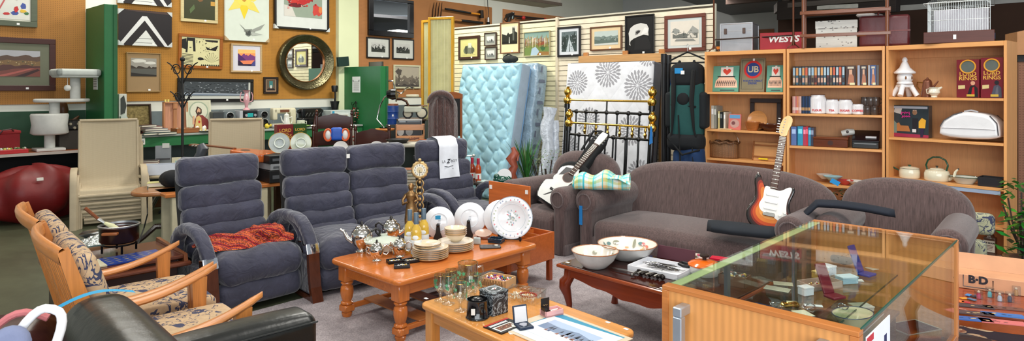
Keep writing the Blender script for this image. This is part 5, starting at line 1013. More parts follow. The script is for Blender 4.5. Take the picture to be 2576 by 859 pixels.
# goose-neck lamp on a round stool
t=T('round_stool','round wooden stool carrying a goose-neck lamp','stool',(W(950,325,7.9).x+.0,8.35,0),0)
m=MB((190,120,60)); m.lathe([(.001,.985),(.12,.985),(.13,.995),(.13,1.005),(.12,1.012),(.001,1.012)],28); m.obj('seat',TX,t); m=MB((170,104,50)); m.lathe([(.03,.985),(.045,.9),(.03,.8),(.03,.3),(.05,.2)],14); m.obj('stem',TZ,t)
for a in (90,210,330): m=MB((170,104,50)); m.tube([(0,0,.25),(.12*math.cos(R(a)),.12*math.sin(R(a)),.2),(.22*math.cos(R(a)),.22*math.sin(R(a)),.01)],.02,8); m.obj('leg',TZ,t)
L0=t.location.copy(); t=T('desk_lamp','chrome goose-neck lamp with a black bell shade','lamp',(L0.x,L0.y,1.013),0)
def lw(px,py): p=W(px,py,L0.y); return (p.x-L0.x,0,p.z-1.013)
m=MB((210,210,206)); m.cyl((0,0,0),(0,0,.015),.07,n=20,col=(30,30,30)); m.tube([(0,0,0),lw(948,300),lw(956,266),lw(966,246),lw(978,238)],.009,8); m.obj('goose_neck',CHROME,t)
m=MB((14,14,14)); a,b=Vector(lw(974,238)),Vector(lw(997,237)); m.cyl(a,a+(b-a)*.5,.05,.07,n=20); m.cyl(a+(b-a)*.5,b,.075,.07,n=20); m.obj('shade',GLOSS,t)
# ================================================================ rear shelf with tricycle, drum, crate
v=Vector((-1.41,8.62)); t=T('rear_shelf','dark-topped shelf behind the fur coat carrying an old tricycle','shelf',(v.x,v.y,0),0)
m=MB((52,38,30)); m.box(-.13,.27,-.15,.2,1.105,1.13,.004); m.obj('top_board',TX,t); m=MB((60,70,66)); m.box(-.13,.27,.18,.2,0,1.105); m.box(-.13,-.11,-.14,.18,0,1.105); m.box(.25,.27,-.14,.18,0,1.105); m.obj('frame',PAINT,t)
Yt=v.y
def tw(px,py): p=W(px,py,Yt); return Vector((p.x,p.y,p.z))
O=tw(1040,298); O.z=1.13; t=T('tricycle','vintage child tricycle with white body and curved handlebar on the rear shelf','tricycle',O,0)
def tl(px,py,dy=0): p=tw(px,py)-O; p.y+=dy; return p
for px,py,r,dy,nm in ((1062,283,.075,-.04,'front'),(1026,282,.065,.0,'rear')):
    c=tl(px,py); c.z=r; m=MB((30,30,30)); m.M=Matrix.Translation((c.x,c.y+dy,c.z))@Matrix.Rotation(R(90),4,'X'); m.tube([(r*.88*math.cos(a),r*.88*math.sin(a),0) for a in [2*PI*k/28 for k in range(28)]],.014,8,closed=True); wh=m.obj('wheel',PLAS,t); m=MB((206,200,176)); m.M=Matrix.Translation((c.x,c.y+dy,c.z))@Matrix.Rotation(R(90),4,'X'); m.lathe([(r*.8,.01),(r*.35,.02),(.001,.02),(.001,-.02),(r*.8,-.01)],24); m.obj('wheel_disc',PAINT,wh)
m=MB((196,200,182)); m.rbox(tl(1018,0).x,tl(1062,0).x,-.06,.06,tl(0,283).z-.0,tl(0,268).z,r=.015,n=3); m.obj('body',PAINT,t)
m=MB((70,50,40)); m.tube([tl(997,250),tl(1010,250),tl(1022,255),tl(1028,268)],.016,8); m.tube([tl(1018,266),tl(1045,267),tl(1075,266)],.01,6); m.obj('frame_tube',STEEL,t)
m=MB((206,204,190)); m.tube([tl(976,203),tl(988,204),tl(992,215),tl(994,226)],.013,8); m.tube([tl(994,230),tl(1010,236),tl(1022,222),tl(1032,218),tl(1042,223)],.012,8); m.tube([tl(1001,236),tl(998,248),tl(996,256)],.014,8); m.obj('handlebar',CHROME,t)
m=MB((206,200,170)); m.slab([(tl(1022,0).x+.085+.09*math.cos(a),.05*math.sin(a)) for a in [2*PI*k/20 for k in range(20)]],tl(0,245).z,tl(0,238).z,.015,3,'z'); m.obj('saddle',LEATH,t)
v=Vector((-1.645,8.8)); t=T('blue_drum','blue plastic drum right of the green partition','drum',(v.x,v.y,1.04),0); t.scale=(.72,.72,.86)
m=MB((24,66,140)); m.lathe([(.001,.0),(.105,.0),(.11,.02),(.105,.08),(.112,.09),(.105,.10),(.105,.19),(.112,.2),(.105,.21),(.108,.29),(.1,.30),(.001,.30)],28); m.obj('body',PLAS,t); m=MB((150,90,60)); m.cyl((0,0,.30),(0,0,.33),.10,n=24); m.obj('lid',PLAS,t); m=MB((230,230,230)); m.box(.0,.03,-.113,-.11,.13,.16); m.obj('label',PAPER,t)
m=MB((60,64,62)); m.box(-.085,.085,-.1,.1,0,1.038,.004); single(m,'drum_stand',PAINT,'dark stand under the blue drum','stand',(v.x,v.y,0),0)
# crate of records
p=W(1029,356,8.0); z0=p.z; t=T('side_table','cloth-covered small table carrying the wooden record crate','table',(p.x,8.1,0),10)
m=MB((190,186,170)); m.rbox(-.30,.26,-.42,.2,z0-.05,z0-.002,r=.02,n=3); m.obj('cloth_top',CLOTH,t)
for x in (-.24,.22):
    for y in (-.36,.14): m=MB((60,50,44)); m.box(x-.02,x+.02,y-.02,y+.02,0,z0-.05); m.obj('leg',PAINT,t)
t=T('wooden_crate','slatted wooden crate holding vinyl records','crate',(p.x,8.1,z0),8)
c=(196,140,100); m=MB(c); [m.box(*q,.003) for q in ((-.18,.18,-.1,-.085,.14,.21),(-.18,.18,-.1,-.085,0,.07),(-.18,.18,.085,.1,.14,.21),(-.18,.18,.085,.1,0,.07))]; m.obj('slat',TX,t); [MB(c).box(x,x+.015,-.1,.1,0,.21,.002).obj('crate_end',TX,t) for x in (-.18,.165)]; m=MB((60,44,36)); m.text('ABC',.05,.02,-.1012,.03,(60,44,36)); m.text('FINE GOODS',.0001,0,0,0) if False else None; m.obj('stencil',PAPER,t)
for k,(c,lb) in enumerate((((200,196,186),'rearmost pale record sleeve in the wooden crate'),((44,50,60),'dark printed record sleeve in the wooden crate'),((24,26,30),'front black record sleeve with pale faces in the wooden crate'))):
    m=MB(c); m.box(-.15,.15,0,.006,0,.27-.02*k); 
    if k==2: m.poly([(-.11+.045*math.cos(a),-.001,.11+.05*math.sin(a)) for a in [2*PI*j/14 for j in range(14)]],(196,196,190)); m.poly([(.0+.045*math.cos(a),-.001,.11+.05*math.sin(a)) for a in [2*PI*j/14 for j in range(14)]],(150,150,146))
    if k==1: m.box(-.13,-.05,-.001,0,.20,.24,col=(170,176,180)); m.box(-.03,.13,-.001,0,.2,.24,col=(110,116,120))
    single(m,'record_sleeve',PRINT,lb,'record',(p.x-.01,8.12+.02-.03*k,z0+.006),8,'records in the crate')
t=T('frying_pan','black cast-iron frying pan in front of the record crate','pan',(p.x-.10,7.78,z0),0)
m=MB((22,22,24)); m.lathe([(.001,.0),(.10,.0),(.145,.045),(.15,.045),(.105,.006),(.001,.006)],28); m.obj('pan_body',PLAS,t); m=MB((110,60,40)); m.tube([(.14,0,.04),(.26,0,.06)],.012,8); m.obj('handle',GLOSS,t)
for k in range(7):
    c=[(70,150,150),(190,150,110),(206,196,170),(150,120,90),(196,190,150),(90,140,130),(170,110,80)][k]
    if k==0: t=T('book_rack','low stand with a pile of books between the recliners','stand',(W(1030,450,6.9).x,7.15,0),10); m=MB((120,84,56)); m.box(-.2,.2,-.15,.15,.36,.39,.004); [m.box(x-.015,x+.015,y-.015,y+.015,0,.36) for x in (-.17,.17) for y in (-.12,.12)]; m.obj('frame',TX,t)
    flatbook('old book lying in the pile between the two recliners',(t.location.x,t.location.y,.392+k*.035),10+(k*29)%14-7,.27,.2,.033,c,'books piled between the recliners')
t=T('folding_chair','light wooden folding chair frame partly seen left of the right recliner','chair',(W(1058,400,7.2).x,7.2,0),-10)
for a,b in (((-.12,.1,.42),(.10,-.05,.95)),((.10,.1,.42),(-.02,.0,.95)),((-.02,0,.95),(.10,-.05,.95)),((-.12,.1,.42),(-.14,.1,0)),((.12,.1,.42),(.14,.1,0))): m=MB((160,84,44)); m.tube([a,b],.016,8); m.obj('frame_bar',TX,t)
# brown fur coat on a stand with a bottle pair behind
p=W(1114,330,7.7); t=T('fur_coat','long brown fur coat hanging on a stand behind the right recliner','coat',(p.x,7.7,0),-8)
def coat(u,v):
    a=2*PI*u; z=1.50-.98*v; sh=min(1,(v*5.5)**.5) if v<.18 else 1; w=.175*sh*(1+.06*v)*(1+.05*math.sin(a*7+1)*v); d=.115*sh*(1+.08*math.sin(a*9)); return (w*math.copysign(abs(math.cos(a))**.75,math.cos(a)),d*math.sin(a),z+ .02*math.cos(a*2)*(v<.2))
m=MB((78,46,40)); m.surf(coat,64,30); m.tube([(.15*math.cos(a),-.10-.01*math.sin(a),1.36+.12*math.sin(a)) for a in [PI*k/12 for k in range(13)]],[.02+.02*math.sin(PI*k/12) for k in range(13)],10); m.tube([(-.045,-.12,1.40),(-.04,-.125,.6)],.014,6); m.tube([(.05,-.12,1.40),(.055,-.125,.6)],.014,6); m.obj('coat_body',M('fur'),t,sharp=80)
m=MB((40,34,30)); m.cyl((0,0,.01),(0,0,1.45),.015); m.cyl((0,0,0),(0,0,.03),.16,n=24); m.obj('stand',PAINT,t)
t=T('wooden_chair_back','curved amber wooden chair back behind the fur coat','chair',(W(1138,235,8.5).x,8.5,0),-20)
m=MB((150,84,40)); P=[(-.14,1.40)]+[(-.14+.28*i/10,1.46+.03*math.sin(PI*i/10)) for i in range(11)]+[(.14,1.40)]; m.prism(P[::-1],0,.03,'y'); m.obj('top_rail',TX,t); m=MB((30,30,32)); m.box(-.11,.11,.0,.02,.9,1.40); m.obj('back_panel',LEATH,t); 
for sx in (-1,1): m=MB((150,84,40)); m.box(sx*.125-.012,sx*.125+.012,0,.025,0,1.41); m.obj('back_post',TZ,t)
# ================================================================ leaning against the slat wall
# bamboo screens
def screen(px0,px1,Y,py,label):
    a=W(px0,HZ,Y); b=W(px1,HZ,Y-.12); h=CAMH-(py-HZ)/F*Y; L=math.hypot(b.x-a.x,b.y-a.y); t=T('bamboo_screen',label,'screen',(a.x,a.y,0),math.degrees(math.atan2(b.y-a.y,b.x-a.x)),'bamboo folding screens')
    e=.035; m=MB((214,160,40)); [m.box(*q,.003) for q in ((0,e,-.02,.02,0,h),(L-e,L,-.02,.02,0,h),(e,L-e,-.02,.02,h-e,h),(e,L-e,-.02,.02,0,e))]; m.obj('frame',TZ,t)
    m=MB((196,192,140)); m.box(e,L-e,.0,.008,e,h-e); m.obj('matting',M('bamboo'),t); m=MB((222,220,180)); [m.box(e+(L-2*e)*k/6-.002,e+(L-2*e)*k/6+.002,-.004,0,e,h-e) for k in range(1,6)]; m.obj('warp_strings',PAPER,t)
screen(1078,1142,9.0,44,'tall bamboo screen panel in a yellow wood frame left of the slat wall, nearer one'); screen(1062,1086,9.5,52,'narrow glimpse of a second bamboo screen panel behind the first')
def mattress(label,P,w,h,th,lean,hfn,cfn,mat,side,nu,nv,name='mattress',pipe=(110,150,190)):
    t=T(name,label,'mattress',(P[0],P[1],.0),RA,rx=-lean)
    m=MB((190,220,226))
    def f(u,v):
        x=u*w; z=v*h; e=min(u*w,(1-u)*w,v*h,(1-v)*h); k=min(1,e/.05); ed=math.sqrt(max(0,1-(1-k)**2)); return (x,-.028*ed-hfn(x,z)*k,z)
    m.surf(f,nu,nv,cfn=(lambda u,v:cfn(u*w,v*h))); m.obj('quilted_top',mat,t,sharp=80)
    m=MB(side); m.rbox(0,w,0,th,0,h,r=.03,n=3); m.obj('side_wall',M('cloth') if name!='plastic_wrapped_mattress' else M('film'),t,sharp=80)
    m=MB(pipe); c=[(.01,.0,.01),(.01,0,h-.05),(.05,0,h-.005),(w-.05,0,h-.005),(w-.01,0,h-.05),(w-.01,0,.01)]; m.tube(c,.009,6); m.tube([(q[0],th,q[2]) for q in c],.009,6); m.obj('piping',CLOTH,t)
    return t
def q1(x,z):
    zz=z/.165; xx=x/.115+.30*math.sin(2*PI*zz*1.0); a=xx+zz*.5; b=xx-zz*.5
    s=abs(math.sin(PI*(x/.23+z/.30+.10*math.sin(2*PI*z/.17))))**.45*abs(math.sin(PI*(x/.23-z/.30+.10*math.sin(2*PI*x/.13))))**.45
    return .030*s
d_=.40
mt=mattress('pale blue quilted mattress leaning on the slat wall',(-.742-.6727*d_,9.73-.74*d_),1.20,1.935,.20,12.0,q1,lambda x,z:(160,205,220),M('quilt'),(160,178,196),110,170)
m=MB((176,186,196)); P=W(1338,220,9.0)
t=T('plastic_wrapped_mattress','grey-blue patterned mattress in clear plastic behind the pale blue one','mattress',(-.10,9.05,0),RA,rx=-9)
m=MB((150,176,196)); m.rbox(-.9,.36,0,.25,0,1.93,r=.04,n=3,wob=lambda p:(p[0]+.012*math.sin(p[2]*9),p[1]+.008*math.sin(p[2]*13+p[0]*9),p[2])); m.obj('wrapped_body',M('film'),t,sharp=80)
m=MB((104,116,140)); 
for k in range(11): z_=.25+k*.155; m.poly([(.372+.006*math.sin(z_*9),.04+.02*(k%3),z_),(.374,.19,z_+.02),(.374,.17,z_+.06),(.372,.06,z_+.05)]) if k%2 else m.poly([(.373,.06,z_),(.374,.1,z_),(.374,.1,z_+.09),(.373,.07,z_+.09)])
m.obj('printed_pattern',PRINT,t)
t=T('plastic_roll','tall roll of silvery plastic sheeting standing beside the wrapped mattress','plastic roll',(W(1372,500,8.3).x,8.35,0),0,rx=-6,ry=2.5)
m=MB((206,214,226)); m.tube([(.02*math.sin(k*1.3),.01*math.cos(k*2.1),.02+k*.115) for k in range(12)],[.085+.012*math.sin(k*2.4) for k in range(12)],16); m.tube([(.10+.01*math.sin(k),.02,.02+k*.10) for k in range(12)],[.05+.01*math.sin(k*2) for k in range(12)],12); m.obj('sheeting',M('film'),t,sharp=80)
# black shoes / bag on mattress top
p=W(1338,152,9.15); 
m=MB((40,44,42)); m.ball((0,0,.0),.11,12,sc=(1,.6,.5)); m.ball((.1,0,.0),.08,12,sc=(1,.6,.6)); m.tube([(-.1,0,.03),(0,0,.08),(.12,0,.02)],.012); single(m,'dark_garment',CLOTH,'crumpled dark green garment on top of the wrapped mattress','garment',(-.05,9.20,1.955),RA)
# white mattress with grey flower bursts
FL=[(.20,1.62,.17),(.67,1.75,.20),(1.12,1.58,.20),(.42,1.12,.18),(1.05,1.02,.19),(.62,.62,.18),(.12,.75,.17),(1.22,.5,.18),(.2,.25,.18),(.30,2.02,.14),(1.24,1.97,.16)]
def fc(x,z):
    for cx,cz,r in FL:
        dx,dz=x-cx,z-cz; d=math.hypot(dx,dz)/r
        if d<1:
            a=math.atan2(dz,dx)
            for k,(r0,r1,n) in enumerate(((.04,.36,10),(.3,.68,17),(.6,1.0,22))):
                if r0<d<r1:
                    q=(d-r0)/(r1-r0); ph=(a*n/(2*PI)+k*.5)%1-.5
                    if abs(ph)<.36*math.sin(PI*min(1,q*.98+.02))**.7: return (156,156,162)
    return (226,228,234)
def q2(x,z): return .007*abs(math.sin(PI*(x/.36+z/.46)))**.4*abs(math.sin(PI*(x/.36-z/.46)))**.4
mt=mattress('white mattress printed with grey flower bursts behind the brass bed ends',(.766-.6727*.22,8.63-.74*.22),1.315,1.885,.20,6.5,q2,fc,M('cloth'),(96,98,108),230,330,pipe=(50,52,58))
a=WS.s_of(1446,-.2); b=WS.s_of(1665,-.2); v=WS.P+WS.d*a+WS.n*-.12; t=T('timber_rail','pale timber rail with three blocks standing behind the white mattress','timber rail',(v.x,v.y,0),RA)
L=b-a; zc=WS.z(1555,149,-.15); m=MB((206,158,104)); m.box(0,L,0,.03,zc-.055,zc+.06,.003); m.obj('rail',TX,t); 
for x in (.06,L*.52,L*.92): m=MB((190,130,76)); m.box(x,x+.075,.03,.06,zc-.1,zc+.11,.003); m.obj('block',TZ,t)
for x in (.08,L*.92): m=MB((206,158,104)); m.box(x,x+.06,.03,.06,0,zc-.05); m.obj('support_post',TZ,t)
# brass and black bed ends
def bedend(label,pxl,pxr,ptl,ptr,Yl,Yr,bars,low,n,finials=False):
    a=W(pxl,ptl,Yl); b=W(pxr,ptr,Yr); L=math.hypot(b.x-a.x,b.y-a.y); rz=math.degrees(math.atan2(b.y-a.y,b.x-a.x)); zt=(a.z+b.z)/2; lean=4
    t=T('bed_end',label,'bed frame',(a.x-.06,a.y-.07,0),rz,'brass and black bed ends',rx=-lean); 
    for x in (0,L):
        m=MB((16,16,18)); m.cyl((x,0,0),(x,0,zt-.22),.026); m.cyl((x,0,zt-.27),(x,0,zt-.22),.036); m.obj('post',GLOSS,t)
        m=MB(BRS); m.lathe([(.026,zt-.235),(.03,zt-.22),(.045,zt-.2),(.052,zt-.175),(.045,zt-.15),(.024,zt-.13),(.034,zt-.125),(.024,zt-.118),(.04,zt-.10),(.05,zt-.07),(.04,zt-.04),(.018,zt-.025),(.024,zt-.015),(.016,zt-.004),(.001,zt)],20,cx=x); m.obj('brass_finial',BRASS,t)
    zr=zt-.17; m=MB(BRS); m.cyl((0,0,zr),(L,0,zr),.0125); m.obj('brass_rail',BRASS,t)
    zb=zt-.31; [MB((16,16,18)).cyl((0,0,z),(L,0,z),.014).obj('cross_bar',GLOSS,t) for z in (zb,low)]
    for k in range(n):
        x=L*(k+1)/(n+1); m=MB((16,16,18)); m.cyl((x,0,low),(x,0,zb),.0105,n=10); m.ball((x,0,zb),.028,10); m.obj('spindle',GLOSS,t)
        if finials: m=MB(BRS); m.lathe([(.006,zb),(.02,zb+.05),(.008,zb+.07),(.016,zb+.10),(.006,zb+.14)],10,cx=x+L/(n+1)/2); m.obj('brass_drop',BRASS,t)
    if not finials: m=MB(BRS); m.cyl((L/2,0,zb),(L/2,0,zr),.010,col=(30,28,20)); m.obj('centre_pin',GLOSS,t)
    return t
bedend('taller brass-topped black bed end in front of the white mattress',1425,1637,214,219,7.95,7.0,2,.35,7)
bedend('lower bed end with brass drops standing in front of the taller one',1431,1640,272,281,7.8,6.86,2,.35,6,True)
p=W(1640,500,6.75); m=MB((24,110,180)); m.prism([(0,0),(.035,.02),(.03,.19),(.01,.2)],0,.006,'y'); single(m,'blue_tape',PAPER,'strip of blue tape stuck on the right post of the bed ends','tape',(W(1637,365,6.72).x-.01,6.74,CAMH-(365-HZ)/F*6.72),0)
# black tubes and backpack
for k,(px,ty,r) in enumerate(((1670,138,.028),(1683,140,.034),(1677,150,.02))):
    Y=7.3; p=W(px,ty,Y); m=MB((20,20,24)); m.cyl((0,0,0),(0,0,p.z),r,n=12); m.cyl((0,0,p.z-.1),(0,0,p.z+.01),r*1.2,n=12); o=single(m,'black_pole',PLAS,['black pole nearest the white mattress','thicker black pole with a blue strip beside the backpack','thin black pole between two thicker ones'][k],'pole',(p.x,Y+.05*k,0),0,'black poles beside the mattress')
    if k==1: m=MB((30,100,180)); m.box(.02,.032,-.036,.0,p.z-.5,p.z-.26); m.obj('blue_strip',PLAS,o)
t=T('backpack','large dark green and black hiking backpack hanging from a coat hanger','backpack',(W(1733,300,6.95).x,7.0,0),-35)
def bp(px,py): q=W(px,py,7.0); return q.z
m=MB((26,74,72)); m.rbox(-.17,.17,-.12,.12,.98,1.62,r=.07,n=5,puff=(.02,.03,.02)); m.obj('main_body',M('cloth'),t,sharp=80)
m=MB((14,18,22)); m.rbox(-.19,.19,-.14,.10,.86,1.06,r=.07,n=4,puff=(.02,.02,.01)); m.obj('bottom_pocket',M('cloth'),t,sharp=80)
m=MB((14,18,22)); m.rbox(-.16,.16,-.13,.12,1.55,1.80,r=.06,n=4,puff=(.01,.02,.02)); m.obj('lid_pocket',M('cloth'),t,sharp=80)
for sx in (-1,1):
    m=MB((18,24,28)); m.rbox(sx*.18-.05,sx*.18+.05,-.10,.08,1.10,1.5,r=.04,n=4); m.obj('side_pocket',M('cloth'),t,sharp=80)
    m=MB((12,14,16)); m.tube([(sx*.08,-.02,1.84),(sx*.11,-.13,1.72),(sx*.10,-.165,1.4),(sx*.12,-.15,1.1),(sx*.16,-.12,.92)],[.014,.028,.026,.012,.008],8); m.obj('shoulder_strap',CLOTH,t)
m=MB((12,14,16)); m.tube([(-.18,-.13,1.0),(0,-.17,.82),(.18,-.13,.88)],.012,6); m.tube([(-.14,-.13,1.36),(.14,-.14,1.34)],.012,6); m.tube([(-.05,-.15,1.25),(-.02,-.16,.6)],.008,6); m.tube([(.1,-.14,.9),(.12,-.15,.62)],.007,6); m.ball((0,-.135,1.42),.075,14,sc=(1,.35,1),col=(10,12,16)); m.obj('webbing',CLOTH,t)
m=MB((24,130,190)); m.box(-.09,.0,-.155,-.15,1.70,1.76); m.box(-.02,.02,-.158,-.155,1.69,1.73,col=(230,230,230)); m.obj('tag',PAPER,t)
m=MB((16,16,18)); m.tube([(-.2,0,1.82),(-.2,0,1.85),(0,0,1.94),(.2,0,1.85),(.2,0,1.82),(-.2,0,1.82)],.010,8); m.tube([(0,0,1.94),(.0,0,1.98),(.02,0,2.01),(0,0,2.03),(-.02,0,2.0)],.004,6,col=(180,180,180)); m.obj('hanger',PLAS,t)
m=MB((20,50,90)); m.rbox(-.16,.16,-.1,.1,0,.9,r=.07,n=4,puff=(.02,.02,.02),wob=lambda p:(p[0]+.02*math.sin(p[2]*14),p[1]+.02*math.sin(p[2]*11+p[0]*20),p[2])); single(m,'navy_bedding_bag',M('cloth'),'dark blue soft bag below the backpack beside the bookcase','bag',(W(1752,400,6.75).x,6.95,0),-35,sharp=80)
# ================================================================ plants, driftwood, bottles between the recliner and armchair
p=W(1290,455,7.0); t=T('driftwood_sculpture','reddish gnarled driftwood sculpture standing in front of the blue mattress','sculpture',(p.x,7.0,0),0)
m=MB((150,76,56)); m.tube([(.02,0,0),(-.02,.0,.3),(.02,0,.50),(-.03,0,.60),(.02,0,.68),(-.02,0,.76),(.03,0,.83),(.0,0,.89)],[.06,.055,.05,.065,.04,.06,.045,.02],12); m.tube([(.0,0,.80),(.06,0,.80),(.05,-.02,.74)],[.03,.02,.01],8); m.tube([(-.02,0,.56),(-.06,-.02,.5),(-.04,-.02,.42)],[.03,.025,.01],8); m.obj('twisted_trunk',M('wood',ax='z',amt=.3,rough=.35),t,sharp=80)
def spiky(label,px,Y,z0,n,h,sp,col):
    t=T('potted_plant',label,'plant',(W(px,450,Y).x,Y,0),0); r=random.Random(px)
    m=MB((70,60,54)); m.lathe([(.001,0),(.09,0),(.11,z0),(.1,z0),(.001,z0-.02)],20); m.obj('pot',CERAM,t)
    m=MB(col)
    for k in range(n):
        a=r.uniform(0,2*PI); L=h*r.uniform(.6,1); s_=sp*r.uniform(.3,1); w=.010; c,q=math.cos(a),math.sin(a)
        P=[(c*s_*u**1.6,q*s_*u**1.6,z0-.02+L*u-.08*u**3) for u in (0,.3,.6,.85,1)]
        vs=[];
        for i,pp in enumerate(P): ww_=w*(1,1,.8,.5,.05)[i]; vs+=[(pp[0]-q*ww_,pp[1]+c*ww_,pp[2]),(pp[0]+q*ww_,pp[1]-c*ww_,pp[2])]
        m.add(vs,[(2*i,2*i+1,2*i+3,2*i+2) for i in range(4)],True,(col[0]+r.randint(-14,14),col[1]+r.randint(-14,20),col[2]))
    f_=m.obj('leaves',M('leafm'),t); f_['kind']='stuff'; return t
spiky('spiky green plant between the driftwood and the brown armchair',1325,7.2,.40,46,.70,.30,(60,104,52))
def bushy(label,px,Y,zc,r_,n,col,zs=0,cat='plant',lw=.03,pot=True,h=None):
    t=T('leafy_plant',label,cat,(W(px,450,Y).x,Y,0),0); r=random.Random(px); m=MB((60,46,36)); m.tube([(0,0,.1),(.02,0,zc*.6),(0,.01,zc)],.012,6)
    for k in range(8): a=r.uniform(0,6.3); m.tube([(0,0,zc*.5),(r_*.5*math.cos(a),r_*.5*math.sin(a),zc*.8),(r_*.9*math.cos(a),r_*.9*math.sin(a),zc+r.uniform(-.2,.2))],.006,5)
    m.obj('stem',M('wood'),t); 
    if pot: m=MB((50,44,40)); m.lathe([(.001,0),(.10,0),(.13,.24),(.12,.24),(.001,.2)],20); m.obj('pot',CERAM,t)
    m=MB(col)
    for k in range(n):
        a=r.uniform(0,6.3); q=r.random()**.5*r_; z=zc+r.uniform(-1,1)*(h or r_)*1.1; x,y=q*math.cos(a),q*math.sin(a); L=lw*r.uniform(.7,1.3); b=r.uniform(0,6.3); u=Vector((math.cos(b),math.sin(b),r.uniform(-.6,.4))).normalized()*L; s_=u.cross(Vector((r.uniform(-.4,.4),r.uniform(-.4,.4),1))).normalized()*L*.4
        c=Vector((x,y,z)); m.add([c-u,c-u*.2+s_,c+u,c-u*.2-s_],[(0,1,2,3)],False,(max(0,col[0]+r.randint(-20,24)),col[1]+r.randint(-24,30),max(0,col[2]+r.randint(-10,14))))
    f_=m.obj('foliage',M('leafm'),t); f_['kind']='stuff'; return t
bushy('small-leaved sprawling plant left of the acoustic guitar',1372,7.25,.62,.20,420,(96,116,70),lw=.016)
bushy('glossy broad-leaved plant in a dark pot at the right edge',2570,4.9,.55,.13,130,(44,110,36),lw=.055,h=.26)
bushy('dark green plant glimpsed between the sofa and the right armchair',2116,5.45,.5,.08,160,(30,50,26),lw=.03,h=.16)
def bottle(label,loc,col,cap,h=.30,r=.037,group=None,lab=(226,226,222),lab2=False,liquid=None):
    t=T('wine_bottle',label,'bottle',loc,0,group); k=h/.30
    m=MB(col); m.lathe([(.001,.004),(r*.9,0),(r,.008),(r,.165*k),(r*.9,.19*k),(.017,.215*k),(.0145,.235*k),(.0145,.29*k),(.001,.29*k)],22); m.obj('glass_body',M('plastic',rough=.06,coat=.6),t)
    m=MB(cap); m.lathe([(.0165,.222*k),(.0165,.298*k),(.015,.30*k),(.001,.30*k)],18); m.obj('capsule',PLAS,t)
    m=MB(lab); m.lathe([(r+.0006,(.036 if lab2 else .035)*k),(r+.0006,(.118 if lab2 else .105)*k)],22); 
    if lab2: 
        m.lathe([(r+.0008,.02*k),(r+.0008,.033*k)],22,col=(176,196,206)); m.M=Matrix.Identity(4); m.ball((0,-r+.002,.135*k),.021,14,sc=(1,.2,.75)); m.box(-.013,.013,-r*.80,-r*.76,.165*k,.19*k)
    else: m.box(-.004,.012,-r-.0015,-r-.0008,.035*k,.09*k,col=(190,30,40))
    m.obj('label',PAPER,t); return t
t=T('lamp_table','small dark table behind the sewing table with bottles and glass ornaments','table',(-.10,6.66,0),RA); m=MB((60,52,48)); m.box(-.47,.06,-.10,.10,.50,.53,.006); m.obj('tabletop',TX,t)
for x in (-.43,.03):
    for y in (-.07,.07): m=MB((50,40,36)); m.box(x-.02,x+.02,y-.02,y+.02,0,.50); m.obj('leg',TZ,t)
tz=.532
p=W(1195,464,6.55); bottle('rose wine bottle with red capsule beside the right recliner, the nearer one',(-.365,6.87,tz),(176,70,30),(170,20,50),.25,.033,'red-capped bottles'); bottle('rose wine bottle with red capsule, half hidden behind its twin',(-.435,6.95,tz),(150,56,26),(170,20,50),.25,.033,'red-capped bottles')
p=W(1258,470,6.2); m=MB((10,70,56)); m.ball((0,0,.045),.075,16,sc=(1.2,.7,.6)); m.ball((.07,0,.05),.04,12); m.ball((-.05,0,.08),.035,10); single(m,'green_glass_ornament',M('plastic',rough=.04,coat=.8),'dark green glass ornament behind the orange upright lid','ornament',(-.11,6.655,tz),0)
m=MB((220,220,222)); m.M=Matrix.Rotation(R(70),4,'X'); m.lathe([(.001,0),(.07,0),(.085,.012),(.08,.012),(.001,.004)],24); single(m,'small_white_dish',CERAM,'small white dish leaning behind the green glass ornament','dish',(-.08,6.70,tz+.075),-20)
m=MB((200,210,200)); m.box(-.14,.1,-.06,.06,0,.012,.002); single(m,'glass_tray',M('plastic',rough=.05),'flat glass tray on the table behind the orange lid','tray',(-.235,6.79,tz),RA)
m=MB((206,206,196)); m.ball((0,0,0),.016,10); m.tube([(0,0,0),(-.1,.02,-.01)],.005); single(m,'hat_pin',STEEL,'small cream ball knob on a stick beside the right recliner','knob',W(1192,392,6.7),0)
# ================================================================ folded blanket, guitars
def fold(i):
    return None
t=T('tartan_blanket','folded turquoise, white and apricot plaid blanket across the sofa arms','blanket',(.82,5.80,.622),-14)
TP=[(210,238,230),(90,196,200),(236,196,140),(240,238,226),(130,210,206),(186,200,120),(240,236,226)]
def tc_(u,v):
    a=int(u*26)%7; b=int(v*20)%7; p=TP[(a*3+2)%7]; q=TP[(b*2+1)%7]
    if int(u*52)%9==0: return (70,186,196)
    return tuple(int((p[i]+q[i])/2) for i in range(3))
def blk(u,v):
    a=2*PI*v; x=-.24+.49*u; th=.05+.025*math.sin(u*2.6+.2)+.012*math.sin(u*14); return (x,.13*math.copysign(abs(math.cos(a))**.6,math.cos(a))+.02*math.sin(x*8),th*(1+math.copysign(abs(math.sin(a))**.7,math.sin(a)))-.02*(u)*2*0)
m=MB(); m.surf(blk,60,48,cfn=tc_); m.obj('folded_body',CLOTH,t,sharp=80)
m=MB()
for k,r in enumerate((.045,.034,.022,.011)): m.tube([(-.24-.004*k+.012*math.sin(a*3),.10*math.cos(a)*(r/.045),.055+r*math.sin(a)) for a in [2*PI*j/24 for j in range(24)]],.010,6,closed=True,col=TP[(k*2+1)%7])
m.obj('rolled_edge',CLOTH,t)
m=MB(); m.surf(lambda u,v:(.04+.22*u,-.12+.24*v-.05*u,.115+.018*math.sin(PI*v)-.10*max(0,u-.55)),20,16,cfn=tc_); m.obj('loose_corner',CLOTH,t,sharp=80)
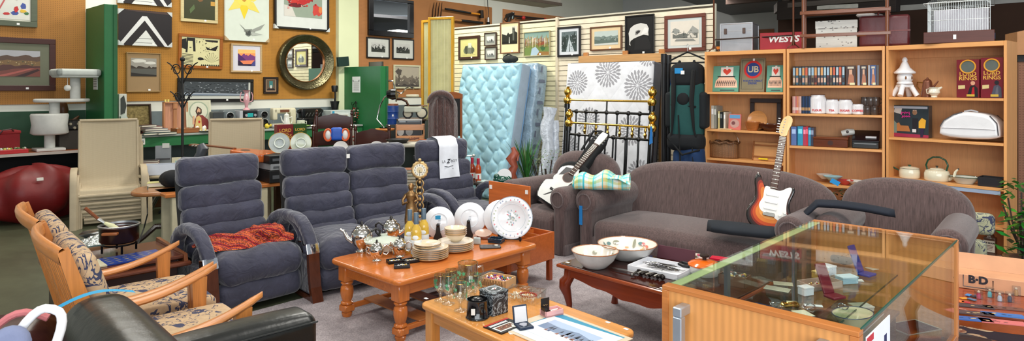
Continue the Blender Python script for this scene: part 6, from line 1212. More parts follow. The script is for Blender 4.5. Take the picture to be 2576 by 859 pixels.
# black and white acoustic guitar in its black bag on the armchair
t=T('gig_bag','open black soft guitar bag standing behind the black and white guitar','guitar bag',(.375,6.20,.40),-36,rx=-38,ry=20)
m=MB((20,22,24)); P=[(x*1.12,z) for x,z in gbody(.56,.33,.44)]; m.slab([(x,z+.26) for x,z in P],0.02,.13,.03,3,'y'); m.obj('bag_body',M('cloth'),t,sharp=80)
m=MB((22,24,26)); m.slab([(-.07,.5),(.07,.5),(.085,.86),(.05,.98),(-.05,.98),(-.085,.86)],.05,.12,.025,3,'y'); m.tube([(-.05,.09,.98),(-.13,.10,.95),(-.12,.10,.7)],.012,8); m.obj('bag_neck',M('cloth'),t,sharp=80)
m=MB((226,220,200)); m.ball((0,-.0,.03),.012,8); m.obj('button',GLOSS,t)
t=T('acoustic_guitar','black and white cutaway acoustic guitar leaning in the left brown armchair','guitar',(.33,6.03,.45),-36,rx=-43,ry=24)
P=gbody(.48,.28,.37); P=[(x,z+.24) for x,z in P]
P=[(x-.0 if not (x>.05 and z>.40) else x*.55,z) for x,z in P]
m=MB((20,20,22)); m.slab(P,0,.085,.012,3,'y'); m.obj('body',M('plastic',rough=.08,coat=.6),t,sharp=60)
m=MB((226,228,224)); m.prism([(x*.93,.24+(z-.24)*.95) for x,z in P],-.003,.0,'y'); m.obj('white_top',M('plastic',rough=.1,coat=.6),t)
m=MB((40,40,42)); m.prism([(.0,.17),(.03,.2),(.10,.25),(.12,.33),(.06,.30),(.05,.24)],-.0036,-.003,'y'); m.prism([(-.10,.31),(-.03,.36),(-.02,.44),(-.09,.42)],-.0036,-.003,'y',col=(60,60,62)); m.prism([(-.02,.16),(.0,.155),(-.07,.06),(-.09,.05)],-.0036,-.003,'y'); m.obj('dark_swirl',PRINT,t)
m=MB((110,80,70)); m.M=Matrix.Translation((0,0,.335))@Matrix.Rotation(R(90),4,'X'); m.lathe([(.052,.0042),(.001,.0042)],28,col=(50,36,32)); m.lathe([(.058,.0046),(.050,.0046)],28); m.obj('sound_hole',PRINT,t)
m=MB((24,22,22)); m.box(-.075,.075,-.012,0,.135,.16,.003); m.box(-.04,.04,-.016,-.012,.146,.152,col=(230,230,224)); m.obj('bridge',PLAS,t)
m=MB((70,52,46)); m.box(-.026,.026,-.012,.012,.37,.80,.003); nk=m.obj('neck',TZ,t); m=MB((206,206,196)); [m.box(-.026,.026,-.0135,-.012,.38+.40*(1-.94**k)/(1-.94**18),.3825+.40*(1-.94**k)/(1-.94**18)) for k in range(18)]; m.obj('frets',STEEL,nk)
m=MB((226,222,210)); m.prism([(-.03,.80),(.03,.80),(.038,.90),(.03,.95),(-.03,.95),(-.038,.90)],-.008,.006,'y'); m.obj('headstock',PLAS,t); m=MB((210,210,206)); [m.cyl((s_*.035,0,.83+.035*k),(s_*.058,0,.83+.035*k),.009) for s_ in(-1,1) for k in range(3)]; m.obj('tuning_pegs',CHROME,t)
# electric guitar and bag on the sofa
def eg(n=1):
    return [(-.075,.0),(-.13,.035),(-.165,.09),(-.165,.15),(-.14,.20),(-.125,.245),(-.13,.30),(-.145,.35),(-.15,.40),(-.135,.43),(-.11,.425),(-.09,.38),(-.07,.345),(-.03,.33),(.03,.31),(.055,.305),(.085,.325),(.11,.36),(.135,.37),(.15,.35),(.14,.30),(.125,.25),(.13,.20),(.155,.15),(.165,.09),(.14,.035),(.09,.0),(.0,-.012)]
def smooth(P,it=2):
    for _ in range(it):
        Q=[]
        for i in range(len(P)): a,b=P[i],P[(i+1)%len(P)]; Q+=[(a[0]*.75+b[0]*.25,a[1]*.75+b[1]*.25),(a[0]*.25+b[0]*.75,a[1]*.25+b[1]*.75)]
        P=Q
    return P
E=smooth(eg())
gx,gy=1.89,4.73
t=T('electric_guitar','sunburst electric guitar with white scratchplate leaning on the brown sofa','guitar',(gx,gy,.475),-30,rx=-20,ry=7)
m=MB((22,16,14)); m.slab(E,0,.045,.012,4,'y'); m.obj('body',M('plastic',rough=.08,coat=.7),t,sharp=60)
m=MB()
for k,(s_,c) in enumerate(((.88,(60,18,12)),(.80,(140,34,14)),(.72,(190,70,20)),(.60,(214,120,40)),(.45,(226,150,70)))): m.poly([(x*s_,-.0008-.0006*k,.18+(z-.18)*s_) for x,z in E],c)
m.obj('sunburst',M('plastic',rough=.08,coat=.7),t)
m=MB((232,232,228)); pg=smooth([(-.06,.345),(-.02,.335),(.03,.318),(.06,.325),(.10,.36),(.128,.36),(.12,.31),(.105,.25),(.11,.18),(.13,.12),(.12,.08),(.06,.10),(.02,.125),(-.04,.135),(-.075,.16),(-.085,.20),(-.06,.25),(-.065,.30)]); m.prism(pg,-.006,-.0035,'y'); sp_=m.obj('scratchplate',GLOSS,t)
m=MB((236,236,232)); [m.box(-.045,.045,-.012,-.006,z,z+.018,.004) for z in (.165,.215,.27)]; [m.cyl((x,-.006,z),(x,-.016,z),.011) for x,z in ((.075,.14),(.095,.11),(.105,.165))]; m.obj('pickups_and_knobs',GLOSS,sp_)
m=MB(SILV); m.box(-.045,.04,-.014,-.004,.115,.145,.003); m.ball((.10,-.006,.055),.024,12,sc=(.8,.25,1.1)); m.ball((-.13,.01,.43),.008,8); m.obj('bridge',CHROME,t)
m=MB((74,44,34)); m.box(-.024,.026,-.012,.01,.325,.745,.003); nk=m.obj('neck',TZ,t); m=MB((214,214,206)); [m.box(-.024,.026,-.0135,-.012,.335+.41*(1-.944**k)/(1-.944**21),.3375+.41*(1-.944**k)/(1-.944**21)) for k in range(21)]; m.obj('frets',STEEL,nk); m=MB((230,230,224)); [m.cyl((0.001,-.0115,z),(0.001,-.0135,z),.004) for z in (.40,.45,.50,.56,.62,.68)]; m.obj('inlays',PLAS,nk)
m=MB((222,178,116)); m.prism(smooth([(-.024,.745),(.024,.745),(.03,.80),(.05,.86),(.045,.905),(.015,.92),(-.015,.90),(-.03,.86),(-.038,.80)],1),-.004,.010,'y'); m.obj('headstock',TZ,t); m=MB((200,200,200)); [(m.cyl((-.03-.002*k,.0,.775+.022*k),(-.055,.0,.775+.022*k),.006),m.cyl((-.012+.002*k,-.004,.775+.022*k),(-.012+.002*k,-.009,.775+.022*k),.005)) for k in range(6)]; m.obj('tuning_pegs',CHROME,t)
t=T('soft_guitar_bag','black soft guitar bag lying flat across the sofa seat and arm','guitar bag',(1.87,4.80,.43),-42)
def sweepflat(path,ws,h): 
    def f(u,v):
        q=u*(len(path)-1); i=min(int(q),len(path)-2); a=q-i; p=Vector(path[i])*(1-a)+Vector(path[i+1])*a; w=ws[i]*(1-a)+ws[i+1]*a; d=(Vector(path[i+1])-Vector(path[i])); n_=Vector((-d.y,d.x,0)).normalized(); an=2*PI*v; o=p+n_*w*math.cos(an); return (o.x,o.y,p.z+h*(1+math.sin(an))*(1 if .02<u<.98 else .3))
    return f
m=MB((26,32,40)); m.surf(sweepflat([(-.36,-.12,0),(-.31,-.11,0),(-.15,-.08,0.0),(.0,-.06,.0),(.12,-.03,.0),(.24,.04,.0)],[.03,.11,.14,.11,.10,.08],.044),40,20); m.obj('bag_body',M('cloth'),t,sharp=80)
m=MB((26,32,44)); m.surf(sweepflat([(.24,.10,.10),(.36,.15,.24),(.50,.18,.245),(.66,.22,.235),(.80,.26,.215),(.84,.27,.21)],[.05,.075,.08,.075,.08,.03],.028),36,20); m.obj('bag_neck',M('cloth'),t,sharp=80)
# ================================================================ bookcases
U=[]
BW=(222,160,98)
def bookcase(P0,P1,shelves,label):
    P0,P1=Vector(P0),Vector(P1); d=P1-P0; w=d.length; ang=math.degrees(math.atan2(d.y,d.x)); pl=Plane(P0,ang); U.append(pl)
    t=T('bookcase',label,'bookcase',(P0.x,P0.y,0),ang,'row of three bookcases'); zt=1.932; dp=.30
    for x in (0,w-.022): m=MB(BW); m.box(x,x+.022,0,dp,0,zt,.002); m.obj('side_panel',M('wood',rough=.4,ax='z',amt=.07),t)
    m=MB(BW); m.box(.022,w-.022,0,dp,zt-.04,zt,.002); m.obj('top_panel',M('wood',rough=.4,amt=.07),t)
    m=MB((204,146,96)); m.box(.022,w-.022,dp-.012,dp,0,zt-.04); m.box(.022,w-.022,dp-.03,dp-.012,zt-.11,zt-.04); m.obj('back_panel',M('wood',rough=.5,ax='z',amt=.05),t)
    for z in shelves: m=MB(BW); m.box(.022,w-.022,.004,dp-.012,z-.022,z,.002); m.obj('shelf',M('wood',rough=.4,amt=.07),t)
    m=MB((190,130,76)); m.box(.022,w-.022,.02,.035,0,.06); m.obj('plinth',TX,t); return t
bookcase((2.08,6.87),(2.715,6.315),(1.50,1.10,.79,.42,.08),'left bookcase, with the typewriter signs on its top shelf')
bookcase((2.725,6.31),(3.435,5.86),(1.566,1.29,.97,.61,.08),'middle bookcase, with rows of cassettes and kitchen canisters')
b3=bookcase((3.45,5.87),(4.02,5.166),(1.46,1.09,.72,.40,.08),'right bookcase, with the white pagoda and enamel kettle')
m=MB((150,166,190)); m.box(.40,.86,.008,.02,.665,.697); m.obj('blue_grey_strip',PAINT,b3)['label']='blue-grey strip under one shelf'
def on(u,px,d,z,rz=0): v=U[u].xy(px,d); return (v.x,v.y,z),U[u].ang+rz
def W2(u,a,b,d): return (U[u].xy(b,d)-U[u].xy(a,d)).length
def H2(u,px,n,d): return n/F*U[u].xy(px,d).y
def th(name,label,cat,u,px,d,z,rz=0,group=None,rx=0): l,a=on(u,px,d,z,rz); return T(name,label,cat,l,a,group,rx=rx)
def shape(x0,w,h,y,P): return [(x0+w*p[0],y,h*p[1]) for p in P]
def sign(px0,px1,h,label,kind,lean=-7):
    w=W2(0,px0,px1,.15); t=th('tin_sign',label,'sign',0,px0,.15,1.502,0,None,lean)
    if kind=='t':
        m=MB((96,160,140)); m.box(0,w,0,.012,0,h,.001); m.obj('panel',PRINT,t)
        m=MB(); m.poly(shape(0,w,h,-.0006,[(.30,.58),(.78,.58),(.78,.94),(.30,.94)]),(236,232,224)); m.poly(shape(0,w,h,-.0012,[(.54,.64),(.66,.74),(.70,.81),(.66,.87),(.60,.88),(.54,.82),(.48,.88),(.42,.87),(.38,.81),(.42,.74)]),(222,70,50)); m.poly(shape(0,w,h,-.0012,[(.08,.16),(.96,.16),(.92,.42),(.80,.56),(.24,.56),(.12,.42)]),(236,196,170)); m.poly(shape(0,w,h,-.0016,[(.18,.56),(.86,.56),(.86,.60),(.18,.60)]),(40,40,40))
        for r_ in range(4):
            for k in range(10): x=.14+.075*k+.01*r_; m.poly(shape(0,w,h,-.0018,[(x,.24+.05*r_),(x+.045,.24+.05*r_),(x+.045,.275+.05*r_),(x,.275+.05*r_)]),(30,26,28))
        m.poly(shape(0,w,h,-.0016,[(.3,.04),(.85,.04),(.85,.08),(.3,.08)]),(60,80,80)); m.obj('printed_typewriter',PRINT,t)
    else:
        m=MB((150,140,112)); m.box(0,w,0,.012,0,h,.001); m.obj('panel',M('metal',rough=.3,metal=.5),t); m=MB()
        def disc(r,y,c): m.poly([(w*.52+r*math.cos(a),y,h*.66+r*math.sin(a)) for a in [2*PI*k/32 for k in range(32)]],c)
        disc(w*.37,-.0008,(206,40,36)); disc(w*.28,-.0012,(30,60,130)); m.text('UB',w*.36,w*.52,-.002,h*.66,(206,196,160),bold=.002); m.text("TODAY'S GREAT",w*.105,w*.52,-.001,h*.32,(30,60,130),bold=.0008); m.text('DRINK',w*.12,w*.52,-.001,h*.25,(30,60,130),bold=.0008)
        B_=[(.07,.08),(.93,.08),(.93,.94),(.07,.94)]; m.tube([p for p in shape(0,w,h,-.001,B_)],.002,5,closed=True,col=(30,28,28)); m.obj('printed_badge',PRINT,t)
    m=MB((240,240,236)); m.box(w*.5,w*.5+.02,-.003,-.001,h-.03,h-.005); m.obj('price_tag',PAPER,t)
sign(1792,1857,H2(0,1824,66,.15),'turquoise sign with pink typewriter and red heart, at the left of the shelf','t')
sign(1860,1922,H2(0,1890,86,.15),'grey metal sign with a red and blue round badge between two typewriter signs','u')
sign(1927,1969,H2(0,1948,68,.15),'turquoise sign with pink typewriter and red heart, cut by the bookcase side','t')
def book(u,px,d,z,w,h,dp,col,label,group,cat='book',name='book',lean=0):
    t=th(name,label,cat,u,px,d,z,0,group); t.rotation_euler[1]=R(lean)
    m=MB(col); m.box(0,w,0,dp,0,h,.0015); m.obj('cover',PRINT,t)
    m=MB(tuple(min(255,c+90) for c in col)); m.box(w*.15,w*.85,-.0006,0,h*.62,h*.86); m.obj('spine_print',PRINT,t); return t
for k,(px,w,h,c) in enumerate(((1782,.022,.26,(206,150,110)),(1789,.03,.25,(196,190,176)),(1796,.026,.245,(150,150,140)),(1806,.02,.19,(206,190,130)),(1811,.03,.185,(30,34,34)),(1820,.02,.18,(214,206,190)))): book(0,px,.10,1.102,w,h,.17,c,['tan','pale','grey','yellow','black and white','cream'][k]+' book standing at the left of the second shelf, left bookcase','books in the left bookcase')
w=W2(0,1832,1863,.05); t=th('book','pink and blue picture book standing face-out at the left bookcase','book',0,1832,.06,1.102,0,None,-6); m=MB((206,110,100)); m.box(0,w,0,.015,0,.165,.001); m.obj('cover',PRINT,t); m=MB((96,150,190)); m.box(.01,w-.01,-.001,0,.12,.158); m.poly([(w*.5+.05*math.cos(a),-.001,.065+.045*math.sin(a)) for a in [k*PI/8 for k in range(16)]],(190,150,140)); m.poly([(w*.4+.02*math.cos(a),-.0015,.07+.02*math.sin(a)) for a in [k*PI/8 for k in range(16)]],(120,70,70)); m.obj('cover_picture',PRINT,t)
m=MB((206,176,130)); m.box(0,.15,0,.12,0,.008); l,a=on(0,1805,.02,1.102); single(m,'magazine',PAPER,'thin cream magazine lying under the books in the left bookcase','magazine',l,a)
w=W2(0,1887,1966,.22); t=th('picture_frame','empty dark picture frame standing behind the wooden bowls','frame',0,1887,.24,1.102,0,None,-3); m=MB((54,38,34)); h=.33; [m.box(*q,.003) for q in ((0,w,-.02,0,0,.045),(0,w,-.02,0,h-.045,h),(0,.045,-.02,0,.045,h-.045),(w-.045,w,-.02,0,.045,h-.045))]; m.obj('frame',M('wood',rough=.3),t)
m=MB((196,136,80)); m.M=Matrix.Translation((0,0,.10))@Matrix.Rotation(R(80),4,'X'); m.lathe([(.001,.0),(.07,.0),(.10,.02),(.102,.026),(.07,.008),(.001,.008)],28); l,a=on(0,1907,.15,1.102); single(m,'wooden_plate',TX,'round pale wooden plate standing upright in the left bookcase','plate',l,a)
m=MB((170,100,50)); m.lathe([(.001,0),(.05,0),(.075,.07),(.08,.09),(.072,.09),(.05,.01)],20); l,a=on(0,1893,.07,1.102); single(m,'wooden_bowl',TX,'small tan wooden bowl before the upright plate','bowl',l,a)
m=MB((80,38,20)); m.lathe([(.001,0),(.05,0),(.12,.045),(.125,.075),(.115,.06),(.05,.01)],24,sy=.6); l,a=on(0,1940,.08,1.102); single(m,'dark_wooden_dish',M('wood',rough=.2),'dark glossy wooden dish at the right of the second shelf','dish',l,a)
t=th('wicker_basket','brown wicker basket with a tall arched handle','basket',0,1821,.14,.792); w=W2(0,1785,1858,.14)/2; m=MB((150,104,66)); m.slab([(w*math.cos(a),.10*math.sin(a)) for a in [k*PI/16 for k in range(32)]],0,.165,.015,3,'z'); m.obj('basket_body',M('wicker'),t); m=MB((120,80,48)); m.tube([(w*1.02*math.cos(a),.104*math.sin(a),.165+.01*math.sin(9*a)) for a in [k*PI/16 for k in range(32)]],.012,6,closed=True); m.obj('rim',M('wicker'),t); m=MB((156,110,70)); m.tube([(w*math.cos(a),0,.165+.15*math.sin(a)) for a in [k*PI/16 for k in range(17)]],.009,8); m.obj('handle',TX,t)
w=W2(0,1892,1957,.12); t=th('wooden_rack','pale wooden peg rack standing in the left bookcase','rack',0,1892,.12,.792,0,None,-14); m=MB((206,150,96)); m.box(0,w,0,.015,0,.19,.002); m.obj('board',TX,t); m=MB((150,92,50)); [m.box(*q,.002) for q in ((0,w,-.015,0,.03,.045),(0,w,-.015,0,.15,.165),(0,.012,-.015,0,0,.2),(w-.012,w,-.015,0,0,.2))]; m.box(.08,.17,-.04,-.015,.005,.02,col=(230,200,40)); m.obj('ledges',TX,t)
# middle bookcase
r=random.Random(11); pxs=[1994+k*7.75 for k in range(17)]
for k,px in enumerate(pxs): 
    c=r.choice([(60,60,70),(40,70,90),(90,50,50),(120,110,90),(50,90,110),(130,60,40),(70,70,60)]); w=W2(1,px,px+7.2,.05); t=th('video_cassette','video cassette in the row on the upper shelf of the middle bookcase','video cassette',1,px,.05,1.568,0,'row of cassette spines'); m=MB((26,26,30)); m.box(0,w,0,.11,0,.19,.001); m.obj('case',PRINT,t)
    m=MB(c); m.box(.002,w-.002,-.0006,0,.01,.18); m.box(.003,w-.003,-.0012,-.0006,.10,.175,col=r.choice([(170,190,200),(206,150,90),(200,90,60),(150,180,200)])); m.box(.004,w-.004,-.0012,-.0006,.03,.075,col=r.choice([(190,150,130),(206,180,160),(60,40,40)])); m.obj('spine_print',PRINT,t)
for k,(a,b,c,lb) in enumerate(((2127,2153,(60,34,24),'dark face-out video cover right of the cassette row'),(2157,2163,(150,160,180),'narrow pale video spine between face-out covers'),(2164,2181,(40,30,40),'dark red and black video cover near the right of the upper shelf'),(2184,2188,(170,180,190),'thin white video spine near the bookcase side'),(2189,2204,(50,80,130),'blue face-out video cover'),(2205,2211,(80,80,84),'grey video case at the right end of the upper shelf'))):
    w=W2(1,a,b,.06); t=th('video_cover',lb,'video case',1,a,.06,1.568); m=MB(c); m.box(0,w,0,.028,0,.19,.001); m.obj('case',PRINT,t)
    if w>.04: m=MB(); m.poly(shape(0,w,.19,-.0007,[(.2,.06),(.85,.06),(.8,.45),(.6,.62),(.35,.6)]),(170,110,80)); m.poly(shape(0,w,.19,-.001,[(.35,.55),(.65,.55),(.65,.8),(.35,.8)]),(206,160,130)); m.poly(shape(0,w,.19,-.001,[(.2,.84),(.8,.84),(.8,.94),(.2,.94)]),(200,190,170)); m.poly(shape(0,w,.19,-.0013,[(.4,.03),(.9,.03),(.9,.14),(.4,.14)]),(214,214,170)); m.obj('cover_picture',PRINT,t)
for k in range(12):
    px=1993.5+k*3.75; c=[(200,150,140),(206,170,160),(190,110,110),(206,130,90)][k%4] if k<6 else (20,50,90) if k%2 else (16,36,60); w=W2(1,px,px+3.5,.05); t=th('dvd_case','slim disc case in the row left of the flour canister','disc case',1,px,.05,1.292,0,'slim disc cases beside the canisters'); m=MB(c); m.box(0,w,0,.13,0,.17,.001); m.box(.002,w-.002,-.0006,0,.03,.06,col=(196,150,90) if k>=6 else (230,214,206)); m.obj('case',PRINT,t)
for lb,px,r_,h in (('FLOUR',2057.5,.073,.175),('TEA',2093.5,.059,.135),('SUGAR',2126.5,.061,.135),('COFFEE',2158.5,.052,.095)):
    t=th('canister','white ribbed kitchen canister marked %s in red'%lb,'canister',1,px,.10,1.292,0,'white kitchen canisters'); m=MB((226,224,226)); n=60
    prof=[(r_*.9,0),(r_,.006),(r_,h*.86),(r_*.94,h*.93),(r_*.85,h*.95)]; m.lathe(prof,64)
    for k in range(30): a=2*PI*k/30; m.tube([(r_*1.0*math.cos(a),r_*math.sin(a),.01),(r_*1.0*math.cos(a),r_*math.sin(a),h*.84)],.0022,4)
    m.obj('body',CERAM,t); m=MB((226,222,224)); m.lathe([(r_*.86,h*.93),(r_*.86,h*1.04)],40); m.lathe([(r_*.90,h*1.04),(r_*.91,h*1.08),(.001,h*1.085)],40,col=(90,50,36)); m.obj('lid',CERAM,t)
    m=MB((196,24,34)); m.text(lb,.027,0,-r_-.0045,.035,(196,24,34),bold=.001); m.obj('lettering',PRINT,t)
for k,(px,z,rz,lb) in enumerate(((2181,0,0,'lower left'),(2199,0,10,'lower right'),(2176,.085,60,'upper left, tipped'),(2189,.085,-20,'upper middle'),(2203,.085,20,'upper right'))):
    t=th('mug','smoky brown glass mug, %s of the stacked group beside the coffee canister'%lb,'mug',1,px,.09+.02*(k==2),1.292+z,rz,'smoky glass mugs'); m=MB((66,56,52)); m.lathe([(.001,0),(.03,0),(.036,.02),(.034,.055),(.036,.08),(.032,.08),(.03,.02),(.001,.01)],20); m.obj('cup',M('plastic',rough=.08,coat=.7),t); m=MB((76,64,58)); m.tube([(.034,0,.065),(.055,0,.06),(.055,0,.03),(.034,0,.02)],.005,6); m.obj('handle',M('plastic',rough=.08,coat=.7),t)
for k,(px,w,h,c) in enumerate(((1990,.05,.185,(90,120,180)),(2006,.05,.19,(50,150,190)),(2020,.028,.185,(170,60,90)),(2027,.02,.19,(190,40,60)),(2033,.028,.18,(60,140,180)),(2039,.03,.18,(60,70,96)))): t=book(1,px,.08,.972,w,h,.16,c,['blue and mauve','turquoise and white','pink-red','thin red','blue-green','dark blue slanted'][k]+' book on the third shelf of the middle bookcase','books in the middle bookcase'); (kids(t)[0]).name='cover'
w=W2(1,2044,2130,.08); t=th('wooden_box','flat polished wooden box with round emblem in the middle bookcase','box',1,2046,.04,.972); m=MB((96,46,22)); m.box(0,w,0,.2,0,.075,.004); m.obj('box_body',M('wood',rough=.2),t); m=MB((110,56,28)); m.box(-.004,w+.004,-.004,.204,.075,.095,.004); m.obj('lid',M('wood',rough=.2),t); m=MB((60,30,20)); m.M=Matrix.Translation((w*.5,-.0002,.04))@Matrix.Rotation(R(90),4,'X'); m.lathe([(.024,.0),(.024,.001),(.001,.001)],20); m.obj('emblem',PRINT,t)
m=MB((206,206,200)); m.tube([(0,0,.03),(.05,.0,.045),(.1,.02,.05)],[.028,.034,.028],14); m.ball((.05,-.03,.05),.014,8,col=(80,76,76)); l,a=on(1,2118,.16,1.07); single(m,'wrapped_roll',CERAM,'small white wrapped roll on the flat wooden box','roll',l,a)
t=th('boxed_radio','black boxed appliance with red arcs on its lid, in the middle bookcase','box',1,2143,.06,.972); w=W2(1,2143,2211,.06); m=MB((30,34,36)); m.box(0,w,0,.2,0,.065,.006); m.obj('tray',PLAS,t); m=MB((22,16,22)); m.prism([(.0,.065),(.20,.15),(.20,.16),(.0,.075)],0,w,'x'); m.obj('lid',GLOSS,t); m=MB((130,30,36)); m.box(.02,w-.02,-.001,.0,.04,.05,col=(110,116,120)); m.tube([(.04+.08*math.cos(a),.07+.06*math.sin(a),.098+.027*math.sin(a)) for a in [k*PI/8 for k in range(9)]],.003,5); m.box(w*.5,w*.9,.05,.09,.095,.112,col=(206,206,210)); m.obj('printed_pattern',PRINT,t)
for k,(px,c,sx,lb) in enumerate(((2095,(150,196,206),.07,'pale blue shallow dish behind the sofa back'),(2126,(200,70,70),.06,'coral red shallow bowl behind the sofa'),(2157,(222,222,216),.075,'white shallow dish right of the coral bowl'),(2074,(226,224,218),.06,'white dish edge above the sofa back'))):
    m=MB(c); m.lathe([(.001,.0),(sx*.5,.0),(sx*1.2,.04),(sx*1.25,.045),(sx*1.15,.042),(sx*.5,.008),(.001,.008)],28); l,a=on(1,px,.10 if k!=3 else .2,.612+(.03 if k in(0,3) else 0)); single(m,'dish',CERAM,lb,'dish',l,a,'dishes on the low middle shelf')
m=MB((24,130,190)); m.poly([(0,0,0),(.06,-.01,-.03),(.04,-.01,-.06),(-.02,0,-.03)]); p=W(2090,446,4.95); single(m,'blue_tape',PAPER,'blue tape tab stuck on the top right of the sofa back','tape',(p.x-.02,p.y-.06,p.z+.0))
# right bookcase
t=th('pagoda_ornament','white ceramic pagoda lantern ornament','ornament',2,2276,.14,1.462,0); t.rotation_euler[2]=R(0); cw=(236,238,240); m=MB(cw)
for sx in (-1,1):
    for sy in (-1,1): m.tube([(sx*.078,sy*.06,0.012),(sx*.064,sy*.05,.04),(sx*.045,sy*.035,.085),(sx*.03,sy*.02,.11)],[.024,.022,.022,.02],10)
m.rbox(-.06,.06,-.05,.05,.085,.115,r=.012,n=3); m.obj('legs_base',CERAM,t,sharp=80)
m=MB(cw); m.lathe([(.001,.115),(.062,.115),(.068,.125),(.062,.135),(.055,.14),(.064,.155),(.066,.18),(.062,.20),(.055,.21),(.001,.21)],28); bd=m.obj('lantern_body',CERAM,t,sharp=80); m=MB((130,90,60)); [m.ball((x,-.062+.004*abs(x)*0,.175),.011,10,sc=(.8,.3,1.4)) for x in (-.028,.028)]; m.obj('window_opening',PAPER,bd)
m=MB(cw); m.lathe([(.05,.208),(.088,.215),(.09,.228),(.075,.24),(.045,.27),(.028,.31),(.02,.325),(.023,.335),(.022,.35),(.012,.365),(.001,.368)],28); m.obj('roof',CERAM,t,sharp=80)
t=th('coffee_pot','copper-brown coffee pot with pointed lid beside the pagoda','coffee pot',2,2333,.15,1.462); m=MB((120,72,52)); m.lathe([(.001,0),(.052,0),(.05,.02),(.036,.13),(.034,.14),(.03,.15),(.008,.168),(.006,.178),(.001,.18)],24); m.obj('body',M('metal',rough=.3,metal=.5),t); m=MB((196,150,80)); m.tube([(-.038,0,.13),(-.08,0,.135),(-.085,0,.10),(-.05,0,.05)],.005,8); m.obj('handle',BRASS,t); m=MB((120,72,52)); m.tube([(.04,0,.08),(.06,0,.11),(.085,0,.145)],[.012,.009,.006],8); m.obj('spout',M('metal',rough=.3,metal=.5),t)
t=th('cream_jug','small scalloped cream jug with handle in front of the brown coffee pot','jug',2,2350,.05,1.462); m=MB((226,220,200)); m.lathe([(.001,0),(.025,0),(.022,.012),(.045,.04),(.042,.06),(.032,.075),(.042,.09),(.038,.09),(.028,.075)],24); m.obj('body',CERAM,t); m=MB((226,220,200)); m.tube([(-.035,0,.075),(-.06,0,.07),(-.055,0,.035),(-.035,0,.03)],.005,8); m.obj('handle',CERAM,t); m=MB((226,220,200)); m.tube([(.03,0,.07),(.06,0,.09)],[.014,.007],8); m.obj('spout',CERAM,t)
l,a=on(2,2439,.10,1.462); lotr('dark red toy box with round window and figure in a black coat',l,a,.165,.325,.09,(110,18,32),0,((24,22,24),(170,20,30),(206,150,120)))
l,a=on(2,2499,.09,1.462); lotr('dark red toy box with round window and hooded grey figure',l,a,.155,.335,.09,(110,18,32),0,((70,72,86),(90,92,104),(26,26,32)))
w=W2(2,2237,2336,.12); t=th('doll_box','glossy toy box with pink lettering and fashion figures on a dark scene','boxed toy',2,2237,.13,1.092); h=H2(2,2286,80,.13); m=MB((40,52,58)); m.box(0,w,0,.09,0,h,.002); m.obj('carton',GLOSS,t); m=MB(); y=-.0008
for c,P in (((150,40,70),[(0,0),(1,0),(1,.09),(0,.12)]),((110,130,120),[(.0,.12),(.2,.12),(.22,.4),(.1,.55),(0,.4)]),((200,196,190),[(.12,.78),(.3,.72),(.34,.92),(.16,.96)]),((170,110,60),[(.2,.18),(.55,.18),(.5,.36),(.3,.36),(.26,.46),(.2,.42)]),((30,28,34),[(.6,.14),(.72,.14),(.74,.6),(.6,.6)]),((206,170,150),[(.62,.72),(.7,.72),(.71,.86),(.61,.86)]),((226,170,50),[(.76,.3),(.92,.3),(.94,.55),(.84,.62),(.76,.5)]),((40,30,60),[(.8,.02),(.86,.02),(.9,.3),(.8,.3)]),((206,206,206),[(.6,.16),(.7,.16),(.7,.26),(.6,.26)]),((170,176,186),[(.02,.9),(.98,.9),(.98,.97),(.02,.97)])): m.poly(shape(0,w,h,y,P),c); y-=.0004
m.ball((w*.66,-.002,h*.78),.02,10,col=(150,110,80),sc=(1,.1,1.1)); m.tube([(w*.32+.07*(k/12),y-.001,h*(.70+.10*abs(math.sin(k*1.3)))) for k in range(13)],.004,5,col=(226,60,150)); m.tube([(w*.34+.07*(k/12),y-.001,h*(.60+.08*abs(math.sin(k*1.1)))) for k in range(13)],.004,5,col=(226,60,150)); m.obj('printed_scene',PRINT,t)
t=th('holdall','white vinyl holdall bag with arched top and dark piping','bag',2,2446,.13,1.092); w=W2(2,2364,2524,.13)/2-.01
P=[(-w,.02),(w,.02),(w+.0,.10),(w-.015,.17),(w-.07,.225),(w*.3,.245),(-w*.2,.25),(-w+.11,.225),(-w+.03,.17),(-w+.005,.11)]; m=MB((226,226,228)); m.slab(smooth(P,2),-.11,.11,.03,4,'y'); bb=m.obj('bag_body',M('leather',rough=.3,amt=.03),t,sharp=80); m=MB((60,60,66)); 
for y in (-.112,.112): m.tube([(-w+.012,y,.115),(-w+.04,y*.97,.17),(-w+.11,y*.93,.222),(-w*.2,y*.9,.247)],.004,6); m.tube([(w-.01,y,.06),(w-.02,y*.97,.16),(w-.07,y*.93,.22)],.004,6)
m.obj('piping',PLAS,bb); m=MB((206,206,210)); m.tube([(-w+.02,-.114,.108),(0,-.116,.11),(w-.03,-.114,.108)],.003,5); m.tube([(-.05,-.03,.25),(0,-.03,.262),(.05,-.03,.25)],.007,6); m.obj('seam_and_handle',LEATH,bb)
EN=(226,218,192); GE=(26,70,48)
t=th('saucepan','cream enamel saucepan with green handle and lid','saucepan',2,2288,.12,.722); m=MB(EN); m.lathe([(.001,0),(.078,0),(.084,.01),(.084,.06),(.078,.078),(.08,.086)],32); m.obj('pan_body',CERAM,t); m=MB(EN); m.lathe([(.078,.084),(.078,.09),(.05,.10),(.001,.104)],32); m.lathe([(.079,.084),(.079,.089)],32,col=(40,46,40)); m.lathe([(.008,.10),(.016,.118),(.001,.12)],14,col=GE); m.obj('lid',CERAM,t); m=MB(GE); m.tube([(-.08,0,.055),(-.13,.0,.08),(-.19,0,.105)],[.006,.008,.009],8); m.obj('handle',CERAM,t)
